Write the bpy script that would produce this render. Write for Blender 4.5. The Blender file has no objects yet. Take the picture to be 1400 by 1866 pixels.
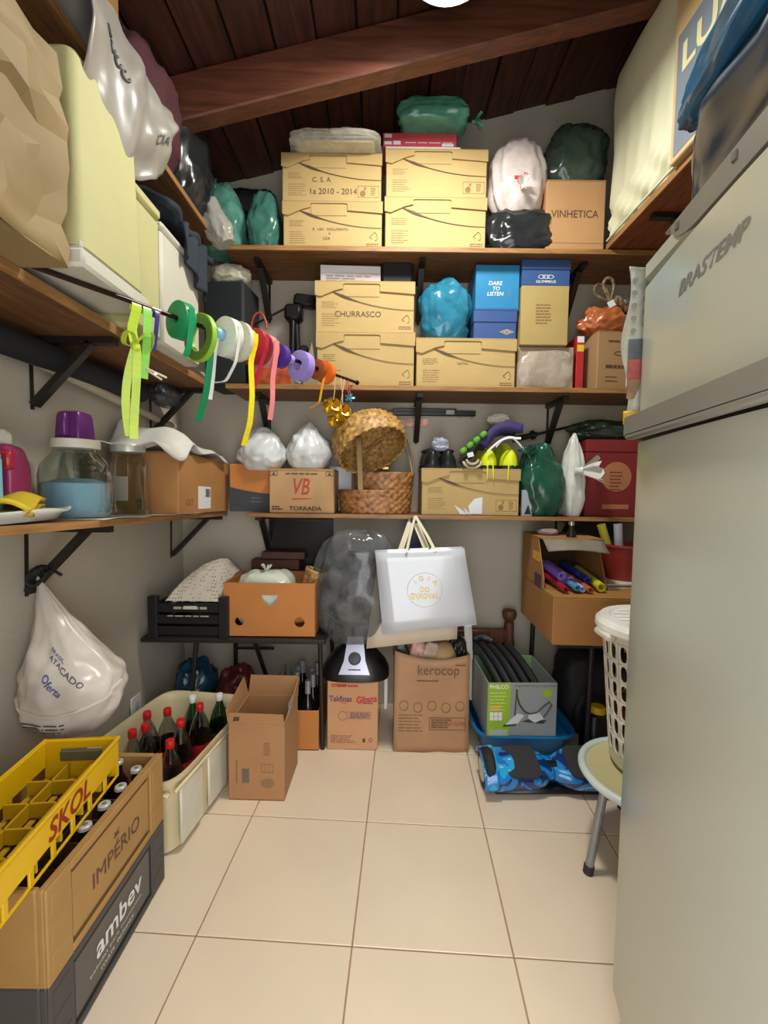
import bpy, bmesh, math, random
from mathutils import Vector, Matrix, noise
random.seed(7)
S = bpy.context.scene
COL = S.collection
PI = math.pi
R = math.radians

# ---------------------------------------------------------------- camera
FPX, PITCH, ROLL, CAMH = 779.43, .0584752, .0126564, 1.2914
_cp, _sp, _cr, _sr = math.cos(PITCH), math.sin(PITCH), math.cos(ROLL), math.sin(ROLL)
_u0 = Vector((0, _sp, _cp)); _f = Vector((0, _cp, -_sp)); _r0 = Vector((1, 0, 0))
_right = _cr * _r0 + _sr * _u0
_up = _cr * _u0 - _sr * _r0
cam_d = bpy.data.cameras.new('camera')
cam_d.sensor_fit = 'VERTICAL'; cam_d.sensor_height = 36; cam_d.lens = FPX * 36 / 1866
cam_d.clip_start = .02
cam = bpy.data.objects.new('camera', cam_d); COL.objects.link(cam)
cam.matrix_world = Matrix(((_right.x, _up.x, -_f.x, 0), (_right.y, _up.y, -_f.y, 0),
                           (_right.z, _up.z, -_f.z, CAMH), (0, 0, 0, 1)))
S.camera = cam
_C = Vector((0, 0, CAMH))
def _ray(px, py): return _f + _right * ((px - 700) / FPX) - _up * ((py - 933) / FPX)
def at(px, py, Y):
    d = _ray(px, py); return _C + d * (Y / d.y)
def atx(px, py, X):
    d = _ray(px, py); return _C + d * (X / d.x)
def atz(px, py, Z):
    d = _ray(px, py); return _C + d * ((Z - CAMH) / d.z)

# ---------------------------------------------------------------- world, exposure, lamp
W = bpy.data.worlds.new('world'); S.world = W; W.use_nodes = True
_bg = W.node_tree.nodes['Background']
_bg.inputs[0].default_value = (.96, .98, 1, 1); _bg.inputs[1].default_value = 5.6
S.view_settings.view_transform = 'Standard'; S.view_settings.look = 'None'
S.view_settings.exposure = 0.0; S.view_settings.gamma = 1
S.view_settings.use_curve_mapping = False
LAMP = (.20, 1.525, 3.062)
LAMP_W = 35

# ---------------------------------------------------------------- materials
MATS = {}
def _new(name):
    m = bpy.data.materials.new(name); m.use_nodes = True
    nt = m.node_tree; b = nt.nodes['Principled BSDF']
    return m, nt, b
def srgb(c):
    if isinstance(c, str):
        c = tuple(int(c[i:i + 2], 16) / 255 for i in (0, 2, 4))
    return tuple((x / 12.92 if x <= .04045 else ((x + .055) / 1.055) ** 2.4) for x in c[:3])
def mat(name, c=None, rough=.5, metal=0., var=.08, scale=9., bump=0., bscale=40., alpha=1., trans=0.,
        coat=0., emit=0., spec=.5, stretch=None, sss=0.):
    """plain procedural surface: slight colour variation plus optional fine relief"""
    if name in MATS: return MATS[name]
    m, nt, b = _new(name); N, L = nt.nodes, nt.links
    col = srgb(c)
    tc = N.new('ShaderNodeTexCoord'); vec = tc.outputs['Object']
    if stretch:
        mp = N.new('ShaderNodeMapping'); mp.inputs['Scale'].default_value = stretch
        L.new(vec, mp.inputs[0]); vec = mp.outputs[0]
    if var > 0:
        nz = N.new('ShaderNodeTexNoise'); nz.inputs['Scale'].default_value = scale; nz.inputs['Detail'].default_value = 4
        L.new(vec, nz.inputs['Vector'])
        cr = N.new('ShaderNodeValToRGB')
        cr.color_ramp.elements[0].position = .3; cr.color_ramp.elements[1].position = .7
        cr.color_ramp.elements[0].color = (*[x * (1 - var) for x in col], 1)
        cr.color_ramp.elements[1].color = (*[min(1, x * (1 + var)) for x in col], 1)
        L.new(nz.outputs[0], cr.inputs[0]); L.new(cr.outputs[0], b.inputs['Base Color'])
    else:
        b.inputs['Base Color'].default_value = (*col, 1)
    b.inputs['Roughness'].default_value = rough; b.inputs['Metallic'].default_value = metal
    b.inputs['Specular IOR Level'].default_value = spec
    if trans: b.inputs['Transmission Weight'].default_value = trans; b.inputs['IOR'].default_value = 1.45
    if coat: b.inputs['Coat Weight'].default_value = coat; b.inputs['Coat Roughness'].default_value = .12
    if sss: b.inputs['Subsurface Weight'].default_value = sss; b.inputs['Subsurface Scale'].default_value = .02
    if alpha < 1: b.inputs['Alpha'].default_value = alpha
    if emit: b.inputs['Emission Color'].default_value = (*col, 1); b.inputs['Emission Strength'].default_value = emit
    if bump:
        n2 = N.new('ShaderNodeTexNoise'); n2.inputs['Scale'].default_value = bscale; n2.inputs['Detail'].default_value = 3
        L.new(vec, n2.inputs['Vector'])
        bp = N.new('ShaderNodeBump'); bp.inputs['Strength'].default_value = bump; bp.inputs['Distance'].default_value = .01
        L.new(n2.outputs[0], bp.inputs['Height']); L.new(bp.outputs[0], b.inputs['Normal'])
    MATS[name] = m
    return m
def wood(name, c1, c2, axis='X', scale=6., rough=.55):
    if name in MATS: return MATS[name]
    m, nt, b = _new(name); N, L = nt.nodes, nt.links
    tc = N.new('ShaderNodeTexCoord'); mp = N.new('ShaderNodeMapping')
    st = [9, 9, 9]; st['XYZ'.index(axis)] = .9
    mp.inputs['Scale'].default_value = st; L.new(tc.outputs['Object'], mp.inputs[0])
    nz = N.new('ShaderNodeTexNoise'); nz.inputs['Scale'].default_value = scale; nz.inputs['Detail'].default_value = 6
    nz.inputs['Distortion'].default_value = .8
    L.new(mp.outputs[0], nz.inputs['Vector'])
    cr = N.new('ShaderNodeValToRGB')
    cr.color_ramp.elements[0].position = .32; cr.color_ramp.elements[1].position = .7
    cr.color_ramp.elements[0].color = (*srgb(c1), 1); cr.color_ramp.elements[1].color = (*srgb(c2), 1)
    L.new(nz.outputs[0], cr.inputs[0]); L.new(cr.outputs[0], b.inputs['Base Color'])
    b.inputs['Roughness'].default_value = rough
    bp = N.new('ShaderNodeBump'); bp.inputs['Strength'].default_value = .15; bp.inputs['Distance'].default_value = .004
    L.new(nz.outputs[0], bp.inputs['Height']); L.new(bp.outputs[0], b.inputs['Normal'])
    MATS[name] = m; return m
def film(name, c, alpha=.5, rough=.18, bump=.5, bscale=14., var=.15, whiteness=.0):
    """thin plastic film: partly see-through, glossy, crumpled relief"""
    if name in MATS: return MATS[name]
    m, nt, b = _new(name); N, L = nt.nodes, nt.links
    tc = N.new('ShaderNodeTexCoord')
    nz = N.new('ShaderNodeTexNoise'); nz.inputs['Scale'].default_value = bscale; nz.inputs['Detail'].default_value = 5
    nz.inputs['Distortion'].default_value = 1.2
    L.new(tc.outputs['Object'], nz.inputs['Vector'])
    rn = N.new('ShaderNodeTexNoise'); rn.noise_type = 'RIDGED_MULTIFRACTAL'; rn.inputs['Scale'].default_value = bscale * .55
    rn.inputs['Detail'].default_value = 3; rn.inputs['Distortion'].default_value = .6
    L.new(tc.outputs['Object'], rn.inputs['Vector'])
    col = srgb(c)
    cr = N.new('ShaderNodeValToRGB'); cr.color_ramp.elements[0].position = .3; cr.color_ramp.elements[1].position = .72
    cr.color_ramp.elements[0].color = (*[x * (1 - var) for x in col], 1)
    cr.color_ramp.elements[1].color = (*[min(1, x * (1 + var) + whiteness) for x in col], 1)
    L.new(nz.outputs[0], cr.inputs[0]); L.new(cr.outputs[0], b.inputs['Base Color'])
    b.inputs['Roughness'].default_value = rough
    b.inputs['Alpha'].default_value = alpha
    bp = N.new('ShaderNodeBump'); bp.inputs['Strength'].default_value = bump; bp.inputs['Distance'].default_value = .007
    L.new(rn.outputs[0], bp.inputs['Height']); L.new(bp.outputs[0], b.inputs['Normal'])
    MATS[name] = m; return m
def glass(name, c, rough=.02):
    if name in MATS: return MATS[name]
    m, nt, b = _new(name); N, L = nt.nodes, nt.links
    g = N.new('ShaderNodeBsdfGlossy'); g.inputs[1].default_value = .05
    t = N.new('ShaderNodeBsdfTransparent'); t.inputs[0].default_value = (*srgb(c), 1)
    fr = N.new('ShaderNodeLayerWeight'); fr.inputs[0].default_value = .32
    tc = N.new('ShaderNodeTexCoord'); nz = N.new('ShaderNodeTexNoise'); nz.inputs['Scale'].default_value = 3
    L.new(tc.outputs['Object'], nz.inputs['Vector'])
    bp = N.new('ShaderNodeBump'); bp.inputs['Strength'].default_value = .06; L.new(nz.outputs[0], bp.inputs['Height'])
    L.new(bp.outputs[0], g.inputs['Normal'])
    mx = N.new('ShaderNodeMixShader')
    L.new(fr.outputs['Facing'], mx.inputs[0]); L.new(t.outputs[0], mx.inputs[1]); L.new(g.outputs[0], mx.inputs[2])
    L.new(mx.outputs[0], N['Material Output'].inputs['Surface'])
    MATS[name] = m; return m
def camo(name):
    if name in MATS: return MATS[name]
    m, nt, b = _new(name); N, L = nt.nodes, nt.links
    tc = N.new('ShaderNodeTexCoord'); nz = N.new('ShaderNodeTexNoise')
    nz.inputs['Scale'].default_value = 9; nz.inputs['Detail'].default_value = 1.2; nz.inputs['Distortion'].default_value = 1.5
    L.new(tc.outputs['Object'], nz.inputs['Vector'])
    cr = N.new('ShaderNodeValToRGB'); r = cr.color_ramp; r.interpolation = 'CONSTANT'
    r.elements[0].position = 0; r.elements[0].color = (*srgb('0b2f6b'), 1)
    r.elements[1].position = .42; r.elements[1].color = (*srgb('1478c4'), 1)
    for p, c in ((.53, '29a3da'), (.60, 'a9d3dd'), (.622, '1478c4')):
        e = r.elements.new(p); e.color = (*srgb(c), 1)
    L.new(nz.outputs[0], cr.inputs[0]); L.new(cr.outputs[0], b.inputs['Base Color'])
    b.inputs['Roughness'].default_value = .22; b.inputs['Coat Weight'].default_value = .5
    MATS[name] = m; return m
def weave(name, c1, c2, sx=60., sz=40.):
    if name in MATS: return MATS[name]
    m, nt, b = _new(name); N, L = nt.nodes, nt.links
    tc = N.new('ShaderNodeTexCoord'); nz = N.new('ShaderNodeTexNoise'); nz.inputs['Scale'].default_value = 45
    L.new(tc.outputs['Object'], nz.inputs['Vector'])
    cr = N.new('ShaderNodeValToRGB'); cr.color_ramp.elements[0].position = .3; cr.color_ramp.elements[1].position = .7
    cr.color_ramp.elements[0].color = (*srgb(c1), 1); cr.color_ramp.elements[1].color = (*srgb(c2), 1)
    L.new(nz.outputs[0], cr.inputs[0]); L.new(cr.outputs[0], b.inputs['Base Color'])
    b.inputs['Roughness'].default_value = .5
    MATS[name] = m; return m

def lace(name):
    m, nt, b = _new(name); N, L = nt.nodes, nt.links
    tc = N.new('ShaderNodeTexCoord'); vo = N.new('ShaderNodeTexVoronoi'); vo.inputs['Scale'].default_value = 70; vo.inputs['Randomness'].default_value = .35
    L.new(tc.outputs['Object'], vo.inputs['Vector'])
    cr = N.new('ShaderNodeValToRGB'); cr.color_ramp.elements[0].position = .22; cr.color_ramp.elements[1].position = .3
    cr.color_ramp.elements[0].color = (*srgb('6f6659'), 1); cr.color_ramp.elements[1].color = (*srgb('c9c0ae'), 1)
    L.new(vo.outputs['Distance'], cr.inputs[0]); L.new(cr.outputs[0], b.inputs['Base Color']); b.inputs['Roughness'].default_value = .85
    MATS[name] = m; return m
CARD = mat('cardboard', 'c3a577', .8, var=.06, scale=7, bump=.08, bscale=60)
CARD2 = mat('cardboard tan', 'b78c5f', .8, var=.06, scale=7, bump=.08, bscale=60)
CARDO = mat('cardboard orange', 'b9763a', .75, var=.07, scale=6, bump=.06, bscale=50)
CARDD = mat('cardboard dark', '96703f', .85, var=.08, scale=6, bump=.08, bscale=50)
KRAFT = mat('kraft paper', 'a5784f', .75, var=.08, scale=10, bump=.1, bscale=30)
INKD = mat('dark print', '4f3a2c', .7, var=.05)
INKB = mat('brown print', '87633e', .8, var=.05)
INKL = mat('faint print', 'a8875a', .8, var=.05)
BLACK = mat('black plastic', '0e0e10', .35, var=.1)
BLACKM = mat('black matt', '151515', .7, var=.1)
BRKT = mat('black painted steel', '1c1713', .45, var=.12)
WHITE = mat('white plastic', 'e3e1da', .35, var=.03)
WHITEM = mat('white paper', 'dcdcdf', .6, var=.03)
WOODS = wood('pine shelf', '5a391d', '7f5631', 'X')
WOODL = wood('pine shelf along', '5a391d', '7f5631', 'Y')
EDGE = wood('pine shelf edge', '7d5730', 'a87a48', 'X')
EDGEL = wood('pine shelf edge along', '7d5730', 'a87a48', 'Y')
RED = mat('red plastic', 'b3262a', .35, var=.06)

# ---------------------------------------------------------------- mesh builder
class MB:
    def __init__(s): s.v = []; s.f = []
    def add(s, vs, fs, M=None):
        o = len(s.v)
        s.v += [tuple(M @ Vector(v)) if M is not None else tuple(v) for v in vs]
        s.f += [tuple(i + o for i in f) for f in fs]
        return s
    def box(s, x0, x1, y0, y1, z0, z1, M=None):
        vs = [(x, y, z) for x in (x0, x1) for y in (y0, y1) for z in (z0, z1)]
        return s.add(vs, [(0, 1, 3, 2), (4, 6, 7, 5), (0, 4, 5, 1), (2, 3, 7, 6), (0, 2, 6, 4), (1, 5, 7, 3)], M)
    def rbox(s, x0, x1, y0, y1, z0, z1, b=.006, M=None):
        lo = (x0, y0, z0); hi = (x1, y1, z1)
        b = min(b, .49 * min(h - l for l, h in zip(lo, hi)))
        idx = {}; vs = []
        for sx in (0, 1):
            for sy in (0, 1):
                for sz in (0, 1):
                    sg = (sx, sy, sz)
                    for a in range(3):
                        p = []
                        for k in range(3):
                            e = hi[k] if sg[k] else lo[k]
                            p.append(e if k == a else e + (-b if sg[k] else b))
                        idx[(sg, a)] = len(vs); vs.append(tuple(p))
        fs = []
        for a in range(3):
            o1, o2 = [k for k in range(3) if k != a]
            for sgn in (0, 1):
                q = []
                for (u, w) in ((0, 0), (1, 0), (1, 1), (0, 1)):
                    g = [0, 0, 0]; g[a] = sgn; g[o1] = u; g[o2] = w
                    q.append(idx[(tuple(g), a)])
                fs.append(tuple(q))
        for e in range(3):
            a, c = [k for k in range(3) if k != e]
            for u in (0, 1):
                for w in (0, 1):
                    g0 = [0, 0, 0]; g1 = [0, 0, 0]
                    g0[a] = g1[a] = u; g0[c] = g1[c] = w; g1[e] = 1
                    g0, g1 = tuple(g0), tuple(g1)
                    fs.append((idx[(g0, a)], idx[(g1, a)], idx[(g1, c)], idx[(g0, c)]))
        for sx in (0, 1):
            for sy in (0, 1):
                for sz in (0, 1):
                    fs.append(tuple(idx[((sx, sy, sz), a)] for a in range(3)))
        return s.add(vs, fs, M)
    def lathe(s, prof, n=24, M=None, caps=True, sx=1., sy=1.):
        vs = []; fs = []
        for r, z in prof:
            for k in range(n):
                a = 2 * PI * k / n
                vs.append((r * math.cos(a) * sx, r * math.sin(a) * sy, z))
        for i in range(len(prof) - 1):
            for k in range(n):
                k2 = (k + 1) % n
                fs.append((i * n + k, i * n + k2, (i + 1) * n + k2, (i + 1) * n + k))
        if caps:
            fs.append(tuple(range(n - 1, -1, -1))); b = (len(prof) - 1) * n
            fs.append(tuple(range(b, b + n)))
        return s.add(vs, fs, M)
    def cyl(s, p0, p1, r0, r1=None, n=14, caps=True):
        r1 = r0 if r1 is None else r1
        p0, p1 = Vector(p0), Vector(p1); d = p1 - p0
        M = Matrix.Translation(p0) @ d.to_track_quat('Z', 'Y').to_matrix().to_4x4()
        return s.lathe([(r0, 0), (r1, d.length)], n, M, caps)
    def tube(s, pts, r, n=8, closed=False, flat=1.):
        pts = [Vector(p) for p in pts]; m = len(pts); vs = []; fs = []
        prev = None
        for i, p in enumerate(pts):
            a = pts[(i - 1) % m] if (closed or i > 0) else p
            c = pts[(i + 1) % m] if (closed or i < m - 1) else p
            t = (c - a).normalized()
            if prev is None:
                u = t.orthogonal().normalized()
            else:
                u = (prev - t * prev.dot(t)).normalized()
            prev = u; w = t.cross(u)
            rr = r[i] if isinstance(r, (list, tuple)) else r
            for k in range(n):
                an = 2 * PI * k / n
                vs.append(p + u * (rr * math.cos(an)) + w * (rr * flat * math.sin(an)))
        for i in range(m if closed else m - 1):
            j = (i + 1) % m
            for k in range(n):
                k2 = (k + 1) % n
                fs.append((i * n + k, i * n + k2, j * n + k2, j * n + k))
        if not closed:
            fs.append(tuple(range(n - 1, -1, -1))); b = (m - 1) * n
            fs.append(tuple(range(b, b + n)))
        return s.add(vs, fs)
    def prism(s, poly, t0, t1, plane='XZ', M=None):
        """2-D outline extruded along the third axis from t0 to t1"""
        n = len(poly)
        def P(p, t):
            if plane == 'XZ': return (p[0], t, p[1])
            if plane == 'XY': return (p[0], p[1], t)
            return (t, p[0], p[1])
        vs = [P(p, t0) for p in poly] + [P(p, t1) for p in poly]
        fs = [tuple(range(n)), tuple(range(2 * n - 1, n - 1, -1))]
        fs += [(i, (i + 1) % n, n + (i + 1) % n, n + i) for i in range(n)]
        return s.add(vs, fs, M)
    def grid(s, fn, nu, nv, cu=False, cv=False, M=None):
        vs = [fn(u / (nu if cu else nu - 1), v / (nv if cv else nv - 1)) for u in range(nu) for v in range(nv)]
        fs = []
        for u in range(nu if cu else nu - 1):
            for v in range(nv if cv else nv - 1):
                u2, v2 = (u + 1) % nu, (v + 1) % nv
                fs.append((u * nv + v, u2 * nv + v, u2 * nv + v2, u * nv + v2))
        return s.add(vs, fs, M)
    def strip(s, pts, width, axis=(0, 1, 0), th=.0008):
        """flat ribbon following pts, broad in the direction of axis"""
        ax = Vector(axis).normalized() * (width / 2); pts = [Vector(p) for p in pts]
        n = len(pts); vs = []
        for i, p in enumerate(pts):
            t = (pts[min(i + 1, n - 1)] - pts[max(i - 1, 0)])
            nn = t.cross(ax)
            nn = nn.normalized() * th if nn.length > 1e-9 else Vector((0, 0, th))
            vs += [p - ax - nn, p + ax - nn, p + ax + nn, p - ax + nn]
        fs = [(0, 1, 2, 3), (4 * n - 1, 4 * n - 2, 4 * n - 3, 4 * n - 4)]
        for i in range(n - 1):
            for k in range(4):
                k2 = (k + 1) % 4
                fs.append((4 * i + k, 4 * i + k2, 4 * i + 4 + k2, 4 * i + 4 + k))
        return s.add(vs, fs)
    def build(s, name, m, parent=None, smooth=True, angle=38, loc=None, fixn=True):
        me = bpy.data.meshes.new(name); me.from_pydata(s.v, [], s.f); me.update()
        if fixn:
            bm = bmesh.new(); bm.from_mesh(me); bmesh.ops.recalc_face_normals(bm, faces=bm.faces); bm.to_mesh(me); bm.free()
        if smooth:
            me.polygons.foreach_set('use_smooth', [True] * len(me.polygons)); me.set_sharp_from_angle(angle=R(angle))
        me.materials.append(m)
        o = bpy.data.objects.new(name, me); COL.objects.link(o)
        if parent is not None: o.parent = parent
        if loc is not None: o.location = loc
        return o

def thing(name, label, cat, loc=(0, 0, 0), rz=0., group=None, rot=None):
    o = bpy.data.objects.new(name, None); COL.objects.link(o)
    o.empty_display_size = .05
    o.location = loc; o.rotation_euler = rot if rot else (0, 0, rz)
    o['label'] = label; o['category'] = cat
    if group: o['group'] = group
    return o
def tag(o, label, cat, group=None):
    o['label'] = label; o['category'] = cat
    if group: o['group'] = group
    return o
def struct(o):
    o['kind'] = 'structure'; return o
def solidify(o, t, off=0.):
    m = o.modifiers.new('thickness', 'SOLIDIFY'); m.thickness = t; m.offset = off; return o

FACE = {'-y': Matrix.Rotation(R(90), 4, 'X'),
        '-x': Matrix.Rotation(R(-90), 4, 'Z') @ Matrix.Rotation(R(90), 4, 'X'),
        '+x': Matrix.Rotation(R(90), 4, 'Z') @ Matrix.Rotation(R(90), 4, 'X'),
        '+z': Matrix.Identity(4)}
def text(parent, body, pos, size, m, face='-y', width=None, tilt=0., shear=0., bold=0., name='lettering', align='CENTER', spin=None):
    cu = bpy.data.curves.new('lettering', 'FONT'); cu.body = body; cu.size = 1; cu.extrude = .0
    cu.align_x = align; cu.align_y = 'CENTER'; cu.shear = shear; cu.offset = bold; cu.resolution_u = 3
    ob = bpy.data.objects.new('tmp', cu)
    me = bpy.data.meshes.new_from_object(ob)
    bpy.data.objects.remove(ob); bpy.data.curves.remove(cu)
    xs = [v.co.x for v in me.vertices] or [0, 1]; ys = [v.co.y for v in me.vertices] or [0, 1]
    h = max(ys) - min(ys); w = max(xs) - min(xs)
    sy = size / max(h, 1e-6) ; sx = (width / w) if width else sy
    cy = (max(ys) + min(ys)) / 2; cx = (max(xs) + min(xs)) / 2 if align == 'CENTER' else min(xs)
    M = Matrix.Translation(pos) @ (spin if spin is not None else Matrix.Identity(4)) @ FACE[face] @ Matrix.Rotation(tilt, 4, 'Z')
    for v in me.vertices:
        v.co = M @ Vector(((v.co.x - cx) * sx, (v.co.y - cy) * sy, 0))
    me.name = name; me.materials.clear(); me.materials.append(m)
    o = bpy.data.objects.new(name, me); COL.objects.link(o); o.parent = parent
    return o
def lines(mb, x0, x1, z0, rows, pitch, y, hgt=.003, seed=0, ragged=.35):
    """rows of small print on a face that looks towards -y"""
    rr = random.Random(seed)
    for i in range(rows):
        z = z0 - i * pitch; x = x0; e = x1 - (x1 - x0) * rr.random() * ragged
        while x < e:
            w = (x1 - x0) * (.12 + .2 * rr.random())
            mb.box(x, min(x + w, e), y - .0006, y, z - hgt, z); x += w + (x1 - x0) * .04
    return mb
def wrap(o, fn):
    """lay a flat print (already in the thing's own space) onto a curved surface"""
    for v in o.data.vertices: v.co = fn(v.co)
    return o
def rect(x0, y0, x1, y1, Y):
    a = at(x0, y1, Y); b = at(x1, y0, Y)
    return (a.x + b.x) / 2, min(a.z, b.z), b.x - a.x, b.z - a.z

def fbm(p, o=4, seed=0.):
    return noise.fractal(Vector(p) + Vector((seed * 3.7, seed * 1.3, -seed * 2.1)), .9, 2.1, o)
def ridge(p, seed=0.):
    return 1 - abs(noise.noise(Vector(p) + Vector((seed * 5.1, -seed * 2.3, seed))))
def bag_mesh(w, d, h, seed=1, boxy=2.6, crumple=.06, pinch=0., folds=0, lean=(0, 0), nu=72, nv=46, flatb=.12, knot_at=None):
    """a soft filled plastic bag standing on z=0: rounded box with folds, optionally drawn in at the top"""
    mb = MB(); rr = random.Random(seed); ph = [rr.random() * 6.28 for _ in range(6)]
    def sgnpow(c, e): return math.copysign(abs(c) ** e, c)
    def fn(u, v):
        a = 2 * PI * u; t = -PI / 2 + PI * v
        e = 2 / boxy
        x = sgnpow(math.cos(t), e) * sgnpow(math.cos(a), e); y = sgnpow(math.cos(t), e) * sgnpow(math.sin(a), e)
        z = sgnpow(math.sin(t), e if boxy < 3 else .85)
        zz = (z + 1) / 2
        if pinch and zz > .45:
            k = (zz - .45) / .55; s = 1 - pinch * k ** 1.3
            x *= s; y *= s
        if folds:
            k = zz if pinch else 1
            f = sum(math.sin(a * (folds + i * 2) + ph[i] + 1.5 * math.sin(zz * 3 + ph[i])) for i in range(3)) / 3
            x *= 1 + .06 * f * k; y *= 1 + .06 * f * k
        q = (x * 1.6, y * 1.6, z * 1.6)
        c = crumple * (1.2 * fbm(q, 2, seed) + .9 * (ridge((q[0] * 1.5, q[1] * 1.5, q[2] * 1.5), seed) - .75)
                       + .55 * (ridge((q[0] * 3.6, q[1] * 3.6, q[2] * 3.0), seed + 3) - .75) + .3 * (ridge((q[0] * 7, q[1] * 7, q[2] * 6), seed + 5) - .75))
        s = 1 + c
        X, Yy = x * s * w / 2, y * s * d / 2
        Z = max(0., (zz - flatb * .5) / (1 - flatb * .5)) * h * (1 + .5 * c * (zz > .3))
        return (X + lean[0] * zz * h, Yy + lean[1] * zz * h, Z)
    mb.grid(fn, nu, nv, cu=True)
    return mb
def ears(mb, p, size, seed=0, n=4, up=(0, 0, 1), out=1.):
    """tied neck with a few flared ends"""
    rr = random.Random(seed); up = Vector(up).normalized(); a = up.orthogonal().normalized(); b = up.cross(a)
    p = Vector(p)
    mb.tube([p - up * size * .12, p + up * size * .05, p + up * size * .22], [size * .2, size * .15, size * .2], 10)
    for i in range(n):
        an = 2 * PI * i / n + rr.random()
        dirv = (up * (.75 + .4 * rr.random()) + (a * math.cos(an) + b * math.sin(an)) * out * (.5 + .6 * rr.random())).normalized()
        side = dirv.cross(up).normalized() if dirv.cross(up).length > .01 else a
        def fn(u, v, dirv=dirv, side=side, an=an):
            wd = size * (.08 + .42 * u) * (1 - .25 * u * u)
            q = (v - .5) * 2
            return p + up * size * .1 + dirv * (size * u) + side * (q * wd) + up * (size * .12 * math.sin(q * 4 + an) * u) + (a * .1 * size * math.cos(q * 5))* u
        mb.grid(fn, 6, 7)
    return mb
# ---------------------------------------------------------------- shell of the room
XL, XR, YB = -1.17, 1.46, 2.48
YF = -.16
def roof(x): return 3.19 + .25 * x
WALL = mat('painted plaster', 'b5ad9b', .85, var=.05, scale=2.2, bump=.12, bscale=55)
mb = MB().prism([(XL, 0), (XR, 0), (XR, roof(XR)), (XL, roof(XL))], YB, YB + .12)
struct(mb.build('wall_back', WALL, smooth=False))
# unseen front wall and doorway around the camera; opening set to shape the daylight
DX0, DX1, DZ = -.32, .55, 2.12
fw = MB(); fw.box(XL - .12, DX0, -.16, -.02, -.02, roof(XL)); fw.build('wall_front', WALL, smooth=False); struct(COL.objects[-1])
fw = MB(); fw.box(DX1, XR + .12, -.16, -.02, -.02, roof(XR)); struct(fw.build('wall_front', WALL, smooth=False))
fw = MB(); fw.prism([(DX0, DZ), (DX1, DZ), (DX1, roof(DX1)), (DX0, roof(DX0))], -.16, -.02); struct(fw.build('wall_front', WALL, smooth=False))
struct(MB().box(XL - .12, XL, YF, YB + .12, -.02, roof(XL)).build('wall_left', WALL, smooth=False))
struct(MB().box(XR, XR + .12, YF, YB + .12, -.02, roof(XR)).build('wall_right', WALL, smooth=False))
GROUT = mat('grout', '9c7a66', .9, var=.12, scale=20)
TILE = mat('ceramic floor tile', 'dfccb4', .3, var=.035, scale=3.5, bump=.02, bscale=18, spec=.5)
fl = struct(MB().box(XL - .1, XR + .1, YF, YB + .1, -.05, -.0025).build('floor', GROUT, smooth=False))
TS = .45; TA = .0511931; TO = Vector((-.1325, 1.5749))
def tile_pt(i, j):
    # the grid is turned by a small angle against the walls (fitted from the joints)
    x = TO.x + TS * i; y = TO.y + TS * j
    c, s = math.cos(TA), math.sin(TA)
    return Vector((c * x + s * y, -s * x + c * y, 0))
tm = None
for i in range(-5, 6):
    for j in range(-7, 4):
        c = tile_pt(i + .5, j + .5)
        if c.x < XL - .24 or c.x > XR + .24 or c.y < YF - .1 or c.y > YB + .24: continue
        if tm is None:
            o = MB().rbox(-TS / 2 + .002, TS / 2 - .002, -TS / 2 + .002, TS / 2 - .002, -.012, 0, .0015).build('tile', TILE, fl, smooth=False)
            tm = o.data
        else:
            o = bpy.data.objects.new('tile', tm); COL.objects.link(o); o.parent = fl
        o.location = c; o.rotation_euler = (0, 0, -TA)
# roof: sloping boards that run away from the camera, carried by rafters
ROOFW = wood('dark roof boards', '2a140b', '50291a', 'Y', 4.)
BEAMW = wood('rafter wood', '4a2616', '70402a', 'X', 4.)
ce = struct(MB().prism([(XL - .15, roof(XL - .15) + .03), (XR + .15, roof(XR + .15) + .03), (XR + .15, roof(XR + .15) + .06), (XL - .15, roof(XL - .15) + .06)], YF, YB + .12).build('ceiling', mat('roof underlay', '17100c', .9), smooth=False))
sl = math.atan(.25)
wp = .165; k = 0; x = XL - .12
while x < XR + .1:
    dz = (0, -.012, .004, -.006)[k % 4]
    M = Matrix.Translation((x + wp / 2, 0, roof(x + wp / 2))) @ Matrix.Rotation(-sl, 4, 'Y')
    MB().rbox(-wp / 2 / math.cos(sl) + .004, wp / 2 / math.cos(sl) - .004, YF, YB + .06, dz, dz + .028, .003, M).build('plank', ROOFW, ce, smooth=False)
    x += wp; k += 1
def rafter(n, y0, y1, z0):
    M = Matrix.Translation((0, 0, roof(0))) @ Matrix.Rotation(-sl, 4, 'Y')
    struct(MB().rbox(-1.3, 1.65, y0, y1, z0, -.013, .006, M).build('trim_%d' % n, BEAMW, smooth=False))
rafter(1, 1.84, 1.92, -.19)
rafter(2, .25, .33, -.185)

# round LED panel that lights the room, screwed under the boards
t = thing('ceiling_light', 'round white LED ceiling light fixed under the roof boards', 'lamp', LAMP)
MB().lathe([(.16, 0), (.165, .004), (.165, .035), (.15, .05), (.001, .05)], 36, None, False).build('housing', WHITE, t)
MB().lathe([(.001, -.035), (.06, -.032), (.11, -.02), (.15, .0), (.158, .012)], 36, None, False).build('diffuser', mat('lamp diffuser', 'eef3ff', .4, emit=14, var=0), t, fixn=False)
MB().cyl((0, 0, .045), (0, 0, roof(LAMP[0]) - LAMP[2] + .01), .03, .03, 14).build('mounting_post', WHITE, t)
ld = bpy.data.lights.new('panel_light', 'AREA'); ld.shape = 'DISK'; ld.size = .31; ld.energy = LAMP_W; ld.color = (1, .98, .88)
lo = bpy.data.objects.new('panel_light', ld); COL.objects.link(lo); lo.parent = t; lo.location = (0, 0, -.042)

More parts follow.
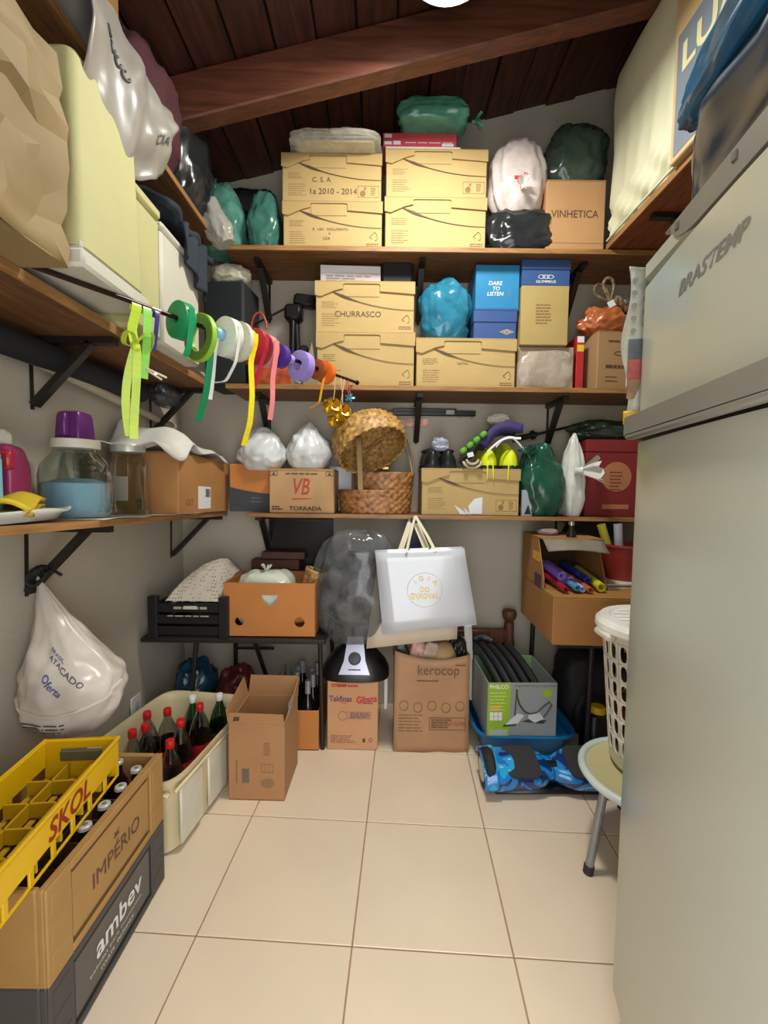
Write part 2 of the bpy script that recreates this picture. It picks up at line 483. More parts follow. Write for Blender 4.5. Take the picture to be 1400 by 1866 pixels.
# ---------------------------------------------------------------- shelves on triangular brackets
ZT, ZM, ZL = 2.467, 1.797, 1.150
def bracket(parent, px, py, z, along, depth, drop=.235, w=.03):
    """triangle of flat steel; (px,py) is where it meets the wall, along = direction away from the wall"""
    d = Vector(along); s = Vector((-d.y, d.x, 0))
    def quadbar(a, b, th, name, par, ws=1.):
        a, b = Vector(a), Vector(b); t = (b - a).normalized(); n = s.cross(t)
        vs = []
        for p in (a, b):
            for (i, j) in ((-1, -1), (1, -1), (1, 1), (-1, 1)):
                vs.append(p + s * (i * w * ws / 2) + n * (j * th / 2))
        return MB().add(vs, [(0, 1, 2, 3), (7, 6, 5, 4), (0, 4, 5, 1), (1, 5, 6, 2), (2, 6, 7, 3), (3, 7, 4, 0)]).build(name, BRKT, par, smooth=False)
    o = Vector((px, py, z))
    b = quadbar(o + Vector((0, 0, -.011)), o + d * depth + Vector((0, 0, -.011)), .022, 'bracket', parent)
    quadbar(o + Vector((0, 0, -.022)) + d * .004, o + d * .004 + Vector((0, 0, -drop)), .004, 'wall_plate', b, .4)
    quadbar(o + d * .012 + Vector((0, 0, -drop + .015)), o + d * (depth * .72) + Vector((0, 0, -.018)), .02, 'brace', b)
    return b
def shelf(label, x0, x1, y0, y1, ztop, th, mtop, medge, brs, edge_side):
    t = thing('wall_shelf', label, 'shelf', (0, 0, 0))
    MB().rbox(x0, x1, y0, y1, ztop - th, ztop, .003).build('board', mtop, t, smooth=False)
    if edge_side == 'y':
        MB().rbox(x0, x1, y0 - .004, y0 + .001, ztop - th, ztop, .0015).build('edge_strip', medge, t, smooth=False)
    elif edge_side == '+x':
        MB().rbox(x1 - .001, x1 + .004, y0, y1, ztop - th, ztop, .0015).build('edge_strip', medge, t, smooth=False)
    else:
        MB().rbox(x0 - .004, x0 + .001, y0, y1, ztop - th, ztop, .0015).build('edge_strip', medge, t, smooth=False)
    for (bx, by, al, dp) in brs: bracket(t, bx, by, ztop - th, al, dp)
    return t
SY = 2.17                                   # front edge of the back shelves
dn = (0, -1, 0)
shelf('topmost wooden shelf on the back wall under the roof', -.80, 1.455, SY, YB, ZT, .024, WOODS, EDGE, [(-.66, YB, dn, .25), (.178, YB, dn, .27), (1.0, YB, dn, .25)], 'y')
shelf('middle wooden shelf on the back wall with shoe boxes', -.80, 1.455, SY, YB, ZM, .024, WOODS, EDGE, [(-.66, YB, dn, .25), (.178, YB, dn, .27), (.93, YB, dn, .25)], 'y')
shelf('lowest wooden shelf on the back wall holding baskets and shoes', -.70, 1.455, SY, YB, ZL, .02, WOODS, EDGE, [(-.66, YB, dn, .25), (.178, YB, dn, .27), (1.0, YB, dn, .25)], 'y')
px1 = (1, 0, 0)
shelf('upper wooden shelf on the left wall with foam boxes', XL, -.868, 0.0, 2.19, ZM, .03, WOODL, EDGEL, [(XL, 1.43, px1, .285), (XL, 2.15, px1, .285), (XL, .3, px1, .285)], '+x')
shelf('high wooden shelf on the left wall near the roof', XL, -.84, .95, 2.19, ZT + .03, .024, WOODL, EDGEL, [(XL, 1.057, px1, .28), (XL, 2.12, px1, .28)], '+x')
# the low left shelf hangs a little off level
LZ0, LS = 1.1905, -.0325                   # height at y = .96 and slope
def lz(y): return LZ0 + LS * (y - .96)
t = thing('wall_shelf', 'low wooden shelf on the left wall holding jars and bottles', 'shelf', (0, 0, lz(0)), rot=(math.atan(LS), 0, 0))
MB().rbox(XL, -.872, 0.0, 2.37, -.022, 0, .003).build('board', WOODL, t, smooth=False)
MB().rbox(-.873, -.868, 0.0, 2.37, -.022, 0, .0015).build('edge_strip', EDGEL, t, smooth=False)
for yy in (1.41, 2.36, .2): bracket(t, XL, yy - .02, -.022, px1, .28)
shelf('wooden shelf on the right wall carrying the wrapped mattress', 1.085, 1.455, .2, 2.19, ZT + .035, .03, wood('reddish shelf', '5a2c15', '8c4a24', 'Y'), EDGEL, [(XR, 1.9, (-1, 0, 0), .33), (XR, .8, (-1, 0, 0), .33)], '-x')
# ---------------------------------------------------------------- reusable builders
def px_box(x0, y0, x1, y1, Y, z0=None):
    cx, zb, w, h = rect(x0, y0, x1, y1, Y)
    if z0 is not None:
        h = zb + h - z0; zb = z0
    return cx, zb, w, h
def carton_parts(t, w, d, h, m, tape=True, lidgap=True, seed=0):
    """closed carton: body, two top flaps that do not quite meet, tape over the seam and down the ends"""
    MB().rbox(-w / 2, w / 2, 0, d, 0, h - .004, .004).build('body', m, t, smooth=False)
    rr = random.Random(seed)
    MB().rbox(-w / 2 + .001, w / 2 - .001, .001, d / 2 - .0015, h - .004, h, .001).build('top_flap', m, t, smooth=False)
    MB().rbox(-w / 2 + .001, w / 2 - .001, d / 2 + .0015, d - .001, h - .004, h - .001, .001).build('top_flap', m, t, smooth=False)
    return t
def carton(label, px, Y, d, m, z0=None, rz=0., tape=True, group=None, name='cardboard_box', cat='box', seed=0):
    cx, zb, w, h = px_box(*px, Y, z0)
    t = thing(name, label, cat, (cx, Y, zb), rz, group)
    carton_parts(t, w, d, h, m, tape, seed=seed)
    return t, w, h
ARCH = mat('archive board', 'b59a64', .78, var=.05, scale=8, bump=.06, bscale=50)
ARCHL = mat('archive board lid', 'b39660', .78, var=.05, scale=8, bump=.06, bscale=50)
def archive(label, px, Y, d, z0=None, kind='logo', hand=None, seed=0):
    cx, zb, w, h = px_box(*px, Y, z0)
    t = thing('archive_box', label, 'box', (cx, Y, zb))
    MB().rbox(-w / 2 + .004, w / 2 - .004, 0, d - .01, 0, h - .006, .003).build('body', ARCH, t, smooth=False)
    lid = MB().rbox(-w / 2, w / 2, -.007, d, h - .007, h, .002).build('lid', ARCHL, t, smooth=False)
    a, b = -.22 * w, .15 * w; lo = .74 * h; rt = .80 * h
    ear = [(-w / 2, h - .004), (-w / 2, lo - .005), (-.44 * w, lo - .012), (-.3 * w, lo + .018), (a, lo + .028), (a, .93 * h), (a + .01, .945 * h), (b - .012, .945 * h), (b, .93 * h), (b, rt), (w / 2, rt - .012), (w / 2, h - .004)]
    MB().prism(ear, -.007, -.003).build('lid_lip', ARCHL, lid, smooth=False)
    MB().prism([(a + .003, .70 * h), (b - .003, .70 * h), (b - .003, .925 * h), (b - .013, .937 * h), (a + .011, .937 * h), (a + .003, .925 * h)], -.0025, .0).build('front_tongue', ARCH, t, smooth=False)
    n = 16; up = []; dn_ = []
    for i in range(n + 1):
        s = i / n; x = -.32 * w + s * .81 * w
        z = lo + .012 - (lo - .40 * h) * (1 - (1 - s) ** 2.1)
        th = (.010 + .035 * math.exp(-((s - .14) / .09) ** 2)) * h * 1.3 * (1 - .45 * s)
        up.append((x, z + th * .5)); dn_.append((x, z - th * .5))
    MB().prism(up + dn_[::-1], -.0032, -.002).build('finger_cut', INKD, t, smooth=False)
    lines(MB(), -.43 * w, -.27 * w, .60 * h, 4, .035 * h, -.0008, .012 * h, seed).build('printed_text', INKL, t, smooth=False)
    lines(MB(), -.43 * w, -.25 * w, .37 * h, 6, .045 * h, -.0008, .014 * h, seed + 1).build('printed_text', INKL, t, smooth=False)
    lg = MB()
    if kind == 'logo':
        for sx in (-1, 1):
            pts = [(.41 * w + sx * .018 * math.sin(a_) * (1 + .3 * math.cos(a_)), -.001, .21 * h + .016 * (1 - math.cos(a_)) - .006 * sx * math.sin(2 * a_)) for a_ in [i * PI / 10 for i in range(1, 19)]]
            lg.tube(pts, .0013, 5)
        lines(lg, .34 * w, .47 * w, .13 * h, 2, .04 * h, -.0008, .015 * h, seed + 5, .1)
    else:
        for (u0, u1, v0, v1) in ((.26, .47, .10, .105), (.26, .47, .335, .34), (.26, .264, .1, .34), (.466, .47, .1, .34)):
            lg.box(u0 * w, u1 * w, -.0012, 0, v0 * h, v1 * h)
        lg.prism([(.31 * w + .014 * math.cos(k), .18 * h + .014 * math.sin(k)) for k in [i * .7 for i in range(9)]], -.0014, 0)
        lg.prism([(.32 * w, .22 * h), (.345 * w, .30 * h), (.325 * w, .31 * h)], -.0014, 0)
        lines(lg, .39 * w, .44 * w, .30 * h, 5, .035 * h, -.0008, .012 * h, 3)
    lg.build('printed_logo', INKB, t, smooth=False)
    for (body, x, z, s) in hand or []:
        text(t, body, (x * w, -.0012, z * h), s * h, INKD, name='handwriting')
    return t
def bag(label, px, Y, d, m, seed, z0=None, knot=None, ksize=.05, kn=4, name='plastic_bag', cat='bag', group=None, kup=(0, 0, 1), dz=0., **kw):
    cx, zb, w, h = px_box(*px, Y, z0)
    if knot is None:
        o = bag_mesh(w, d, h, seed, **kw).build(name, m, angle=70); o.location = (cx, Y, zb)
        return tag(o, label, cat, group)
    t = thing(name, label, cat, (cx, Y, zb), group=group)
    bag_mesh(w, d, h, seed, **kw).build('bag_body', m, t, angle=70)
    kp = at(*knot, Y + dz) - Vector((cx, Y, zb))
    o = ears(MB(), kp, ksize, seed, kn, kup).build('knot', m, t, angle=70, fixn=False)
    return t

# ---------------------------------------------------------------- top back shelf
YF2 = 2.2
archive('cardboard archive box with faint handwriting, under the box marked C.S.A', (515, 368, 698, 458), YF2, .24, ZT, 'logo', [('R   USO   DOCUMENTO', -.02, .42, .05), ('A', -.03, .33, .05), ('USA', -.06, .23, .06)], 1)
archive('cardboard archive box marked C.S.A in handwriting, upper of its stack', (513, 281, 697, 371), YF2, .24, at(600, 368, YF2).z, 'recycle', [('C. S. A', -.1, .46, .1), ('1a 2010 - 2014', .02, .22, .12)], 2)
archive('plain cardboard archive box on the top shelf beside the black bag', (700, 362, 888, 460), YF2, .24, ZT, 'logo', None, 3)
archive('cardboard archive box under the red and white flat cases', (702, 275, 890, 365), YF2, .24, at(790, 362, YF2).z, 'recycle', None, 4)
o = MB().rbox(-.30, .30, 0, .3, 0, .005, .001).build('cardboard_sheet', mat('loose cardboard edge', 'c9a25e', .8), smooth=False); o.location = (.24, 2.185, ZT); o.rotation_euler = (0, 0, -.02)
tag(o, 'flattened cardboard sheet lying under the archive boxes on top shelf', 'cardboard')
for ob in [x for x in COL.objects if x.name.startswith('archive_box')][2:]:
    ob.location.z += .003
# shrink-wrapped pack on the left pair
zt = at(600, 281, YF2).z
cx, zb, w, h = px_box(527, 240, 692, 280, YF2 - .09, zt)
t = thing('wrapped_paper_pack', 'flat pack of beige cloths with a blue stripe in crumpled clear film', 'package', (cx, YF2 + .01, zb))
MB().rbox(-w * .44, w * .44, -.085, .085, .003, h * .36, .008).build('folded_cloth', mat('beige cloth', 'c9bda0', .8), t)
MB().rbox(-w * .445, w * .445, -.087, .087, h * .36, h * .56, .008).build('blue_stripe', mat('blue stripe', '5b82b4', .7), t)
MB().rbox(-w * .44, w * .44, -.085, .085, h * .56, h * .93, .008).build('folded_cloth', MATS['beige cloth'], t)
CLEAR = film('clear crumpled film', 'd5d3c4', .38, .12, 1., 16, .2, .05)
bag_mesh(w * 1.04, .26, h * 1.06, 11, boxy=5, crumple=.05).build('film', CLEAR, t, angle=70)
bag_mesh(w * .6, .14, h * .42, 12, boxy=2.2, crumple=.22).build('loose_film', CLEAR, t, angle=70, loc=(.06, -.04, h * .95))
# red and white flat boxes with a green bag on top
zt2 = at(790, 275, YF2).z + .003
cx, zb, w, h = px_box(703, 262, 841, 275, YF2, zt2)
t = thing('flat_white_box', 'thin white cardboard case under the red case on the top shelf', 'box', (cx, YF2 + .02, zb)); MB().rbox(-w / 2, w / 2, 0, .2, 0, h, .002).build('case', WHITEM, t, smooth=False)
MB().lathe([(.001, 0), (.007, 0)], 10, Matrix.Translation((.01, -.0008, h / 2)) @ FACE['-y']).build('red_mark', mat('orange print', 'd98a5a', .6), t)
h1 = h
cx, zb, w, h = px_box(698, 237, 834, 265, YF2, zt2 + h1)
t = thing('flat_red_box', 'thin red cardboard case with white print lying on a white case', 'box', (cx, YF2 + .02, zt2 + h1)); MB().rbox(-w / 2, w / 2, 0, .2, 0, h, .002).build('case', mat('red case', 'bf4148', .5), t, smooth=False)
p = MB(); 
for (u0, u1, v0, v1) in ((-.48, -.38, .62, .9), (-.48, -.38, .12, .36), (-.36, -.26, .12, .4), (.3, .46, .02, .2)): p.box(u0 * w, u1 * w, -.001, 0, v0 * h, v1 * h)
lines(p, -.2 * w, .45 * w, .3 * h, 1, .02, -.0005, .06 * h, 3, .05)
p.build('white_print', WHITEM, t, smooth=False)
GREENB = film('green bag film', '4f8f77', .86, .2, .7, 12, .25)
bag('green plastic bag parcel lying on the red case under the roof', (727, 193, 852, 240), YF2 - .0, .16, GREENB, 21, zt2 + h1 + h, knot=(862, 222), ksize=.05, kup=(1, 0, .1), boxy=4.5, crumple=.09)
# pink-white and black bags, wine carton with green bag
DARKB = film('black bag film', '26282a', .98, .22, .9, 10, .3)
bag('flat black plastic bag on the top shelf beneath the tied pink-white bag', (885, 392, 1009, 460), YF2 + .08, .2, DARKB, 22, ZT, boxy=3.2, crumple=.14)
PINKB = film('white pink film', 'd9c9c4', .96, .3, .6, 9, .16)
t = bag('white and pink plastic bag with its knot facing the room, on a black bag', (893, 262, 996, 397), YF2 + .08, .2, PINKB, 23, at(940, 400, YF2 + .08).z, knot=(952, 340), ksize=.045, kn=5, kup=(0, -1, 0), dz=-.11, boxy=2.4, crumple=.1, folds=9)
p = MB(); p.rbox(-.045, -.01, -.098, -.09, .135, .15, .002); p.rbox(.0, .03, -.098, -.09, .15, .165, .002); p.build('red_print', mat('red print', 'c8463f', .5), t)
t, w, h = carton('tall cardboard wine carton on the top shelf lettered VINHETICA', (993, 328, 1106, 466), YF2, .24, CARD2, ZT)
text(t, 'VINHETICA', (-.005, -.0012, .53 * h), .036, INKD, width=.8 * w, name='lettering')
MB().box(-w * .49, w * .49, -.0008, 0, .045, .0465).build('fold_line', INKB, t, smooth=False)
DGREEN = film('dark green bag film', '3d4c43', .96, .2, .8, 9, .3)
bag('dark green plastic bag bulging above the wine carton', (990, 240, 1100, 331), YF2 + .12, .22, DGREEN, 24, ZT + h, boxy=2.6, crumple=.1)
# teal and clear bags in the left corner of the top shelf
TEAL = film('teal bag film', '5f9d8c', .8, .2, .7, 12, .25, .03)
TEAL2 = film('darker teal bag film', '44776a', .85, .2, .7, 12, .25)
def inner(px, Y, d, m, seed, lab):
    return None
t = bag('fat teal plastic bag standing on the top shelf in the corner', (372, 336, 452, 460), YF2 + .08, .2, TEAL, 25, ZT, knot=(392, 342), ksize=.045, kn=3, kup=(-.5, -.3, .8), dz=-.05, boxy=2.8, crumple=.09, pinch=.45, lean=(-.06, 0))
bag('narrow teal plastic bag next to the archive box on top shelf', (455, 351, 513, 460), YF2 + .07, .18, TEAL2, 26, ZT, boxy=3, crumple=.1, pinch=.35)
o = bag_mesh(.13, .1, .27, 27, boxy=2.3, crumple=.26).build('plastic_bag', film('milky film', 'b5b0a4', .72, .2, .9, 12), angle=70); o.location = at(412, 446, 2.1); o.rotation_euler = (0, -.55, 0)
tag(o, 'clear milky plastic bag leaning on the teal bag at shelf corner', 'bag')
t = thing('plastic_bag', 'large black bag shape added to darken the dim wall behind the teal bags', 'bag', (-.72, 2.40, ZT))  # added bag, its black film stands in for the dimness of the wall
bag_mesh(.34, .16, .42, 28, boxy=4, crumple=.08).build('bag_body', DARKB, t, angle=70, loc=(-.04, .03, 0))

# ---------------------------------------------------------------- middle back shelf
archive('cardboard archive box lowest of a pair beside the ribbon rod', (576, 606, 757, 692), 2.235, .235, ZM, 'logo', None, 5)
archive('cardboard archive box with CHURRASCO handwriting, on another archive box', (574, 514, 757, 607), 2.235, .235, at(665, 606, 2.235).z, 'logo', [('CHURRASCO', -.07, .36, .11)], 6)
zt = at(665, 514, 2.235).z
cx, zb, w, h = px_box(584, 484, 694, 514, 2.25, zt)
t = thing('flat_white_box', 'white printed flat box lying on the CHURRASCO box', 'box', (cx, 2.25, zt), .03)
MB().rbox(-w / 2, w / 2, 0, .2, 0, h, .003).build('case', WHITEM, t, smooth=False)
MB().rbox(-w / 2 + .003, w / 2 - .003, -.0012, 0, .003, h * .58, .0004).build('grey_side_print', mat('greyish pink print', 'ab9d9b', .6), t, smooth=False)
p = MB(); lines(p, -.4 * w, .4 * w, h * .42, 3, .012, -.002, .006, 4, .4); p.build('printed_text', mat('grey print', '777070', .6), t, smooth=False)
cx, zb, w, h = px_box(694, 474, 755, 514, 2.26, zt)
t = thing('zipped_case', 'black rounded hard case standing beside the flat white box', 'case', (cx, 2.26, zt)); 
MB().rbox(-w / 2, w / 2, 0, .17, 0, h, .016).build('shell', BLACKM, t)
MB().tube([(-w / 2, .08, .015), (-w / 2 - .001, .08, h - .012), (-w / 2 + .014, .08, h + .001), (w / 2 - .014, .08, h + .001), (w / 2 + .001, .08, h - .014), (w / 2, .08, .015)], .003, 6).build('zip', mat('zip tape', '3a3f3d', .5), t)
archive('cardboard archive box under the blue bag and blue shoe boxes', (757, 618, 942, 705), 2.215, .25, ZM, 'logo', [('NATAL', -.03, .5, .05)], 7)
zt = at(850, 618, 2.215).z
BLUEB = film('blue bag film', '227390', .9, .18, .8, 10, .3, .02)
t = bag('round crumpled blue plastic bag on a cardboard archive box', (765, 517, 858, 617), 2.3, .19, BLUEB, 31, zt, boxy=2.5, crumple=.11, folds=5)
# shoe boxes
UB = mat('shoe box navy', '2f4f86', .5, var=.06)
UBL = mat('shoe box sky blue', '2f7fae', .35, var=.12, scale=5)
cx, zb, w, h = px_box(862, 567, 943, 618, 2.235, zt)
t = thing('shoe_box', 'navy shoe box with a diamond logo lying under the bright blue one', 'box', (cx, 2.235, zt))
MB().rbox(-w / 2 + .003, w / 2 - .003, 0, .23, 0, h - .004, .002).build('body', UB, t, smooth=False)
MB().rbox(-w / 2, w / 2, -.004, .235, h * .62, h, .002).build('lid', UB, t, smooth=False)
dm = [(.0, .016), (.042, 0), (0, -.016), (-.042, 0)]
def diamond(s0, s1, y, X, Z):
    b = MB()
    a = [(X + x * s0, Z + z * s0) for x, z in dm]; c = [(X + x * s1, Z + z * s1) for x, z in dm]
    for i in range(4):
        j = (i + 1) % 4
        b.prism([a[i], a[j], c[j], c[i]], y - .001, y)
    return b
d1 = diamond(.9, .68, -.0004, .27 * w, .3 * h); d2 = diamond(.5, .25, -.0004, .27 * w, .3 * h); d1.add(d2.v, d2.f)
d1.build('diamond_logo', mat('pale gold print', 'b9a98c', .5), t, smooth=False)
zs = zt + h
cx, zb, w, h = px_box(866, 483, 948, 567, 2.235, zs)
t = thing('shoe_box', 'bright blue shoe box lettered DARE TO LISTEN standing on end', 'box', (cx, 2.235, zs))
MB().rbox(-w / 2, w / 2, 0, .22, 0, h, .002).build('body', UBL, t, smooth=False)
MB().rbox(-w / 2 - .002, w / 2 + .002, -.003, .02, 0, .012, .002).build('lid_edge', UB, t, smooth=False)
for i, s_ in enumerate(('DARE', 'TO', 'LISTEN')): text(t, s_, (-.01 + .004 * (i == 1), -.0012, h * (.60 - .115 * i)), .02, WHITEM, shear=.2, bold=.02)
text(t, '!', (.062, -.0012, h * .37), .022, mat('red print', 'c8463f', .5), bold=.03)
cx, zb, w, h = px_box(948, 474, 1040, 628, 2.22, None)
OLV = mat('olive board', 'a9925a', .7, var=.05)
t = thing('shoe_box', 'tall tan shoe box with navy top and white oval logo', 'box', (cx, 2.22, zb))
MB().rbox(-w / 2, w / 2, 0, .22, 0, h * .70, .002).build('body', OLV, t, smooth=False)
MB().rbox(-w / 2, w / 2, 0, .22, h * .70, h * .885, .002).build('navy_band', UB, t, smooth=False)
MB().rbox(-w / 2 - .003, w / 2 + .003, -.004, .224, h * .885, h, .002).build('lid', UB, t, smooth=False)
p = MB()
for sx in (-.022, 0, .022): p.tube([(sx + .016 * math.cos(k * .4), -.001, h * .80 + .009 * math.sin(k * .4)) for k in range(16)], .0018, 5, closed=True)
p.build('oval_logo', WHITEM, t, smooth=False)
text(t, 'OLYMPIKUS', (0, -.0012, h * .745), .013, WHITEM, width=.1, bold=.02)
p = MB(); lines(p, -.19 * w, .22 * w, h * .48, 7, .015, -.0005, .006, 9, .5); p.build('printed_text', INKB, t, smooth=False)
zo = zb
# plastic wrapped box and the red box it stands before
cx, zb, w, h = px_box(942, 632, 1052, 706, 2.225, ZM)
t = thing('wrapped_box', 'taupe box wrapped in clear plastic under the tall shoe box', 'box', (cx, 2.24, ZM))
MB().rbox(-w / 2 + .004, w / 2 - .008, .0, .2, 0, zo - ZM - .003, .003).build('carton', mat('taupe board', '9b8672', .7), t, smooth=False)
bag_mesh(w * 1.02, .24, (zo - ZM) * .97, 33, boxy=6, crumple=.06).build('film', film('clear wrap', 'cfc7b6', .4, .15, .9, 14, .2, .04), t, angle=70, loc=(0, .1, 0))
cx, zb, w, h = px_box(1049, 612, 1066, 704, 2.25, ZM)
t = thing('upright_red_box', 'thin red carton with a yellow mark squeezed beside the wrapped box', 'box', (cx, 2.25, ZM)); MB().rbox(-w / 2, w / 2, 0, .2, 0, h, .002).build('carton', mat('bright red card', 'b32a2c', .45), t, smooth=False)
MB().box(-w * .45, w * .45, -.001, 0, h * .72, h * .84).build('yellow_mark', mat('yellow print', 'd8bb2e', .5), t, smooth=False)
MB().box(-w * .45, w * .45, -.001, 0, h * .88, h * .99).build('white_mark', WHITEM, t, smooth=False)
# brown carton with orange gift bag
t, w, h = carton('brown carton with printed logos and a white label, on the middle shelf by the fridge', (1085, 604, 1170, 700), 2.215, .24, mat('cardboard brown', '9f7c56', .8, var=.05), ZM + .005, rz=.10)
p = MB(); lines(p, -.25 * w, .2 * w, h * .84, 1, .02, -.0008, .008, 1, .1); lines(p, -.3 * w, .25 * w, h * .42, 1, .02, -.0008, .016, 2, .1); lines(p, -.3 * w, 0, h * .22, 2, .02, -.0008, .004, 3)
p.tube([(.03 * w + .03 * math.cos(k * .4), -.0006, h * .62 + .01 * math.sin(k * .4)) for k in range(16)], .0016, 5, closed=True)
p.build('printed_logos', INKD, t, smooth=False)
MB().rbox(.2 * w, .45 * w, -.0014, 0, .05 * h, .28 * h, .0004).build('white_label', WHITEM, t, smooth=False)
ORG = film('orange gift film', 'b8683a', .93, .25, .6, 10, .25)
ZC = ZM + .005 + h
t = thing('gift_bag', 'orange gift bag with a braided rope handle and white tag on a brown carton', 'bag', at(1100, 604, 2.28))
t.location.z = ZC
bag_mesh(.24, .14, .14, 34, boxy=2.3, crumple=.22, lean=(.1, 0)).build('bag_body', ORG, t, angle=60, loc=(-.01, 0, 0))
kz = .15; ROPE = weave('braided rope', '3a2a1f', '94805f')
for (dx, dz_, w_) in ((-.075, .075, .028), (-.015, .115, .026)):
    d_ = Vector((dx, 0, dz_)); n_ = Vector((-dz_, 0, dx)).normalized()
    MB().tube([Vector((.0, -.055, kz)) + d_ * math.sin(s_ * .5) + n_ * (w_ * math.sin(s_)) for s_ in [k * 2 * PI / 20 for k in range(21)]], .0075, 7).build('rope_loop', ROPE, t)
for ph in (0, PI):
    MB().tube([(.02 + .21 * f_, -.06 + .013 * math.cos(f_ * 26 + ph), kz + .01 - .13 * f_ + .013 * math.sin(f_ * 26 + ph)) for f_ in [k / 48 for k in range(49)]], .0125, 7).build('braid_strand', ROPE, t)
MB().rbox(-.02, .02, -.002, .002, -.016, .016, .001, Matrix.Translation((.005, -.065, kz - .015)) @ Matrix.Rotation(-.5, 4, 'Y')).build('paper_tag', WHITEM, t)
o = bag_mesh(.16, .16, .2, 35, boxy=2.4, crumple=.14).build('plastic_bag', film('smoky film', '6e7a72', .6, .15, .8, 12), angle=70); o.location = (1.24, 2.33, ZC)
tag(o, 'smoky clear plastic bag behind the braided gift bag handle', 'bag')
# left part of the middle shelf: things half hidden by the ribbons
cx, zb, w, h = px_box(368, 510, 445, 600, 2.23, ZM)
t = thing('black_case', 'black fabric case standing in the shelf corner behind the ribbons', 'case', (cx, 2.235, ZM), -.12)
MB().rbox(-w / 2, w / 2, 0, .2, 0, h, .012).build('shell', mat('black fabric', '1d2326', .75, var=.12), t)
MB().rbox(-w * .1, w * .3, -.003, .001, h * .52, h * .55, .001).build('label_strip', mat('grey strip', '3f474a', .5), t)
zc = ZM + h
o = bag_mesh(.19, .15, .1, 36, boxy=2.3, crumple=.16).build('plastic_bag', film('cream film', 'd9d6bc', .92, .3, .5, 10), angle=70); o.location = (cx + .02, 2.31, zc)
tag(o, 'cream plastic bag lying on top of the black fabric case', 'bag')
cx, zb, w, h = px_box(515, 532, 557, 690, 2.33, ZM)
t = thing('folded_tripod', 'black folded camera tripod standing on the middle shelf', 'tripod', (cx, 2.33, ZM))
for i, an in enumerate((.3, 2.4, 4.5)):
    MB().cyl((.03 * math.cos(an), .03 * math.sin(an), 0), (.012 * math.cos(an), .012 * math.sin(an), h * .72), .013, .016, 10).build('leg', BLACK, t)
MB().rbox(-.045, .045, -.04, .04, h * .70, h * .86, .014).build('head', BLACK, t)
MB().rbox(-.055, .062, -.03, .03, h * .85, h * .97, .012, Matrix.Rotation(.12, 4, 'Y')).build('plate', BLACK, t)
MB().cyl((-.03, 0, h * .85), (-.30, .04, h * .62), .006, .005, 8).build('pan_handle', BLACK, t)
MB().rbox(.03, .075, -.02, .02, h * .34, h * .46, .008).build('clamp', BLACK, t)
o = bag_mesh(.13, .1, .17, 37, boxy=2.2, crumple=.16, pinch=.5, lean=(-.25, 0)).build('plastic_bag', film('grey white film', 'aab0b2', .92, .3, .6, 10), angle=70); o.location = (-.46, 2.27, ZM)
tag(o, 'grey white plastic bag slumped before the tripod', 'bag')
cx, zb, w, h = px_box(452, 655, 532, 703, 2.22, ZM)
t = thing('patterned_box', 'orange and red patterned box behind the hanging ribbons', 'box', (cx, 2.225, ZM)); MB().rbox(-w / 2, w / 2, 0, .15, 0, h * .8, .004).build('carton', mat('orange red pattern', 'a8481f', .5, var=.55, scale=28), t, smooth=False)
MB().rbox(-w / 2 - .003, w / 2 + .003, -.004, .154, h * .8, h, .004).build('lid', mat('amber pattern', 'b3702a', .5, var=.5, scale=25), t, smooth=False)
o = MB().tube([at(459 + 26 * math.cos(s) if False else 472 - 14 * math.cos(s), 600 - 30 * math.sin(s), 2.3) for s in [i * PI / 12 for i in range(13)]], .006, 7).build('red_cord_loop', mat('red cord', 'a03a30', .5))
tag(o, 'loop of thin red cord standing behind the ribbons', 'cord')
o = MB().prism([(-.04, 0), (.03, 0), (.035, .05), (.006, .22), (-.035, .06)], 0, .012).build('beige_pennant', mat('beige fabric', '8f8467', .8)); o.location = at(566, 690, 2.21); o.location.z = ZM
tag(o, 'small beige pointed card leaning against the archive box edge', 'card')

# ---------------------------------------------------------------- low back shelf
cx, zb, w, h = px_box(424, 846, 492, 932, 2.28, ZL)
t = thing('cardboard_box', 'carton with amber top and slate blue wave at its base', 'box', (cx, 2.28, ZL))
w2 = w + .03
MB().rbox(-w2 / 2, w2 / 2, 0, .18, 0, h, .003).build('body', CARDO, t, smooth=False)
wave = [(-w2 / 2, .002), (w2 / 2, .002), (w2 / 2, .38 * h)] + [(w2 / 2 - w2 * i / 10, .38 * h + .14 * h * (i / 10) ** 1.6) for i in range(1, 11)]
MB().prism(wave, -.0015, 0).build('slate_wave_print', mat('slate print', '343a42', .6), t, smooth=False)
p = MB(); lines(p, 0, .35 * w2, .3 * h, 2, .02, -.0015, .004, 2); p.build('printed_text', mat('grey print'  , '777070', .6), t, smooth=False)
t, w, h = carton('carton with a red brush logo lettered TORRADA under two white bags', (491, 855, 609, 933), 2.215, .24, mat('cardboard torrada', 'bd9668', .8, var=.05), ZL)
RB = mat('red brush ink', 'b8452c', .6, var=.15, scale=30)
text(t, 'VB', (.0, -.0012, .60 * h), .085, RB, shear=.25, bold=.012, width=.085)
MB().prism([(-.055, .30 * h), (.05, .325 * h), (.05, .345 * h), (-.045, .335 * h)], -.0012, 0).build('brush_stroke', RB, t, smooth=False)
text(t, 'TORRADA', (.02, -.0012, .11 * h), .022, INKD, width=.17, bold=.03)
p = MB()
for sx in (-.43, .43):
    for (a_, b_, c_, d_) in ((-.02, .02, .84, .85), (-.02, .02, .93, .94), (-.02, -.018, .84, .94), (.018, .02, .84, .94)): p.box(sx * w + a_, sx * w + b_, -.001, 0, c_ * h, d_ * h)
    p.prism([(sx * w - .01, .86 * h), (sx * w + .01, .86 * h), (sx * w, .92 * h)], -.001, 0)
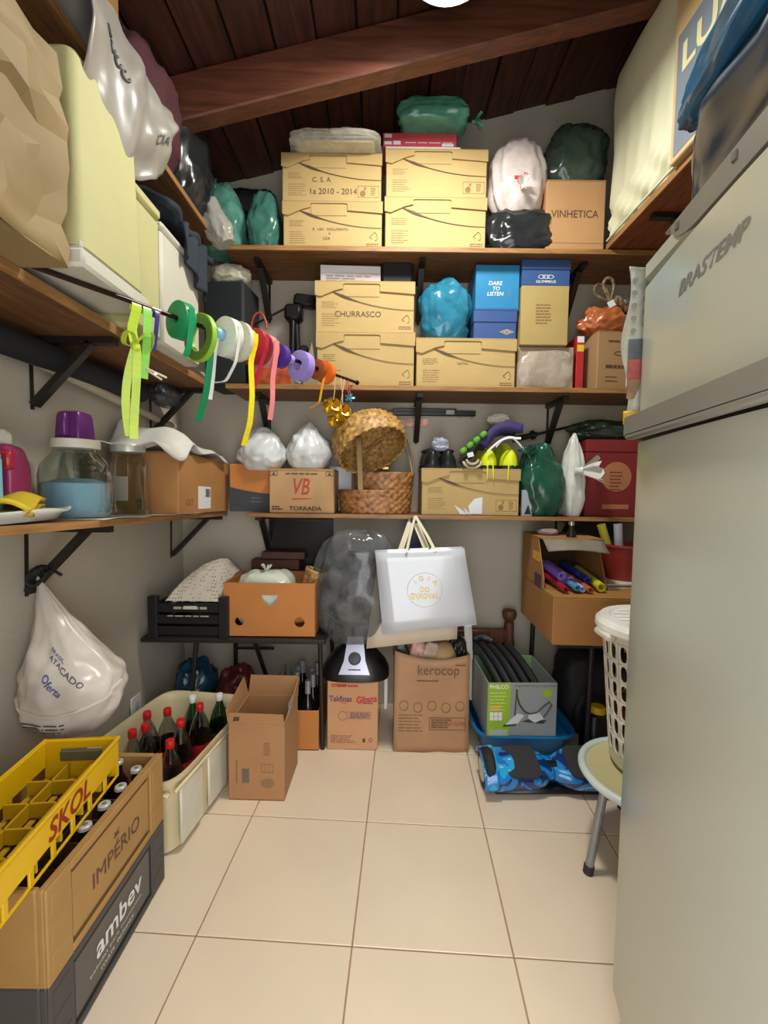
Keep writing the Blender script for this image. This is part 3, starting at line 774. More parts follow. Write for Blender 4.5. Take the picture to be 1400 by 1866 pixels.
p.box(-.46 * w, .46 * w, -.001, 0, .955 * h, .962 * h); lines(p, -.25 * w, .25 * w, .90 * h, 1, .01, -.0006, .006, 4, .05); lines(p, -.46 * w, -.3 * w, .16 * h, 2, .012, -.0006, .008, 6)
p.build('printed_marks', INKD, t, smooth=False)
ztor = ZL + h
WB = film('white bag film', 'd3d6d6', .93, .3, .6, 11, .1)
bag('white plastic bag with gathered top on the low shelf, next to the tied white bag', (436, 774, 524, 852), 2.33, .22, WB, 41, ZL + .22, boxy=2.3, crumple=.13, pinch=.8, folds=7)
bag('pointed white plastic bag sitting on the TORRADA carton', (524, 772, 604, 856), 2.31, .2, WB, 42, ztor, boxy=2.6, crumple=.13, pinch=.85, folds=8)
# baskets
WK = weave('wicker', '6e4425', 'bd8750'); WK2 = weave('golden wicker', '7d5526', 'c9a05c')
def woven(prof, n_st=26, rows=None, sx=1., sy=1., amp=.006):
    """woven wall: the radius swings in and out around the stakes, alternate rows in opposite phase"""
    mb = MB(); nu = n_st * 4
    def fn(u, v):
        k = v * (len(prof) - 1); i = min(int(k), len(prof) - 2); f = k - i
        r = prof[i][0] * (1 - f) + prof[i + 1][0] * f; z = prof[i][1] * (1 - f) + prof[i + 1][1] * f
        row = int(v * NV / 2 + .001)
        a = 2 * PI * u
        r += amp * math.sin(a * n_st + PI * row)
        return (r * math.cos(a) * sx, r * math.sin(a) * sy, z)
    NV = (rows or 8) * 2 + 1
    mb.grid(fn, nu, NV, cu=True)
    return mb
b0 = at(684, 937, 2.33); 
t = thing('wicker_basket', 'low oval wicker basket with a tall flat hoop handle on the shelf', 'basket', (b0.x, 2.335, ZL))
solidify(woven([(.175, 0), (.185, .125)], 22, 7, 1.05, .72).build('woven_wall', WK, t, angle=60), .006)
MB().lathe([(.001, .004), (.175, .004)], 30, None, False, 1.05, .72).build('base', WK, t)
MB().strip([(-.075 + .0 * k, -.11 + .22 * math.sin(s * .5) ** 2, .10 + .0) if False else (-.075 - .02 * math.sin(s), -.115 + .23 * (s / PI), .11 + .30 * math.sin(s) ** .7) for k, s in [(i, i * PI / 16) for i in range(17)]], .026, (1, 0, 0), .003).build('hoop_handle', mat('flat cane', 'a58a5a', .5), t)
t = thing('wicker_basket', 'brown wicker basket with a round cane handle set inside the low basket', 'basket', (b0.x + .045, 2.335, ZL + .03))
solidify(woven([(.13, 0), (.15, .19)], 20, 9, 1.05, .72).build('woven_wall', WK, t, angle=60), .006)
MB().lathe([(.001, .006), (.13, .006)], 30, None, False, 1.05, .72).build('base', WK, t)
MB().tube([(.15 * math.cos(s), .02, .17 + .30 * math.sin(s) ** .8) for s in [i * PI / 20 for i in range(21)]], .006, 7).build('round_handle', mat('cane', '8f6e48', .5), t)
MB().tube([(.02 + .13 * math.cos(s), -.05 + .1 * math.sin(s), .17 + .22 * math.sin(s)) for s in [i * PI / 20 for i in range(21)]], .005, 7).build('thin_handle', mat('cane', '8f6e48', .5), t)
MB().rbox(-.012, .03, -.03, .0, .20, .225, .006).build('gold_clasp', mat('brass', 'a98d45', .35, metal=.8), t)
t = thing('wicker_basket', 'round golden wicker basket tipped over on top of the others', 'basket', at(672, 862, 2.33), rot=(R(-42), R(-24), 0))
c0 = at(672, 802, 2.26); t.location = c0
solidify(woven([(.178, -.09), (.19, -.02), (.185, .05), (.165, .085)], 26, 9, 1.0, .78).build('woven_wall', WK2, t, angle=60), .006)
MB().lathe([(.001, .083), (.163, .085)], 30, None, False, 1.0, .78).build('base', WK2, t)
cx, zb, w, h = px_box(600, 850, 641, 932, 2.43, ZL)
o = MB().rbox(-w / 2, w / 2, 0, .012, 0, h, .002).build('white_card', WHITEM, smooth=False); o.location = (cx, 2.44, ZL); tag(o, 'white card standing behind the wicker baskets', 'card')
# archive box with shoes
archive('cardboard archive box under the shoes with torn white stickers', (767, 855, 949, 935), 2.215, .25, ZL, 'recycle', None, 8)
ob = COL.objects[-1]
zsh = at(858, 855, 2.215).z
bx = at(858, 935, 2.215).x; bw = at(949, 900, 2.215).x - at(767, 900, 2.215).x; bh = zsh - ZL
arch_last = [x for x in COL.objects if x.name.startswith('archive_box')][-1]
p = MB()
for (pts) in ([(-.16, .22), (-.1, .02), (-.02, .02), (-.1, .14)], [(-.02, .2), (.04, .36), (.12, .4), (.12, .03), (.0, .03)], [(-.07, .17), (.01, .02), (-.03, .02)]):
    p.prism([(a_ * bw, b_ * bh) for a_, b_ in pts], -.0016, 0)
p.build('torn_sticker', mat('sticker white', 'd6dbe2', .4), arch_last, smooth=False)
def shoe_mesh(L=.24, W=.085, H=.085, toe=.045):
    """shoe seen toe first: sole outline with a vamp that rises to the collar; toe points to -y"""
    mb = MB(); nu, nv = 22, 15
    def half(y):  # half width of the sole along the foot, y 0 toe .. 1 heel
        return W / 2 * (math.sin(min(1, y * 4) * PI / 2) ** .42 if y > 0 else 0.) * (1 - .22 * math.exp(-((y - .55) / .16) ** 2)) * (1 if y < .9 else math.sqrt(max(.02, 1 - ((y - .9) / .115) ** 2)))
    def hgt(y): return toe + (H - toe) * max(0, min(1, (y - .18) / .35)) ** 1.2 if y > .05 else toe * (.45 + .55 * y / .05)
    def fn(u, v):
        y = u ** 1.7; a = PI * v
        wv = half(y); hh = hgt(y)
        return (wv * math.cos(a) * (1 - .25 * math.sin(a) ** 2), -L / 2 + L * y, .018 + hh * math.sin(a) ** .75)
    mb.grid(fn, nu, nv)
    def sole(y, k, z): return (half(y) * 1.06 * k, -L / 2 - .003 + (L + .006) * y, z)
    return mb, half
def shoe(label, loc, rz, m, ms, L=.24, W=.085, H=.085, toe=.045, lace=None, trim=None):
    t = thing('shoe', label, 'shoe', loc, rz)
    mb, half = shoe_mesh(L, W, H, toe)
    mb.build('upper', m, t, angle=60)
    ys = [i / 20 for i in range(21)]
    poly = [(half(y) * 1.07, -L / 2 - .003 + (L + .006) * y) for y in ys] + [(-half(y) * 1.07, -L / 2 - .003 + (L + .006) * y) for y in ys[::-1]]
    MB().prism(poly, 0, .022, 'XY').build('sole', ms, t, angle=50)
    if lace:
        p = MB()
        for i in range(4): p.tube([(-.02, -L * .22 + i * .018, toe + .022 + i * .009), (0, -L * .22 + i * .018 - .002, toe + .03 + i * .009), (.02, -L * .22 + i * .018, toe + .022 + i * .009)], .0022, 5)
        for sx in lace:
            p.tube([(sx * .2, -L * .22, toe + .025), (sx, -L * .5 - .004, .035), (sx * 1.15, -L * .5 - .012, -.015), (sx * 1.25, -L * .5 - .012, -.055)], [.0025, .003, .0045, .002], 6)
        p.build('laces', trim or m, t)
    if trim and not lace:
        MB().tube([(-.032, L * .05, H + .002), (0, -L * .05, H + .006), (.032, L * .05, H + .002), (.034, L * .3, H), (0, L * .42, H + .012), (-.034, L * .3, H)], .006, 6, closed=True).build('collar', trim, t)
    return t
LEA = mat('black leather', '15181a', .38, var=.15)
YEL = mat('neon yellow', 'd6e01e', .5, var=.05); SOL = mat('dark sole', '1d1d1f', .6)
for i, px_ in enumerate((786, 818)):
    p0 = at(px_, 853, 2.26)
    shoe('left black leather shoe toe forward on the archive box' if i == 0 else 'black leather shoe beside the rope coil on the archive box', (p0.x, 2.33, zsh), .06 if i == 0 else -.08, LEA, SOL, .235, .088, .10, .075, trim=mat('black lining', '26282b', .8))
o = bag_mesh(.08, .07, .075, 44, boxy=2.1, crumple=.3).build('paper_ball', mat('bluish paper', 'aeb4c6', .6)); o.location = at(803, 822, 2.3); tag(o, 'crumpled bluish paper stuffed above the black leather shoes', 'paper')
for i, px_ in enumerate((892, 928)):
    p0 = at(px_, 853, 2.25)
    shoe('neon yellow sports shoe with dangling laces beside the rope coil' if i == 0 else 'neon yellow sports shoe with dangling laces beside the green bag', (p0.x, 2.335, zsh), (-.05, .05)[i], YEL, SOL, .24, .092, .125, .088, lace=(-.012, .014) if i == 0 else (-.02,), trim=YEL)
# purple and white folded jersey lying on the yellow shoes
zj = zsh + .15
t = thing('folded_jersey', 'purple jersey with white trim folded over the yellow shoes', 'clothing', (at(912, 850, 2.3).x, 2.32, zj))
def jer(u, v):
    s = u; x = -.11 + .2 * s; z = .075 * math.sin(min(1, s * 1.15) * PI * .62) - .06 * max(0, .25 - s) * 4 * .5
    return (x, -.10 + .2 * v, z + .008 * math.sin(v * 9 + s * 4))
solidify(MB().grid(jer, 18, 10).build('cloth', mat('purple cloth', '352a62', .8, bump=.2, bscale=60), t, angle=70), .045)
MB().strip([(-.095 + .17 * s, -.112 - .004, -.062 + .075 * math.sin(min(1, s * 1.2) * PI * .6)) for s in [i / 12 for i in range(13)]], .012, (0, .3, 1), .004).build('white_trim', WHITEM, t)
MB().strip([(-.05 + .13 * s, -.116, -.035 + .05 * math.sin(s * PI)) for s in [i / 12 for i in range(13)]], .010, (0, .3, 1), .003).build('white_trim', WHITEM, t)
o = bag_mesh(.12, .09, .055, 45, boxy=2.2, crumple=.25).build('white_sock', mat('cream sock', 'd7d2c4', .85, bump=.3, bscale=70)); o.location = (t.location.x - .01, 2.33, zj + .095); tag(o, 'rolled cream sock lying on top of the purple jersey', 'sock')
# green and black straps with a coiled rope
t = thing('strap_bundle', 'bundle of black and green padded straps with a white tag', 'strap', (at(855, 853, 2.28).x, 2.30, zsh))
for k in range(3):
    MB().tube([(-.05 + .1 * s + .01 * k, -.04 + .03 * k, .03 + .10 * s + .02 * k + .008 * math.sin(s * 9)) for s in [i / 10 for i in range(11)]], .02, 8, flat=.6).build('strap', BLACKM, t)
for k in range(4):
    MB().rbox(-.02, .02, -.012, .012, -.014, .014, .008, Matrix.Translation((-.045 + .034 * k, -.085, .095 + .028 * k)) @ Matrix.Rotation(-.6, 4, 'Y')).build('green_pad', mat('green pad', '5aa329', .5), t)
MB().tube([(.045 * math.cos(s), -.1 + .012 * math.sin(s * 3), .036 + .03 * math.sin(s)) for s in [PI + i * PI / 12 for i in range(13)]], .007, 7).build('rope_loop', mat('cream rope', 'b9ad8e', .8), t)
MB().tube([(.03 * math.cos(s), -.105, .05 + .025 * math.sin(s)) for s in [PI + i * PI / 12 for i in range(13)]], .007, 7).build('rope_loop', MATS['cream rope'], t)
MB().rbox(-.016, .016, -.002, .002, -.012, .012, .001, Matrix.Translation((-.012, -.11, .072)) @ Matrix.Rotation(-.3, 4, 'Y')).build('paper_tag', WHITEM, t)
# bags and red box on the right of the low shelf
GB2 = film('bottle green film', '1f5140', .93, .2, .8, 9, .35)
bag('dark green plastic bag drooping over the shelf beside the red box', (948, 812, 1030, 938), 2.27, .2, GB2, 46, ZL, boxy=3, crumple=.12, pinch=.35, lean=(-.07, 0), knot=(965, 832), ksize=.06, kn=4, kup=(-.3, -.2, .9), dz=-.05)
cx, zb, w, h = px_box(951, 893, 971, 937, 2.205, ZL)
t = thing('small_grey_box', 'small grey card box with a dark triangle tucked before the green bag', 'box', (cx, 2.204, ZL)); MB().rbox(-w / 2, w / 2, 0, .02, 0, h, .001).build('carton', mat('grey card', '9aa1ad', .5), t, smooth=False)
MB().prism([(-.25 * w, .08 * h), (.4 * w, .08 * h), (.1 * w, .45 * h)], -.001, 0).build('dark_print', BLACKM, t, smooth=False)
WB2 = film('white carrier film', 'd9dcd6', .9, .28, .6, 11, .1)
bag('white plastic bag with a large knotted bow in front of the red box', (1022, 792, 1066, 928), 2.255, .14, WB2, 47, ZL, boxy=2.6, crumple=.08, pinch=.4, folds=6, knot=(1052, 858), ksize=.115, kn=3, kup=(1, -.35, .05), dz=-.08)
cx, zb, w, h = px_box(1064, 802, 1184, 939, 2.25, ZL)
t = thing('gift_box', 'dark red box with a round tan emblem on the low shelf by the fridge', 'box', (cx, 2.25, ZL))
RBX = mat('dark red board', '7c1f22', .55, var=.08)
MB().rbox(-w / 2 + .003, w / 2 - .003, 0, .2, 0, h * .84, .003).build('body', RBX, t, smooth=False)
MB().rbox(-w / 2, w / 2, -.003, .204, h * .84, h, .003).build('lid', RBX, t, smooth=False)
MB().lathe([(.001, 0), (.078, 0), (.078, .001), (.001, .001)], 30, Matrix.Translation((.0, -.0005, .52 * h)) @ FACE['-y']).build('round_emblem', mat('tan print', 'a9714e', .6), t, smooth=False)
p = MB(); lines(p, -.035, .035, .585 * h, 6, .018, -.0018, .006, 3, .5); p.build('emblem_text', mat('brown red print', '6b332a', .6), t, smooth=False)
MB().box(-.07, .07, -.001, 0, .10 * h, .16 * h).build('tan_strip', MATS['tan print'], t, smooth=False)
o = bag_mesh(.36, .16, .11, 48, boxy=2.3, crumple=.16).build('plastic_bag', film('murky green film', '33443a', .93, .22, .8, 9, .3), angle=70); o.location = (cx - .03, 2.34, ZL + h); tag(o, 'murky green plastic bag lying on the dark red box', 'bag')
# things fixed to the back wall below the middle shelf
t = thing('wall_bar', 'black metal bar with clips mounted on the back wall', 'bar', at(780, 752, 2.46))
MB().rbox(-.37, .27, -.012, .012, -.018, .012, .003).build('bar', BLACK, t); MB().rbox(-.2, .16, -.014, .010, .0, .022, .003).build('upper_bar', BLACK, t)
MB().rbox(.10, .15, -.015, -.01, -.012, .016, .002).build('grey_plate', mat('grey metal', '8c8f92', .4, metal=.6), t)
for xx in (.18, .25): MB().cyl((xx, 0, -.018), (xx, 0, -.032), .003).build('clip', mat('grey metal'), t)
o = MB().rbox(-.09, .09, -.003, 0, -.022, .022, .001).build('wall_sticker', mat('red white sticker', 'd9a08f', .5, var=.5, scale=22), smooth=False); o.location = at(752, 770, 2.47); tag(o, 'pale red and white sticker strip on the wall below the bar', 'sticker')
t = thing('black_umbrella', 'thin black umbrella leaning behind the green bag', 'umbrella', (0, 0, 0))
a_ = at(935, 801, 2.40); b_ = at(1090, 766, 2.42)
MB().cyl(a_, a_ + (b_ - a_) * .28, .018, .014, 10).build('handle', BLACK, t); MB().cyl(a_ + (b_ - a_) * .25, b_, .008, .006, 8).build('shaft', BLACK, t); MB().cyl(a_ + (b_ - a_) * .215, a_ + (b_ - a_) * .245, .026, .026, 12).build('collar', BLACK, t)
# ---------------------------------------------------------------- left upper shelf: paper bag, foam boxes, bags
FOAM = mat('foam cream', 'b7b27f', .75, var=.03, bump=.12, bscale=120); FOAMW = mat('foam white', 'c2bfb0', .75, var=.03, bump=.12, bscale=120)
KB = mat('brown paper bag', '8f7850', .7, var=.14, scale=5, bump=.35, bscale=12)
t = thing('paper_bag', 'large crumpled brown paper bag standing on the left shelf', 'bag', (-.925, .845, ZM))
def crinkled_bag(w, d, h, seed, amp, top_in=.0):
    mb = MB(); per = []
    N = 24
    for (ax, ay, bx_, by_) in ((-w / 2, -d / 2, w / 2, -d / 2), (w / 2, -d / 2, w / 2, d / 2), (w / 2, d / 2, -w / 2, d / 2), (-w / 2, d / 2, -w / 2, -d / 2)):
        for i in range(N): per.append((ax + (bx_ - ax) * i / N, ay + (by_ - ay) * i / N))
    def fn(u, v):
        k = u * len(per); i = int(k) % len(per); x, y = per[i]
        q = (x * 6, y * 6, v * h * 6)
        s = amp * (.5 * noise.noise(Vector(q) * .6 + Vector((seed, 0, 0))) + .9 * (ridge((q[0] * 1.1, q[1] * 1.1, q[2] * 1.1), seed) - .8))
        vd = noise.voronoi(Vector((x * 11 + seed + v * 2, y * 11 - v, v * h * 11)))[0]; s += amp * 1.5 * (vd[0] - .5); s *= 1 - .8 * max(abs(x) / (w / 2), 0) ** 12 * max(abs(y) / (d / 2), 0) ** 12
        s *= min(1, .25 + v * 3)
        nx, ny = x / (w / 2), y / (d / 2)
        k2 = 1 - top_in * v
        return (x * k2 + s * nx, y * (1 - .04 * v) + s * ny, v * h + .02 * v * noise.noise(Vector((x * 8, y * 8, seed))))
    mb.grid(fn, len(per), 56, cu=True)
    return mb
def facet_bag(w, d, h, n, rows, amp, seed):
    """paper sack with hard creases: a coarse net of flat facets pushed in and out"""
    rr = random.Random(seed); mb = MB(); per = []
    for (ax, ay, bx_, by_) in ((-w / 2, -d / 2, w / 2, -d / 2), (w / 2, -d / 2, w / 2, d / 2), (w / 2, d / 2, -w / 2, d / 2), (-w / 2, d / 2, -w / 2, -d / 2)):
        for i in range(n): per.append((ax + (bx_ - ax) * i / n, ay + (by_ - ay) * i / n, i))
    vs = []; fs = []; m_ = len(per)
    for r in range(rows):
        v = r / (rows - 1)
        for (x, y, i) in per:
            cor = .35 if i == 0 else 1
            s_ = amp * (rr.random() - .6) * 1.5 * cor * min(1, .2 + v * 4) + amp * 1.2 * noise.noise(Vector((x * 5, y * 5, v * 3 + seed))) * cor
            nx = (x / (w / 2)) ** 5; ny = (y / (d / 2)) ** 5
            jx = (rr.random() - .5) * w / n * .7 * cor; jz = (rr.random() - .5) * h / rows * .8 * (0 < r < rows - 1)
            vs.append((x + s_ * nx + (jx if abs(ny) > .9 else 0), y + s_ * ny + (jx if abs(nx) > .9 else 0), v * h + jz + (.02 * (rr.random() - .3) if r == rows - 1 else 0)))
    for r in range(rows - 1):
        for k in range(m_):
            a, b = r * m_ + k, r * m_ + (k + 1) % m_; c, e = a + m_, b + m_
            if rr.random() < .5: fs += [(a, b, e), (a, e, c)]
            else: fs += [(a, b, c), (b, e, c)]
    return mb.add(vs, fs)
o = facet_bag(.36, .39, .455, 7, 11, .020, 5).build('paper_wall', KB, t, angle=16); solidify(o, .002)
MB().box(-.175, .175, -.195, .195, 0, .004).build('base', KB, t)
t = thing('foam_box', 'cream foam box turned upside down on its white lid, overhanging left shelf', 'box', (-.935, 1.09, ZM + .025))
MB().rbox(-.195, .195, -.015, .285, 0, .045, .008).build('lid', FOAMW, t); MB().rbox(-.18, .18, 0, .27, .045, .07, .004).build('lid_step', FOAMW, t)
body = MB(); 
def frust(w0, d0, w1, d1, z0, z1, yc=.135, b=.02):
    vs = []; 
    for (w, d, z) in ((w0, d0, z0), (w1, d1, z1 - b), (w1 - 2 * b * .7, d1 - 2 * b * .7, z1)):
        for (sx, sy) in ((-1, -1), (-.93, -1), (.93, -1), (1, -.93), (1, .93), (.93, 1), (-.93, 1), (-1, .93)):
            pass
    return vs
def tapered(w0, d0, w1, d1, z0, z1, r=.025, yc=0., n=5, rb=.015):
    """tapered block with rounded corners; returns an MB"""
    mb = MB(); prof = [(0, z0, w0, d0), (0, z1 - rb, w1, d1), (rb * .3, z1 - rb * .3, w1, d1), (rb, z1, w1, d1)]
    rows = []
    for (ins, z, w, d) in prof:
        ring = []
        for qx, qy, a0 in ((1, 1, 0), (-1, 1, 90), (-1, -1, 180), (1, -1, 270)):
            for i in range(n):
                a = R(a0 + 90 * i / (n - 1)); rr = max(.002, r - ins * .3)
                ring.append((qx * (w / 2 - ins - rr) + rr * math.cos(a), yc + qy * (d / 2 - ins - rr) + rr * math.sin(a), z))
        rows.append(ring)
    m_ = len(rows[0]); vs = [p for r_ in rows for p in r_]; fs = []
    for i in range(len(rows) - 1):
        for k in range(m_): fs.append((i * m_ + k, i * m_ + (k + 1) % m_, (i + 1) * m_ + (k + 1) % m_, (i + 1) * m_ + k))
    fs.append(tuple(range(m_ - 1, -1, -1))); fs.append(tuple(range((len(rows) - 1) * m_, len(rows) * m_)))
    mb.add(vs, fs); return mb
tapered(.37, .28, .34, .265, .055, .535, .025, .135, 5, .02).build('body', FOAM, t, angle=50)
t = thing('foam_box', 'pale yellow foam box on the left shelf behind the overhanging one', 'box', (-.955, 1.405, ZM))
MB().rbox(-.155, .155, 0, .15, 0, .41, .012).build('body', FOAM, t); MB().rbox(-.16, .16, -.004, .154, .41, .45, .01).build('lid', FOAM, t)
t = thing('foam_box', 'white foam box on the left shelf in front of the black case', 'box', (-.955, 1.575, ZM))
MB().rbox(-.15, .15, 0, .31, 0, .40, .01).build('body', FOAMW, t); MB().rbox(-.155, .155, -.002, .314, .40, .43, .01).build('lid', FOAMW, t)
NAVY = mat('navy cloth', '1c2531', .85, var=.15, bump=.3, bscale=30)
o = MB().grid(lambda u, v: (-1.1 + .31 * u + .012 * math.sin(v * 14), 1.60 + .38 * v, ZM + .445 + .10 * math.sin(u * 2.2 + .3) * (1 - .25 * v) + .02 * noise.noise(Vector((u * 5, v * 6, 2)))), 22, 26).build('navy_garment', NAVY, angle=70); solidify(o, .03)
tag(o, 'navy garment folded over the white foam box', 'clothing')
o = MB().grid(lambda u, v: (-.79 + .014 * math.sin(v * 16 + u * 2) + .01 * u, 1.70 + .22 * v, ZM + .50 - .22 * u * (.6 + .4 * v) + .01 * math.sin(v * 9)), 14, 26).build('navy_sleeve', NAVY, angle=70); solidify(o, .008)
tag(o, 'dark blue sleeve hanging down beside the white foam box', 'clothing')
o = bag_mesh(.2, .26, .13, 51, boxy=2.6, crumple=.14).build('plastic_bag', film('greyish film', 'b9b6aa', .9, .3, .6, 10), angle=70); o.location = (-1.0, 1.46, ZM + .455); tag(o, 'greyish plastic bag lying on the pale yellow foam box', 'bag')
# ---------------------------------------------------------------- high left shelf
ZH = ZT + .03
WB3 = film('white carrier bag', '938e86', .97, .35, .5, 7, .12)
t = thing('plastic_bag', 'white carrier bag with dark print drooping over the high left shelf edge', 'bag', (0, 0, 0))
def drp(u, v):
    # u along the shelf (away), v from the shelf top over the edge and down
    y = 1.14 + .44 * u
    top = .15 * math.sin(min(1, v * 1.6) * PI * .5)
    if v < .45:
        k = v / .45; x = -.89 + .10 * k; z = ZH + .045 + .10 * math.sin(k * PI * .75) + .03 * math.sin(u * 5)
    else:
        k = (v - .45) / .55; x = -.79 + .045 * math.sin(k * PI) + .012 * math.sin(u * 14 + k * 3); z = ZH + .116 - .40 * k * (.55 + .45 * math.sin(PI * (u * .8 + .2)))
    return (x + .02 * noise.noise(Vector((u * 7, v * 7, 3))) + .016 * (ridge((u * 5, v * 6, 1)) - .8), y + .02 * math.sin(v * 6), z + .008 * noise.noise(Vector((u * 9, v * 9, 1))))
solidify(MB().grid(drp, 40, 44).build('film', WB3, t, angle=70), .004)
mat('grey ink', '4b4d4f', .6)
for i in range(4):
    MB().tube([Vector(drp(.22 + .045 * i + .02 * math.cos(s), .60 + .03 * i + .022 * math.sin(s))) + Vector((.005, 0, .003)) for s in [k * 2 * PI / 12 for k in range(10)]], .0035, 5).build('print', MATS['grey ink'], t)
wrap(text(t, 'CIA', (0, 0, 0), .028, MATS['grey ink'], '+x', bold=.01), lambda c: Vector(drp(.80 + c.y / .44, .80 - c.z / .55)) + Vector((.006, 0, .002)))
o = bag_mesh(.30, .40, .38, 52, boxy=2.6, crumple=.12).build('maroon_garment', mat('maroon cloth', '4a1f26', .85, var=.15, bump=.3, bscale=25), angle=70); o.location = (-.965, 1.66, ZH); tag(o, 'maroon garment heaped on the high left shelf', 'clothing')
bag('black garbage bag bulging at the far end of high left shelf', (292, 205, 372, 352), 2.0, .32, DARKB, 53, ZH, boxy=2.6, crumple=.12)
o = COL.objects[-1]; o.location.x = -.955; o.scale = (1.35, 1, 1)
t = thing('flat_case', 'flat dark case lying under the carton on the high left shelf', 'case', (-1.0, 1.30, ZH)); MB().rbox(-.13, .11, 0, .14, 0, .19, .012).build('shell', mat('dark case', '221a17', .6), t); MB().rbox(-.05, .05, -.012, 0, .12, .14, .004).build('handle', BLACK, t)
t = thing('cardboard_box', 'brown carton on the dark flat case near the roof', 'box', (-1.0, 1.285, ZH + .19)); carton_parts(t, .275, .165, .16, CARDD)
t = thing('cardboard_box', 'small brown carton at the near end of the high left shelf', 'box', (-1.005, 1.0, ZH)); carton_parts(t, .27, .13, .26, CARDD)
t = thing('plastic_bag', 'white carrier bag with looped handles lying on the crumpled paper bag', 'bag', (-.95, .98, ZM + .44))
bag_mesh(.24, .16, .12, 54, boxy=2.3, crumple=.14).build('bag_body', WB, t, angle=70)
MB().tube([(-.06 + .1 * math.cos(s), -.04, .13 + .035 * math.sin(s)) for s in [i * PI / 10 for i in range(-1, 12)]], .009, 7, flat=.4).build('handle', WB, t)

# ---------------------------------------------------------------- rolls stored under the left shelf
t = thing('fabric_roll', 'long black fabric roll stored under the left upper shelf', 'roll', (-1.10, 0, 1.70))
MB().cyl((0, .2, 0), (0, 1.95, 0), .042, .042, 18).build('roll', mat('black roll', '14161a', .8, var=.2), t); MB().lathe([(.002, 0), (.018, 0), (.018, .004), (.002, .004)], 14, Matrix.Translation((0, 1.952, 0)) @ Matrix.Rotation(R(-90), 4, 'X')).build('core', mat('core card', '6d5638', .8), t)
t = thing('white_tube', 'long pale cardboard tube leaning along the left wall', 'tube', (0, 0, 0))
a_ = atx(60, 655, -1.11); b_ = atx(312, 776, -1.13)
MB().cyl(a_, b_, .018, .018, 14).build('tube', mat('pale tube', 'aaa08c', .6), t); MB().cyl(b_, b_ + (b_ - a_) * .02, .021, .021, 14).build('end_cap', WHITE, t)
o = bag_mesh(.13, .22, .12, 55, boxy=2.2, crumple=.15).build('plastic_bag', film('dusty clear film', '3d4148', .8, .15, .7, 10), angle=70); o.location = atx(305, 742, -1.07); tag(o, 'dusty clear plastic bag wedged under the left upper shelf', 'bag')

# ---------------------------------------------------------------- rod with ribbons across the corner
ZR = ZM + .017
RA = atz(30, 474, ZR); RB_ = atz(650, 697, ZR)
RD = (RB_ - RA).normalized()
rang = math.atan2(RD.y, RD.x)
t = thing('ribbon_rod', 'thin dark metal rod across the shelf corner carrying ribbon rolls', 'rod', RA)
MB().cyl((0, 0, 0), RB_ - RA, .007, .007, 12).build('rod', mat('dark steel', '3a2f28', .3, metal=.8), t)
MB().cyl((RB_ - RA), (RB_ - RA) * 1.006, .011, .011, 12).build('end_cap', BLACK, t)
MB().cyl((RB_ - RA) * .235, (RB_ - RA) * .255, .0075, .0075, 12).build('bright_sleeve', mat('bright steel', 'b9b6b0', .25, metal=.9), t)
def rod_at(px):
    lo, hi = 0., 1.
    for _ in range(40):
        m_ = (lo + hi) / 2; p_ = RA + (RB_ - RA) * m_; v = p_ - _C
        x = 700 + FPX * v.dot(_right) / v.dot(_f)
        if x < px: lo = m_
        else: hi = m_
    return RA + (RB_ - RA) * lo
def ribm(name, c): return mat('ribbon ' + name, c, .38, var=.06, scale=14, stretch=(1, 1, 6))
def spool(label, px, r, w, m, hole=.022, tail=None, core=None, mside=None, group=None, ring=None, tw=None):
    """roll of ribbon hung on the rod by its hole; tail = list of (pixel x, pixel y) from the roll downwards"""
    p0 = rod_at(px)
    c = p0 + Vector((0, 0, -(hole - .007)))
    t = thing('ribbon_roll', label, 'ribbon', c, rang)
    ri = hole if ring is None else ring
    # axis along local x
    M = Matrix.Rotation(R(90), 4, 'Y')
    MB().lathe([(ri, -w / 2), (r * .96, -w / 2), (r, -w / 2 + .0012), (r, w / 2 - .0012), (r * .96, w / 2), (ri, w / 2), (ri, -w / 2)], 36, M, False).build('wound_ribbon', m, t, angle=40)
    if mside:
        MB().lathe([(ri * 1.02, -w / 2 - .0008), (r * .95, -w / 2 - .0008)], 36, M, False).build('roll_side', mside, t)
    if core:
        MB().lathe([(hole, -w / 2 - .002), (hole + .008, -w / 2 - .002), (hole + .008, w / 2 + .002), (hole, w / 2 + .002), (hole, -w / 2 - .002)], 24, M, False).build('core', core, t)
    if tail:
        inv = Matrix.Rotation(-rang, 4, 'Z')
        pts = []
        side = Vector((-RD.y, RD.x, 0)) * -r   # the side of the roll that faces the room
        for (x, y) in tail:
            q = at(x, y, (c + side).y); pts.append(inv @ (q - c))
        s0 = inv @ (side)
        pts = [s0 + Vector((0, 0, r * .5)) * 1.0, s0] + pts
        sm = []
        for i in range(len(pts) - 1):
            for k in range(5):
                a, b = pts[i], pts[i + 1]; sm.append(a.lerp(b, k / 5))
        sm.append(pts[-1])
        sm2 = [sm[0]] + [(sm[i - 1] + sm[i] * 2 + sm[i + 1]) / 4 for i in range(1, len(sm) - 1)] + [sm[-1]]
        MB().strip(sm2, tw or w, (1, 0, 0), .0006).build('tail', m, t)
    return t
LIME = ribm('lime', 'b6cf3c'); LGRN = ribm('light green', '86c95a'); NVY = ribm('navy', '27306e'); GRN = ribm('green', '138a55'); LIM2 = ribm('olive lime', '8dbb3a'); OLV2 = ribm('olive side', '5d7f2a')
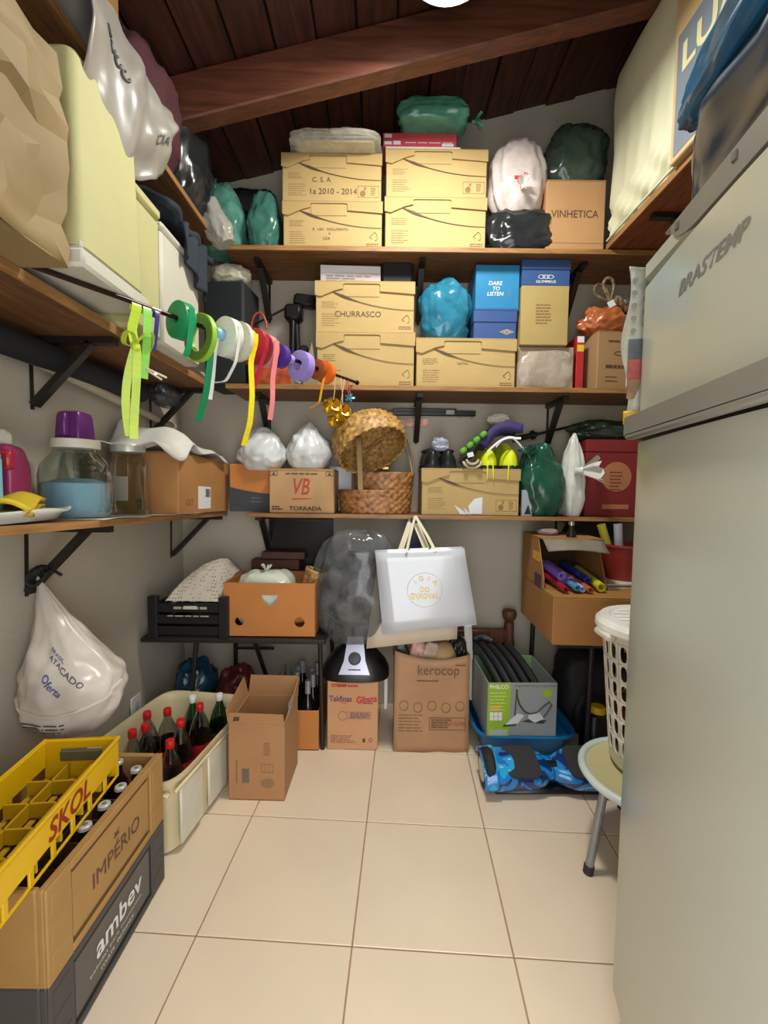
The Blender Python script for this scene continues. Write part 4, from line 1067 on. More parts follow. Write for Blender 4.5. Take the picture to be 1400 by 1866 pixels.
WHT = ribm('white', 'd6d9cf'); YLW = ribm('yellow', 'e9d224'); CRM = ribm('crimson', 'b3203f'); PNK = ribm('pink', 'e08184'); DPK = ribm('dusk pink', '9c4a46'); PUR = ribm('purple', '4a2d8f'); LAV = ribm('lavender', '9c86d0'); ORN = ribm('orange', 'df6a1c'); BRN = ribm('rust', '9a4a20'); GLD = mat('gold foil', 'c99a2b', .22, metal=.75, var=.2, scale=30)
def hang_strip(label, px, w, m, pts, name='ribbon_strip', cat='ribbon', loop=False, extra=None):
    p0 = rod_at(px); t = thing(name, label, cat, p0, rang)
    inv = Matrix.Rotation(-rang, 4, 'Z'); L_ = [Vector((0, .009, -.02)), Vector((0, .0, .0085)), Vector((0, -.009, -.01))]
    for (x, y) in pts: L_.append(inv @ (at(x, y, p0.y - .01) - p0))
    sm = []
    for i in range(len(L_) - 1):
        for k in range(5): sm.append(L_[i].lerp(L_[i + 1], k / 5))
    sm.append(L_[-1]); sm = [sm[0]] + [(sm[i - 1] + sm[i] * 2 + sm[i + 1]) / 4 for i in range(1, len(sm) - 1)] + [sm[-1]]
    MB().strip(sm, w, (1, 0, .0), .0006).build('band', m, t)
    return t, inv, p0
t, inv, p0 = hang_strip('lime ribbon tied in a bow around the rod with long ends', 247, .027, LIME, [(240, 600), (247, 632)])
q0 = inv @ (at(247, 632, p0.y - .015) - p0)
for pts in ([(247, 632), (228, 690), (224, 730), (236, 795)], [(249, 632), (252, 690), (244, 740), (244, 800)]):
    MB().strip([inv @ (at(x, y, p0.y - .015) - p0) for (x, y) in [(pts[0][0] * (1 - f) ** 3 + 3 * pts[1][0] * f * (1 - f) ** 2 + 3 * pts[2][0] * f * f * (1 - f) + pts[3][0] * f ** 3, pts[0][1] * (1 - f) ** 3 + 3 * pts[1][1] * f * (1 - f) ** 2 + 3 * pts[2][1] * f * f * (1 - f) + pts[3][1] * f ** 3) for f in [i / 12 for i in range(13)]]], .022, (1, -.4, 0), .0006).build('bow_end', LIME, t)
for sx in (-1, 1):
    MB().strip([q0 + Vector((sx * .05 * math.sin(s * .5) ** 1.2 * (1 if sx > 0 else .6), -.016 * math.sin(s), .006 + .03 * math.sin(s) * (1 if sx > 0 else .5) + .018 * math.sin(s * .5))) for s in [i * 2 * PI / 16 for i in range(17)]], .022, (.15 * sx, .9, .25), .0006).build('bow_loop', LIME, t)
MB().rbox(-.012, .012, -.012, .008, -.012, .012, .006).build('bow_knot', LIME, t, loc=q0)
t, inv, p0 = hang_strip('light green ribbon folded over the rod and held by a clothespin', 266, .024, LGRN, [(268, 620), (262, 690)])
t2 = thing('clothespin', 'small wooden clothespin clipped on the light green ribbon', 'clothespin', at(284, 682, p0.y - .025), rot=(0, R(22), .4))
MB().rbox(-.03, .03, -.004, .004, .001, .007, .002).build('jaw', mat('pale wood', 'cbbfa4', .6), t2); MB().rbox(-.026, .022, -.004, .004, -.007, -.001, .002, Matrix.Rotation(.16, 4, 'Y')).build('jaw', MATS['pale wood'], t2); MB().cyl((0, -.006, 0), (0, .006, 0), .004).build('spring', mat('bright steel'), t2)
hang_strip('navy ribbon hanging beside the light green ribbon', 284, .013, NVY, [(285, 600), (280, 640)])
spool('wide green ribbon roll on the rod next to the navy ribbon', 330, .058, .035, GRN, .012, [(345, 630), (338, 650)], tw=.02)
spool('olive lime ribbon roll hanging loosely beside the green roll', 365, .078, .018, LIM2, .045, mside=OLV2)
hang_strip('long dark green ribbon end hanging below the rod', 384, .024, ribm('deep green', '147a4c'), [(383, 660), (376, 715), (362, 768)])
hang_strip('narrow white ribbon twisted and hanging below the rod', 394, .016, WHT, [(392, 640), (388, 690), (383, 728)])
spool('thin blue ribbon roll between the lime and white rolls', 398, .02, .03, ribm('sky', '7fb6d8'), .011)
spool('broad white ribbon roll on the rod', 414, .068, .035, WHT, .013, [(430, 660), (412, 695), (385, 698), (368, 678)], tw=.012)
spool('off-white ribbon roll touching the broad white roll', 436, .070, .018, ribm('off white', 'c9c5b2'), .013)
spool('yellow ribbon roll with a very long hanging end', 447, .056, .024, YLW, .012, [(457, 660), (460, 720), (456, 770), (444, 812)])
spool('crimson ribbon roll next to the yellow roll', 464, .068, .018, CRM, .012, [(468, 690), (464, 705)])
spool('pink ribbon roll with a long hanging end', 484, .062, .030, PNK, .013, [(497, 690), (497, 730), (492, 765)], mside=DPK, tw=.024)
spool('purple ribbon roll beside the pink roll', 511, .046, .030, PUR, .012)
spool('thin lilac ribbon roll before the lavender roll', 530, .017, .018, ribm('lilac', 'a596d8'), .009)
spool('lavender ribbon roll with a wide hole', 549, .062, .040, LAV, .022)
spool('rust brown ribbon roll near the rod end', 580, .045, .02, BRN, .012)
spool('bright orange ribbon roll with a golden end hanging down', 594, .050, .026, ORN, .013)
hang_strip('golden yellow ribbon end curling below the orange roll', 590, .014, ribm('golden', 'd79a20'), [(588, 700), (582, 735), (566, 744)])
# gold bows on strings
for i, (px_, bx_, by_, lab) in enumerate(((611, 606, 742, 'gold foil gift bow hanging on a string from the rod end'), (622, 624, 752, 'gold foil gift bow hanging lowest beside the basket'), (628, 614, 764, 'flat gold foil bow hanging between two other gold bows'))):
    p0 = rod_at(px_); t = thing('gift_bow', lab, 'bow', p0)
    c = at(bx_, by_, p0.y - .03) - p0
    MB().tube([(0, 0, .008), (0, -.012, -.02), c * .5 + Vector((.004, 0, 0)), c], .0022, 5).build('string', mat('cream string', 'c2a877', .7), t)
    for k in range(7):
        an = 2 * PI * k / 7 + i
        MB().strip([c + Vector((.042 * math.cos(an) * math.sin(s) , -.026 * math.sin(s * .5), .036 * math.sin(an) * math.sin(s) + .012 * math.sin(2 * s))) for s in [j * PI / 8 for j in range(9)]], .024, (-math.sin(an), .5, math.cos(an)), .0005).build('bow_loop', GLD, t)
p0 = rod_at(634); t = thing('gift_bow', 'small blue bow on red and white striped strings at the rod end', 'bow', p0); c = at(638, 726, p0.y - .02) - p0
for k in (-1, 1):
    MB().tube([(0, 0, .008), (k * .006, -.012, -.03), c + Vector((k * .004, 0, .01))], .0026, 5).build('string', mat('red string', 'b4423d', .6), t)
for k in range(5):
    an = 2 * PI * k / 5
    MB().strip([c + Vector((.026 * math.cos(an) * math.sin(s), -.014 * math.sin(s * .5), .02 * math.sin(an) * math.sin(s))) for s in [j * PI / 8 for j in range(9)]], .012, (-math.sin(an), .5, math.cos(an)), .0005).build('bow_loop', mat('blue bow', '2f7f9c', .35), t)

# ---------------------------------------------------------------- low left shelf
GL = glass('clear glass', 'e9eeea'); GLT = glass('clear pet', 'dfe4e6')
yj = 1.40; xj = -1.005
t = thing('glass_jar', 'big glass jar of blue powder with a purple cup on its lid', 'jar', (xj, yj, lz(yj)))
pr = [(.085, 0), (.098, .012), (.102, .04), (.102, .14), (.095, .175), (.07, .205), (.062, .215), (.062, .235)]
MB().lathe(pr, 36, None, False).build('glass_wall', GL, t, fixn=False)
MB().lathe([(.001, .008), (.085, .008), (.096, .02), (.099, .05), (.099, .115), (.05, .128), (.001, .132)], 30).build('blue_powder', mat('blue powder', '8fb3c9', .9, var=.05, bump=.2, bscale=90), t)
MB().lathe([(.001, .255), (.066, .255), (.068, .25), (.068, .228), (.064, .226)], 30).build('lid', mat('cream lid', 'c9c3b2', .5), t)
tapered(.085, .085, .075, .075, .255, .345, .012).build('purple_cup', mat('purple plastic', '55205f', .3), t)
MB().rbox(-.012, .012, -.062, -.04, .262, .335, .004).build('cup_handle', mat('purple plastic'), t)
yk = 1.66; t = thing('glass_jar', 'tall empty glass jar with a pale lid beside the carton', 'jar', (-.99, yk, lz(yk)))
MB().lathe([(.055, 0), (.064, .01), (.066, .03), (.066, .2), (.06, .215), (.054, .225), (.054, .245)], 30, None, False).build('glass_wall', GL, t, fixn=False)
MB().lathe([(.001, .272), (.058, .272), (.06, .268), (.06, .244), (.055, .243)], 26).build('lid', mat('pale metal lid', 'b9bab4', .35, metal=.4), t)
MB().rbox(-.02, .035, -.068, -.064, .06, .15, .001).build('label', mat('dull label', '8c8678', .6), t)
yb = 1.84
def pet(t, r, h, m_body, m_cap, m_lab=None, lab=(.25, .5), m_liq=None, liq=.7, n=22):
    MB().lathe([(r * .82, 0), (r * .96, .006), (r, .02), (r, h * .32), (r * .93, h * .42), (r, h * .52), (r * .98, h * .64), (r * .7, h * .78), (r * .36, h * .88), (r * .30, h * .92)], n, None, False).build('bottle_wall', m_body, t, fixn=False)
    MB().lathe([(r * .33, h * .915), (r * .36, h * .92), (r * .36, h * .985), (r * .33, h), (.001, h)], 18).build('cap', m_cap, t)
    if m_liq:
        hl = h * liq
        pts = [(r * .8, .004), (r * .95, .014), (r * .96, h * .32), (r * .9, h * .42), (r * .96, h * .52), (r * .94, h * .64), (r * .66, h * .78)]
        pts = [(a, z) for a, z in pts if z < hl] ; last = pts[-1]
        MB().lathe(pts + [(last[0] * .98, hl), (.001, hl)], n).build('liquid', m_liq, t)
    if m_lab: MB().lathe([(r * 1.012, h * lab[0]), (r * 1.015, h * (lab[0] + lab[1]) / 2), (r * 1.012, h * lab[1])], n, None, False).build('label', m_lab, t, fixn=False)
t = thing('bottle', 'clear pet bottle with navy cap between the jars', 'bottle', (-1.09, 1.56, lz(1.56))); pet(t, .035, .33, GLT, mat('navy cap', '1a2040', .4))
yy = 1.06; t = thing('bottle', 'blue labelled cleaning bottle with a navy cap on the low left shelf', 'bottle', (-1.005, yy, lz(yy))); pet(t, .045, .27, mat('blue bottle', '5aa0c4', .3), mat('navy cap'), mat('pale blue label', '7dbbd6', .4), (.15, .6))
yy = 1.17; t = thing('detergent_pouch', 'red and pink detergent bag with a white picture on low left shelf', 'bag', (-1.05, yy, lz(yy)))
bag_mesh(.13, .08, .21, 61, boxy=5, crumple=.03).build('pouch', mat('magenta pouch', '8a2a55', .35, var=.1), t, angle=60)
MB().rbox(-.064, .064, -.044, -.02, .14, .19, .006).build('red_band', mat('red pouch', 'a11f2c', .35), t); MB().prism([(.0, .0), (.055, .0), (.055, .03), (.045, .05), (.035, .09), (.025, .09), (.02, .05), (.0, .03)], -.047, -.03).build('picture', WHITEM, t)
MB().rbox(-.03, .03, -.02, .02, .20, .25, .012).build('clear_neck', CLEAR, t)
yy = .95; t = thing('bottle', 'small clear spray bottle standing before the blue bottle', 'bottle', (-.985, yy, lz(yy) + .025)); pet(t, .035, .15, GLT, WHITE)
MB().rbox(-.012, .02, -.03, .0, .145, .165, .004).build('trigger', mat('yellow trigger', 'c8b23a', .4), t)
yy = 1.06
t = thing('white_tray', 'shallow white plastic tray with wavy rim on the low left shelf', 'tray', (-.975, .98, lz(.98)))
tm_ = MB()
def tray(u, v):
    a = 2 * PI * u; ex = .095 if True else 0; ey = .27
    k = (0, .86, .92, 1.02)[int(v * 3 + .01)]; z = (.004, .004, .02, .03 + .004 * math.sin(a * 7))[int(v * 3 + .01)]
    c, s = math.cos(a), math.sin(a)
    return (math.copysign(abs(c) ** .5, c) * ex * k, math.copysign(abs(s) ** .5, s) * ey * k, z)
solidify(tm_.grid(tray, 60, 4, cu=True).build('tray', mat('tray white', 'c9cabf', .4), t, angle=70), .004)
t = thing('cleaning_cloth', 'folded yellow cleaning cloth lying on the white tray', 'cloth', (-.955, 1.10, lz(1.1) + .028), rot=(.12, 0, .5))
solidify(MB().grid(lambda u, v: (-.05 + .1 * u, -.09 + .18 * v, .02 + .018 * math.sin(u * PI) * (1 - .3 * v) + .006 * math.sin(v * 7 + u * 3)), 14, 18).build('upper_fold', mat('yellow cloth', 'c9ac1e', .8, bump=.2, bscale=40), t, angle=70), .012)
solidify(MB().grid(lambda u, v: (-.048 + .1 * u, -.08 + .16 * v, .006 + .004 * math.sin(v * 7 + u * 3)), 10, 14).build('lower_fold', mat('ochre cloth', 'a08118', .8), t, angle=70), .01)
t = thing('shelf_liner', 'thin white plastic liner spread on the low left shelf', 'liner', (0, 0, 0)); 
solidify(MB().grid(lambda u, v: (-1.14 + .29 * u, 1.3 + .72 * v, lz(1.3 + .72 * v) + .0015 + (.004 * abs(math.sin(v * 11)) if u > .9 else 0)), 8, 30).build('liner', mat('liner', 'cfc7bd', .5), t), .001)
# carton and white cloth
yc0 = 1.78
t = thing('cardboard_box', 'brown carton with a shipping label under a white cloth on low left shelf', 'box', (-1.0, yc0, lz(yc0) + .002), rot=(math.atan(LS), 0, 0))
carton_parts(t, .285, .57, .262, mat('cardboard amber', 'a87743', .8, var=.06))
MB().rbox(.1425, .1436, .19, .33, .02, .125, .0004).build('shipping_label', WHITEM, t, smooth=False)
p = MB(); rr = random.Random(5)
for k in range(9): p.box(.1434, .1441, .27 + .006 * k, .27 + .006 * k + .002 + .002 * rr.random(), .075, .115)
p.build('barcode', BLACKM, t, smooth=False); text(t, '13/7', (.1436, .105, .05), .03, mat('green ink', '5b5a30', .7), '+x')
MB().prism([(-.03, .02), (-.012, .02), (-.012, .05), (-.004, .05), (-.021, .07), (-.038, .05), (-.03, .05)], -.001, 0).build('arrow_print', mat('green arrow', '33452c', .7), t, smooth=False) 
o = MB().grid(lambda u, v: (-1.14 + .31 * u, 1.62 + .66 * v, lz(1.9) + .28 + .125 * math.exp(-((v - .38) / .09) ** 2) * (1 - .5 * u) + .05 * math.exp(-((v - .78) / .13) ** 2) * (.4 + .6 * math.sin(u * PI)) + .012 * math.sin(u * 9 + v * 5) - (.05 * max(0, u - .88) * 8 * (.5 + .5 * math.sin(v * 8)))), 30, 46).build('white_cloth', mat('white cloth', 'cfcdc4', .8, bump=.15, bscale=30), angle=70); solidify(o, .004)
tag(o, 'rumpled white cloth draped over the carton on the low left shelf', 'cloth')
# carrier bag hanging from the shelf bracket
t = thing('hanging_bag', 'white carrier bag with blue print hanging from the left shelf bracket', 'bag', (-1.03, 1.36, 0))
hp = at(68, 1050, 1.37) - Vector((-1.03, 1.36, 0))
zb_ = at(150, 1338, 1.36).z
def hb(u, v):
    a = 2 * PI * u; z = zb_ + (hp.z - zb_) * v
    k = v
    wd = .155 * (math.sin(min(1, k * 4.5 + .05) * PI / 2) ** .7) * (1 if k < .42 else max(.05, 1 - ((k - .42) / .58) ** .75))
    cx_ = .02 if k < .42 else .02 + (hp.x - .02) * ((k - .42) / .58) ** 1.1
    cy_ = 0 if k < .42 else hp.y * ((k - .42) / .58)
    c = .14 * (fbm((math.cos(a) * 1.5, math.sin(a) * 1.5, z * 9), 3, 4) + .8 * (ridge((math.cos(a) * 2.2, math.sin(a) * 2.2, z * 11), 2) - .75)); f = 1 + c + .06 * math.sin(a * 7 + z * 12) * k
    return (cx_ + wd * f * math.cos(a), cy_ + wd * .75 * f * math.sin(a), z)
MB().grid(hb, 64, 48, cu=True).build('bag_body', film('thin white carrier', 'cfc6ba', .9, .3, .55, 9, .1), t, angle=75)
THW = MATS['thin white carrier']
rim = []
for i in range(26):
    u = .5 + .5 * i / 25; q = Vector(hb(u % 1, .36 - .13 * math.sin(PI * i / 25))); q.x = .02 + (q.x - .02) * 1.02; q.y *= 1.03; rim.append(q)
MB().tube(rim, .005, 6).build('opening_rim', THW, t)
def on_bag(co):
    # print coordinates: x = distance around the front, z = height
    u = .75 + co.x / .9; v = (co.z - zb_) / (hp.z - zb_); q = Vector(hb(u % 1, v)); return Vector((.02 + (q.x - .02) * 1.012, q.y * 1.02, q.z))
BI = mat('blue ink', '3b4a86', .5)
for (s_, x_, z_, sz, tl) in (('BRASIL', .045, .56, .013, -.8), ('ATACADO', .055, .48, .017, -.8), ('Oferta', .02, .41, .02, -.9)):
    wrap(text(t, s_, (x_, 0, zb_ + (hp.z - zb_) * z_), sz, BI if s_ != 'ATACADO' else mat('grey ink'), tilt=tl, bold=.01), on_bag)
p = MB(); lines(p, -.08, .06, zb_ + .095, 4, .013, 0, .004, 8)
wrap(p.build('small_print', mat('grey ink'), t, smooth=False), on_bag)
t = thing('tied_cord', 'black cord knotted around the foot of the shelf bracket', 'cord', at(73, 1048, 1.37))
for k in range(5): MB().tube([(.024 * math.cos(s) * (1 + .2 * math.sin(s * 3 + k)), -.01 + .018 * math.sin(s + k), .028 * math.sin(s + .4 * k)) for s in [i * 2 * PI / 12 for i in range(12)]], .006, 6, closed=True).build('cord_loop', BLACKM, t)
MB().tube([(.02, -.01, .01), (.06, -.02, .02), (.085, -.02, .005)], .005, 6).build('cord_end', BLACKM, t)
t = thing('wall_socket', 'white socket plate on the left wall above the bottle tub', 'socket', atx(246, 1290, XL + .004))
MB().rbox(0, .008, -.04, .04, -.06, .06, .003).build('plate', WHITE, t); MB().rbox(.007, .011, -.02, .02, -.035, .035, .004).build('insert', mat('socket insert', 'c9c9c6', .5), t)
for dy in (-.009, .009): MB().cyl((.009, dy, 0), (.0118, dy, 0), .003).build('contact_hole', BLACKM, t)
# ---------------------------------------------------------------- beer crates on the left
def crate(label, x1, y0, W_, L_, z0, h, m, mrec, mpanel=None, th=.016):
    """open crate, long side facing +x; local origin at its right, near, lower corner"""
    t = thing('beer_crate', label, 'crate', (x1, y0, z0))
    MB().rbox(-W_, 0, 0, L_, 0, .012, .003).build('base', m, t, smooth=False)
    MB().rbox(-th, 0, 0, L_, .006, h, .004).build('side_wall', m, t, smooth=False)
    MB().rbox(-W_, -W_ + th, 0, L_, .006, h, .004).build('side_wall', m, t, smooth=False)
    MB().rbox(-W_ + th, -th, 0, th, .006, h, .004).build('end_wall', m, t, smooth=False)
    MB().rbox(-W_ + th, -th, L_ - th, L_, .006, h, .004).build('end_wall', m, t, smooth=False)
    # raised corner posts and frame rails on the visible long side
    MB().rbox(-.001, .007, 0, .075, 0, h, .003).build('corner_post', m, t, smooth=False)
    MB().rbox(-.001, .007, L_ - .075, L_, 0, h, .003).build('corner_post', m, t, smooth=False)
    MB().rbox(-.001, .007, .075, L_ - .075, h - .022, h, .003).build('top_rail', m, t, smooth=False)
    MB().rbox(-.001, .007, .075, L_ - .075, 0, .018, .003).build('bottom_rail', m, t, smooth=False)
    MB().rbox(-.001, .0022, .082, L_ - .082, .030, h - .034, .002).build('panel', mpanel or m, t, smooth=False)
    for (a, b) in ((h - .034, h - .022), (.018, .030)):
        MB().rbox(-.002, .0008, .082, L_ - .082, a, b, .0004).build('slot', mrec, t, smooth=False)
    for yy in (.012, L_ - .063):
        for k in range(3):
            MB().rbox(.006, .0085, yy, yy + .05, .02 + k * h * .3, .02 + k * h * .3 + h * .2, .002).build('grip_pad', m, t, smooth=False)
    for k in range(1, 6): MB().rbox(-W_ + th, -th, L_ * k / 6 - .002, L_ * k / 6 + .002, .01, h * .55, .0008).build('divider', mrec, t, smooth=False)
    for k in range(1, 4): MB().rbox(-W_ * k / 4 - .002, -W_ * k / 4 + .002, th, L_ - th, .01, h * .5, .0008).build('divider', mrec, t, smooth=False)
    return t
CX1, CY0, CW, CL = -.712, .855, .335, .478
t = crate('dark grey beer crate on the floor with white ambev lettering', CX1, CY0, CW, CL, 0, .205, mat('crate grey', '41403f', .5, var=.08), mat('crate recess', '1d1c1c', .7), mat('crate panel', '5a5650', .5, var=.06))
text(t, 'ambev', (.0034, CL * .53, .118), .055, mat('crate white', 'd8d6d2', .6), '+x', width=.20, bold=.02)
for k, s_ in enumerate(('bebidas para momentos', 'mais felizes')): text(t, s_, (.0034, CL * .50, .073 - .02 * k), .012, mat('crate white'), '+x', width=.22 - .08 * k)
t = crate('tan beer crate lettered IMPERIO stacked on the grey crate', CX1, CY0, CW, CL, .205, .222, mat('crate tan', 'a17b45', .5, var=.07), mat('crate tan recess', '5a4220', .7))
text(t, 'IMP\u00c9RIO', (.0034, CL * .52, .105), .052, mat('crate brown ink', '5b3b2c', .6), '+x', width=.20)
MB().prism([(CL * .51 - .012, .14), (CL * .51 + .012, .14), (CL * .51 + .006, .148), (CL * .51 + .012, .156), (CL * .51, .150), (CL * .51 - .012, .156), (CL * .51 - .006, .148)], .0025, .0034, 'YZ').build('crown_print', mat('crate brown ink'), t, smooth=False)
AMB = mat('amber glass', '1e0f06', .1, var=.1); CAPW = mat('bottle cap', 'c9c7bf', .4, metal=.3)
def beer(label, x, y, z0, top, group):
    t = thing('beer_bottle', label, 'bottle', (x, y, z0), group=group)
    h = top - z0
    MB().lathe([(.03, 0), (.032, .01), (.032, h * .55), (.026, h * .68), (.014, h * .8), (.0125, h * .96)], 16, None).build('bottle_glass', AMB, t)
    MB().lathe([(.0155, h * .955), (.0165, h * .96), (.0155, h), (.013, h + .002), (.001, h + .002)], 18).build('crown_cap', CAPW, t)
    MB().lathe([(.001, h + .0024), (.006, h + .0024)], 12, None, False).build('cap_print', mat('cap print', '5c6a60', .5), t)
    return t
rr = random.Random(4)
for (px_, py_) in ((155, 1503), (190, 1465), (220, 1432), (248, 1400)):
    q = atz(px_, py_, .418); beer('capped brown beer bottle in the row along the edge of the tan crate', q.x, q.y, .218, .418, 'capped bottles in the tan crate')
q = atz(213, 1397, .41); beer('capped brown beer bottle in the tan crate beside the yellow crate corner', q.x - .01, q.y + .02, .218, .415, 'capped bottles in the tan crate')
# ---------------------------------------------------------------- yellow crate
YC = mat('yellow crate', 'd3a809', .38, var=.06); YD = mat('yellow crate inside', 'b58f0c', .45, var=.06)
t = thing('bottle_crate', 'yellow bottle crate with red SKOL lettering resting on the tan crate', 'crate', (-.772, 1.215, .432), .10)
W_, L_, H_ = .20, .50, .115; th = .006
# local: x -W..0, y -L..0
def slotted(axis, fixed, a0, a1, n, inward, par):
    """wall with a row of slots near its foot: top band, foot rail and posts"""
    def bx(lo, hi, z0, z1, nm):
        if axis == 'y': MB().rbox(min(fixed, fixed + inward), max(fixed, fixed + inward), lo, hi, z0, z1, .0015).build(nm, YC, par, smooth=False)
        else: MB().rbox(lo, hi, min(fixed, fixed + inward), max(fixed, fixed + inward), z0, z1, .0015).build(nm, YC, par, smooth=False)
    bx(a0, a1, .042, H_, 'wall_band'); bx(a0, a1, 0, .007, 'foot_rail')
    for k in range(n + 1):
        c = a0 + (a1 - a0) * k / n; bx(max(a0, c - .007), min(a1, c + .007), .005, .044, 'post')
slotted('y', 0, -L_, 0, 7, -th, t); slotted('y', -W_, -L_, 0, 7, th, t)
MB().rbox(-W_, 0, -L_, -L_ + th, 0, H_, .0015).build('end_wall', YC, t, smooth=False)
for (x0, x1, z0, z1) in ((-W_, 0, 0, .058), (-W_, 0, .092, H_), (-W_, -.155, .055, .095), (-.045, 0, .055, .095)):
    MB().rbox(x0, x1, -th, 0, z0, z1, .0012).build('end_wall', YC, t, smooth=False)
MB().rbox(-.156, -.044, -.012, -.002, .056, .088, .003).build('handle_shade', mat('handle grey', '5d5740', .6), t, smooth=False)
MB().tube([(-W_, -L_, H_), (-W_, 0, H_), (0, 0, H_), (0, -L_, H_)], .005, 6, closed=True).build('rim', YC, t)
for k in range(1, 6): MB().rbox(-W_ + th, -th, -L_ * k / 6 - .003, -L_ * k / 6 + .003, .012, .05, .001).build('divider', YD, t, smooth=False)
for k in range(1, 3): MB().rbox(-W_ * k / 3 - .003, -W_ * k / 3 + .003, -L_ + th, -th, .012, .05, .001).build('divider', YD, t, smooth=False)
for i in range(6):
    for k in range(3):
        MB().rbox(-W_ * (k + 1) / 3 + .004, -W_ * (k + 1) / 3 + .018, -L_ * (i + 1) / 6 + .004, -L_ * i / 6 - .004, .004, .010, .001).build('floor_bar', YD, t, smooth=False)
text(t, 'SKOL', (.0012, -.225, .075), .05, mat('crate red ink', '8c1f12', .5), '+x', width=.16, bold=.02, shear=.2)
# ---------------------------------------------------------------- cream tub full of soft drink bottles
TUBM = mat('cream tub', 'cfc09a', .4, var=.05); 
tx1, ty0, tw_, tl_, thh = -.70, 1.375, .425, .60, .29
t = thing('plastic_tub', 'cream rectangular plastic tub holding soft drink bottles', 'tub', (-.872, 1.70, 0), -.13)
def tubwall(u, v):
    a = 2 * PI * u; c, s = math.cos(a), math.sin(a); e = .28
    pr_ = [(.90, .004), (.93, .012), (.985, thh - .03), (.99, thh - .028), (1.03, thh - .02), (1.05, thh), (1.02, thh), (.985, thh - .008), (.95, thh - .03), (.90, .02), (.0, .016)]
    k, z = pr_[round(v * (len(pr_) - 1))]
    return (math.copysign(abs(c) ** e, c) * tw_ / 2 * k, math.copysign(abs(s) ** e, s) * tl_ / 2 * k, z)
MB().grid(tubwall, 72, 11, cu=True).build('tub_wall', TUBM, t, angle=35)
for k in range(3):
    yy = -tl_ * .3 + k * tl_ * .3
    MB().rbox(tw_ / 2 * .955, tw_ / 2 * 1.01, yy - .07, yy + .07, .03, thh - .05, .006).build('side_panel', mat('tub panel', 'c9c6b4', .4), t)
MB().rbox(-tw_ * .47, tw_ * .47, -tl_ / 2 * 1.02, -tl_ / 2 * .95, thh - .055, thh - .04, .004).build('end_rib', TUBM, t)
MB().rbox(tw_ / 2 * .97, tw_ / 2 * 1.03, -tl_ * .47, tl_ * .47, thh - .05, thh - .036, .004).build('side_rib', TUBM, t)
COLA = mat('cola', '160b08', .15, var=.1); REDC = mat('red cap', 'c8201f', .35); PETG = glass('pet clear dark', 'cfd3d4'); PETGR = glass('pet green', '7da98a'); CLAB = mat('red cola label', 'b0222a', .4, var=.15, scale=20)
for (px_, py_, cap, body, lab) in ((241, 1330, 'r', 'c', 'red capped cola bottle against the left wall side of the tub'), (265, 1319, 'r', 'c', None), (305, 1291, 'r', 'c', None), (329, 1311, 'r', 'c', None), (364, 1282, 'r', 'c', None), (316, 1362, 'r', 'c', 'red capped cola bottle nearest the tan crate corner in the tub'), (268, 1297, 'r', 'c', None), (351, 1268, 'w', 'g', 'green bottle with white cap behind the cola bottles in the tub'), (400, 1264, 'w', 'g', 'green bottle with white cap beside the open carton flaps')):
    q = atz(px_, py_, .355)
    if px_ == 316: q.x -= .035; q.y += .045
    t = thing('soda_bottle', lab or 'red capped cola bottle among the others in the cream tub', 'bottle', (q.x, q.y, .02), group='soda bottles in the cream tub')
    pet(t, .044, .335, PETG if body == 'c' else PETGR, REDC if cap == 'r' else WHITE, CLAB if body == 'c' else mat('green label', '2f5c34', .4), (.28, .52), COLA if body == 'c' else mat('green liquid', '14261a', .2), .62)
# ---------------------------------------------------------------- open carton on the floor
c0 = (-.508, 1.683)
t = thing('open_carton', 'open empty cardboard carton on the floor with its flaps raised', 'box', (c0[0], c0[1], 0), -.02)
w, d, h = .229, .245, .325; CARF = mat('carton brown', 'a87c52', .8, var=.05, bump=.06, bscale=60)
for nm, (x0, x1, y0, y1) in (('front_panel', (-w / 2, w / 2, 0, .005)), ('back_panel', (-w / 2, w / 2, d - .005, d)), ('side_panel', (-w / 2, -w / 2 + .005, .005, d - .005)), ('side_panel', (w / 2 - .005, w / 2, .005, d - .005))):
    MB().rbox(x0, x1, y0, y1, 0, h, .0015).build(nm, CARF, t, smooth=False)
MB().box(-w / 2, w / 2, 0, d, 0, .005).build('base', CARF, t, smooth=False)
def flap(pts, nm='flap'):
    o = MB().add([Vector(p) for p in pts], [(0, 1, 2, 3)]).build(nm, CARF, t, smooth=False, fixn=False); solidify(o, .004); return o
flap([(-w / 2, .002, h), (w / 2, .002, h), (w / 2 - .004, -.004, h + .042), (-w / 2 + .004, -.004, h + .045)])
flap([(-w / 2, d - .002, h), (w / 2, d - .002, h), (w / 2, d + .004, h + .09), (-w / 2 + .01, d + .004, h + .09)])
flap([(-w / 2, 0, h), (-w / 2, d, h), (-w / 2 - .018, d - .01, h + .085), (-w / 2 - .012, .01, h + .05)])
flap([(w / 2, 0, h), (w / 2, d, h), (w / 2 + .005, d, h + .085), (w / 2 + .012, .0, h + .035)])
MB().box(w / 2 + .004, w / 2 + .006, .05, .12, h + .005, h + .06).build('label_on_flap', mat('grey label', '8c8c92', .5), t, smooth=False)
p = MB(); lines(p, .03, .06, .245, 8, .007, -.0005, .003, 5, .2); p.build('printed_text', INKB, t, smooth=False)
p = MB(); lines(p, -.085, -.078, .17, 10, .01, -.0005, .006, 6, .1); p.build('printed_text', INKB, t, smooth=False)
MB().box(-.06, -.03, -.0008, 0, .075, .135).build('printed_block', mat('grey brown print', '6b5c4e', .7), t, smooth=False)
p = MB()
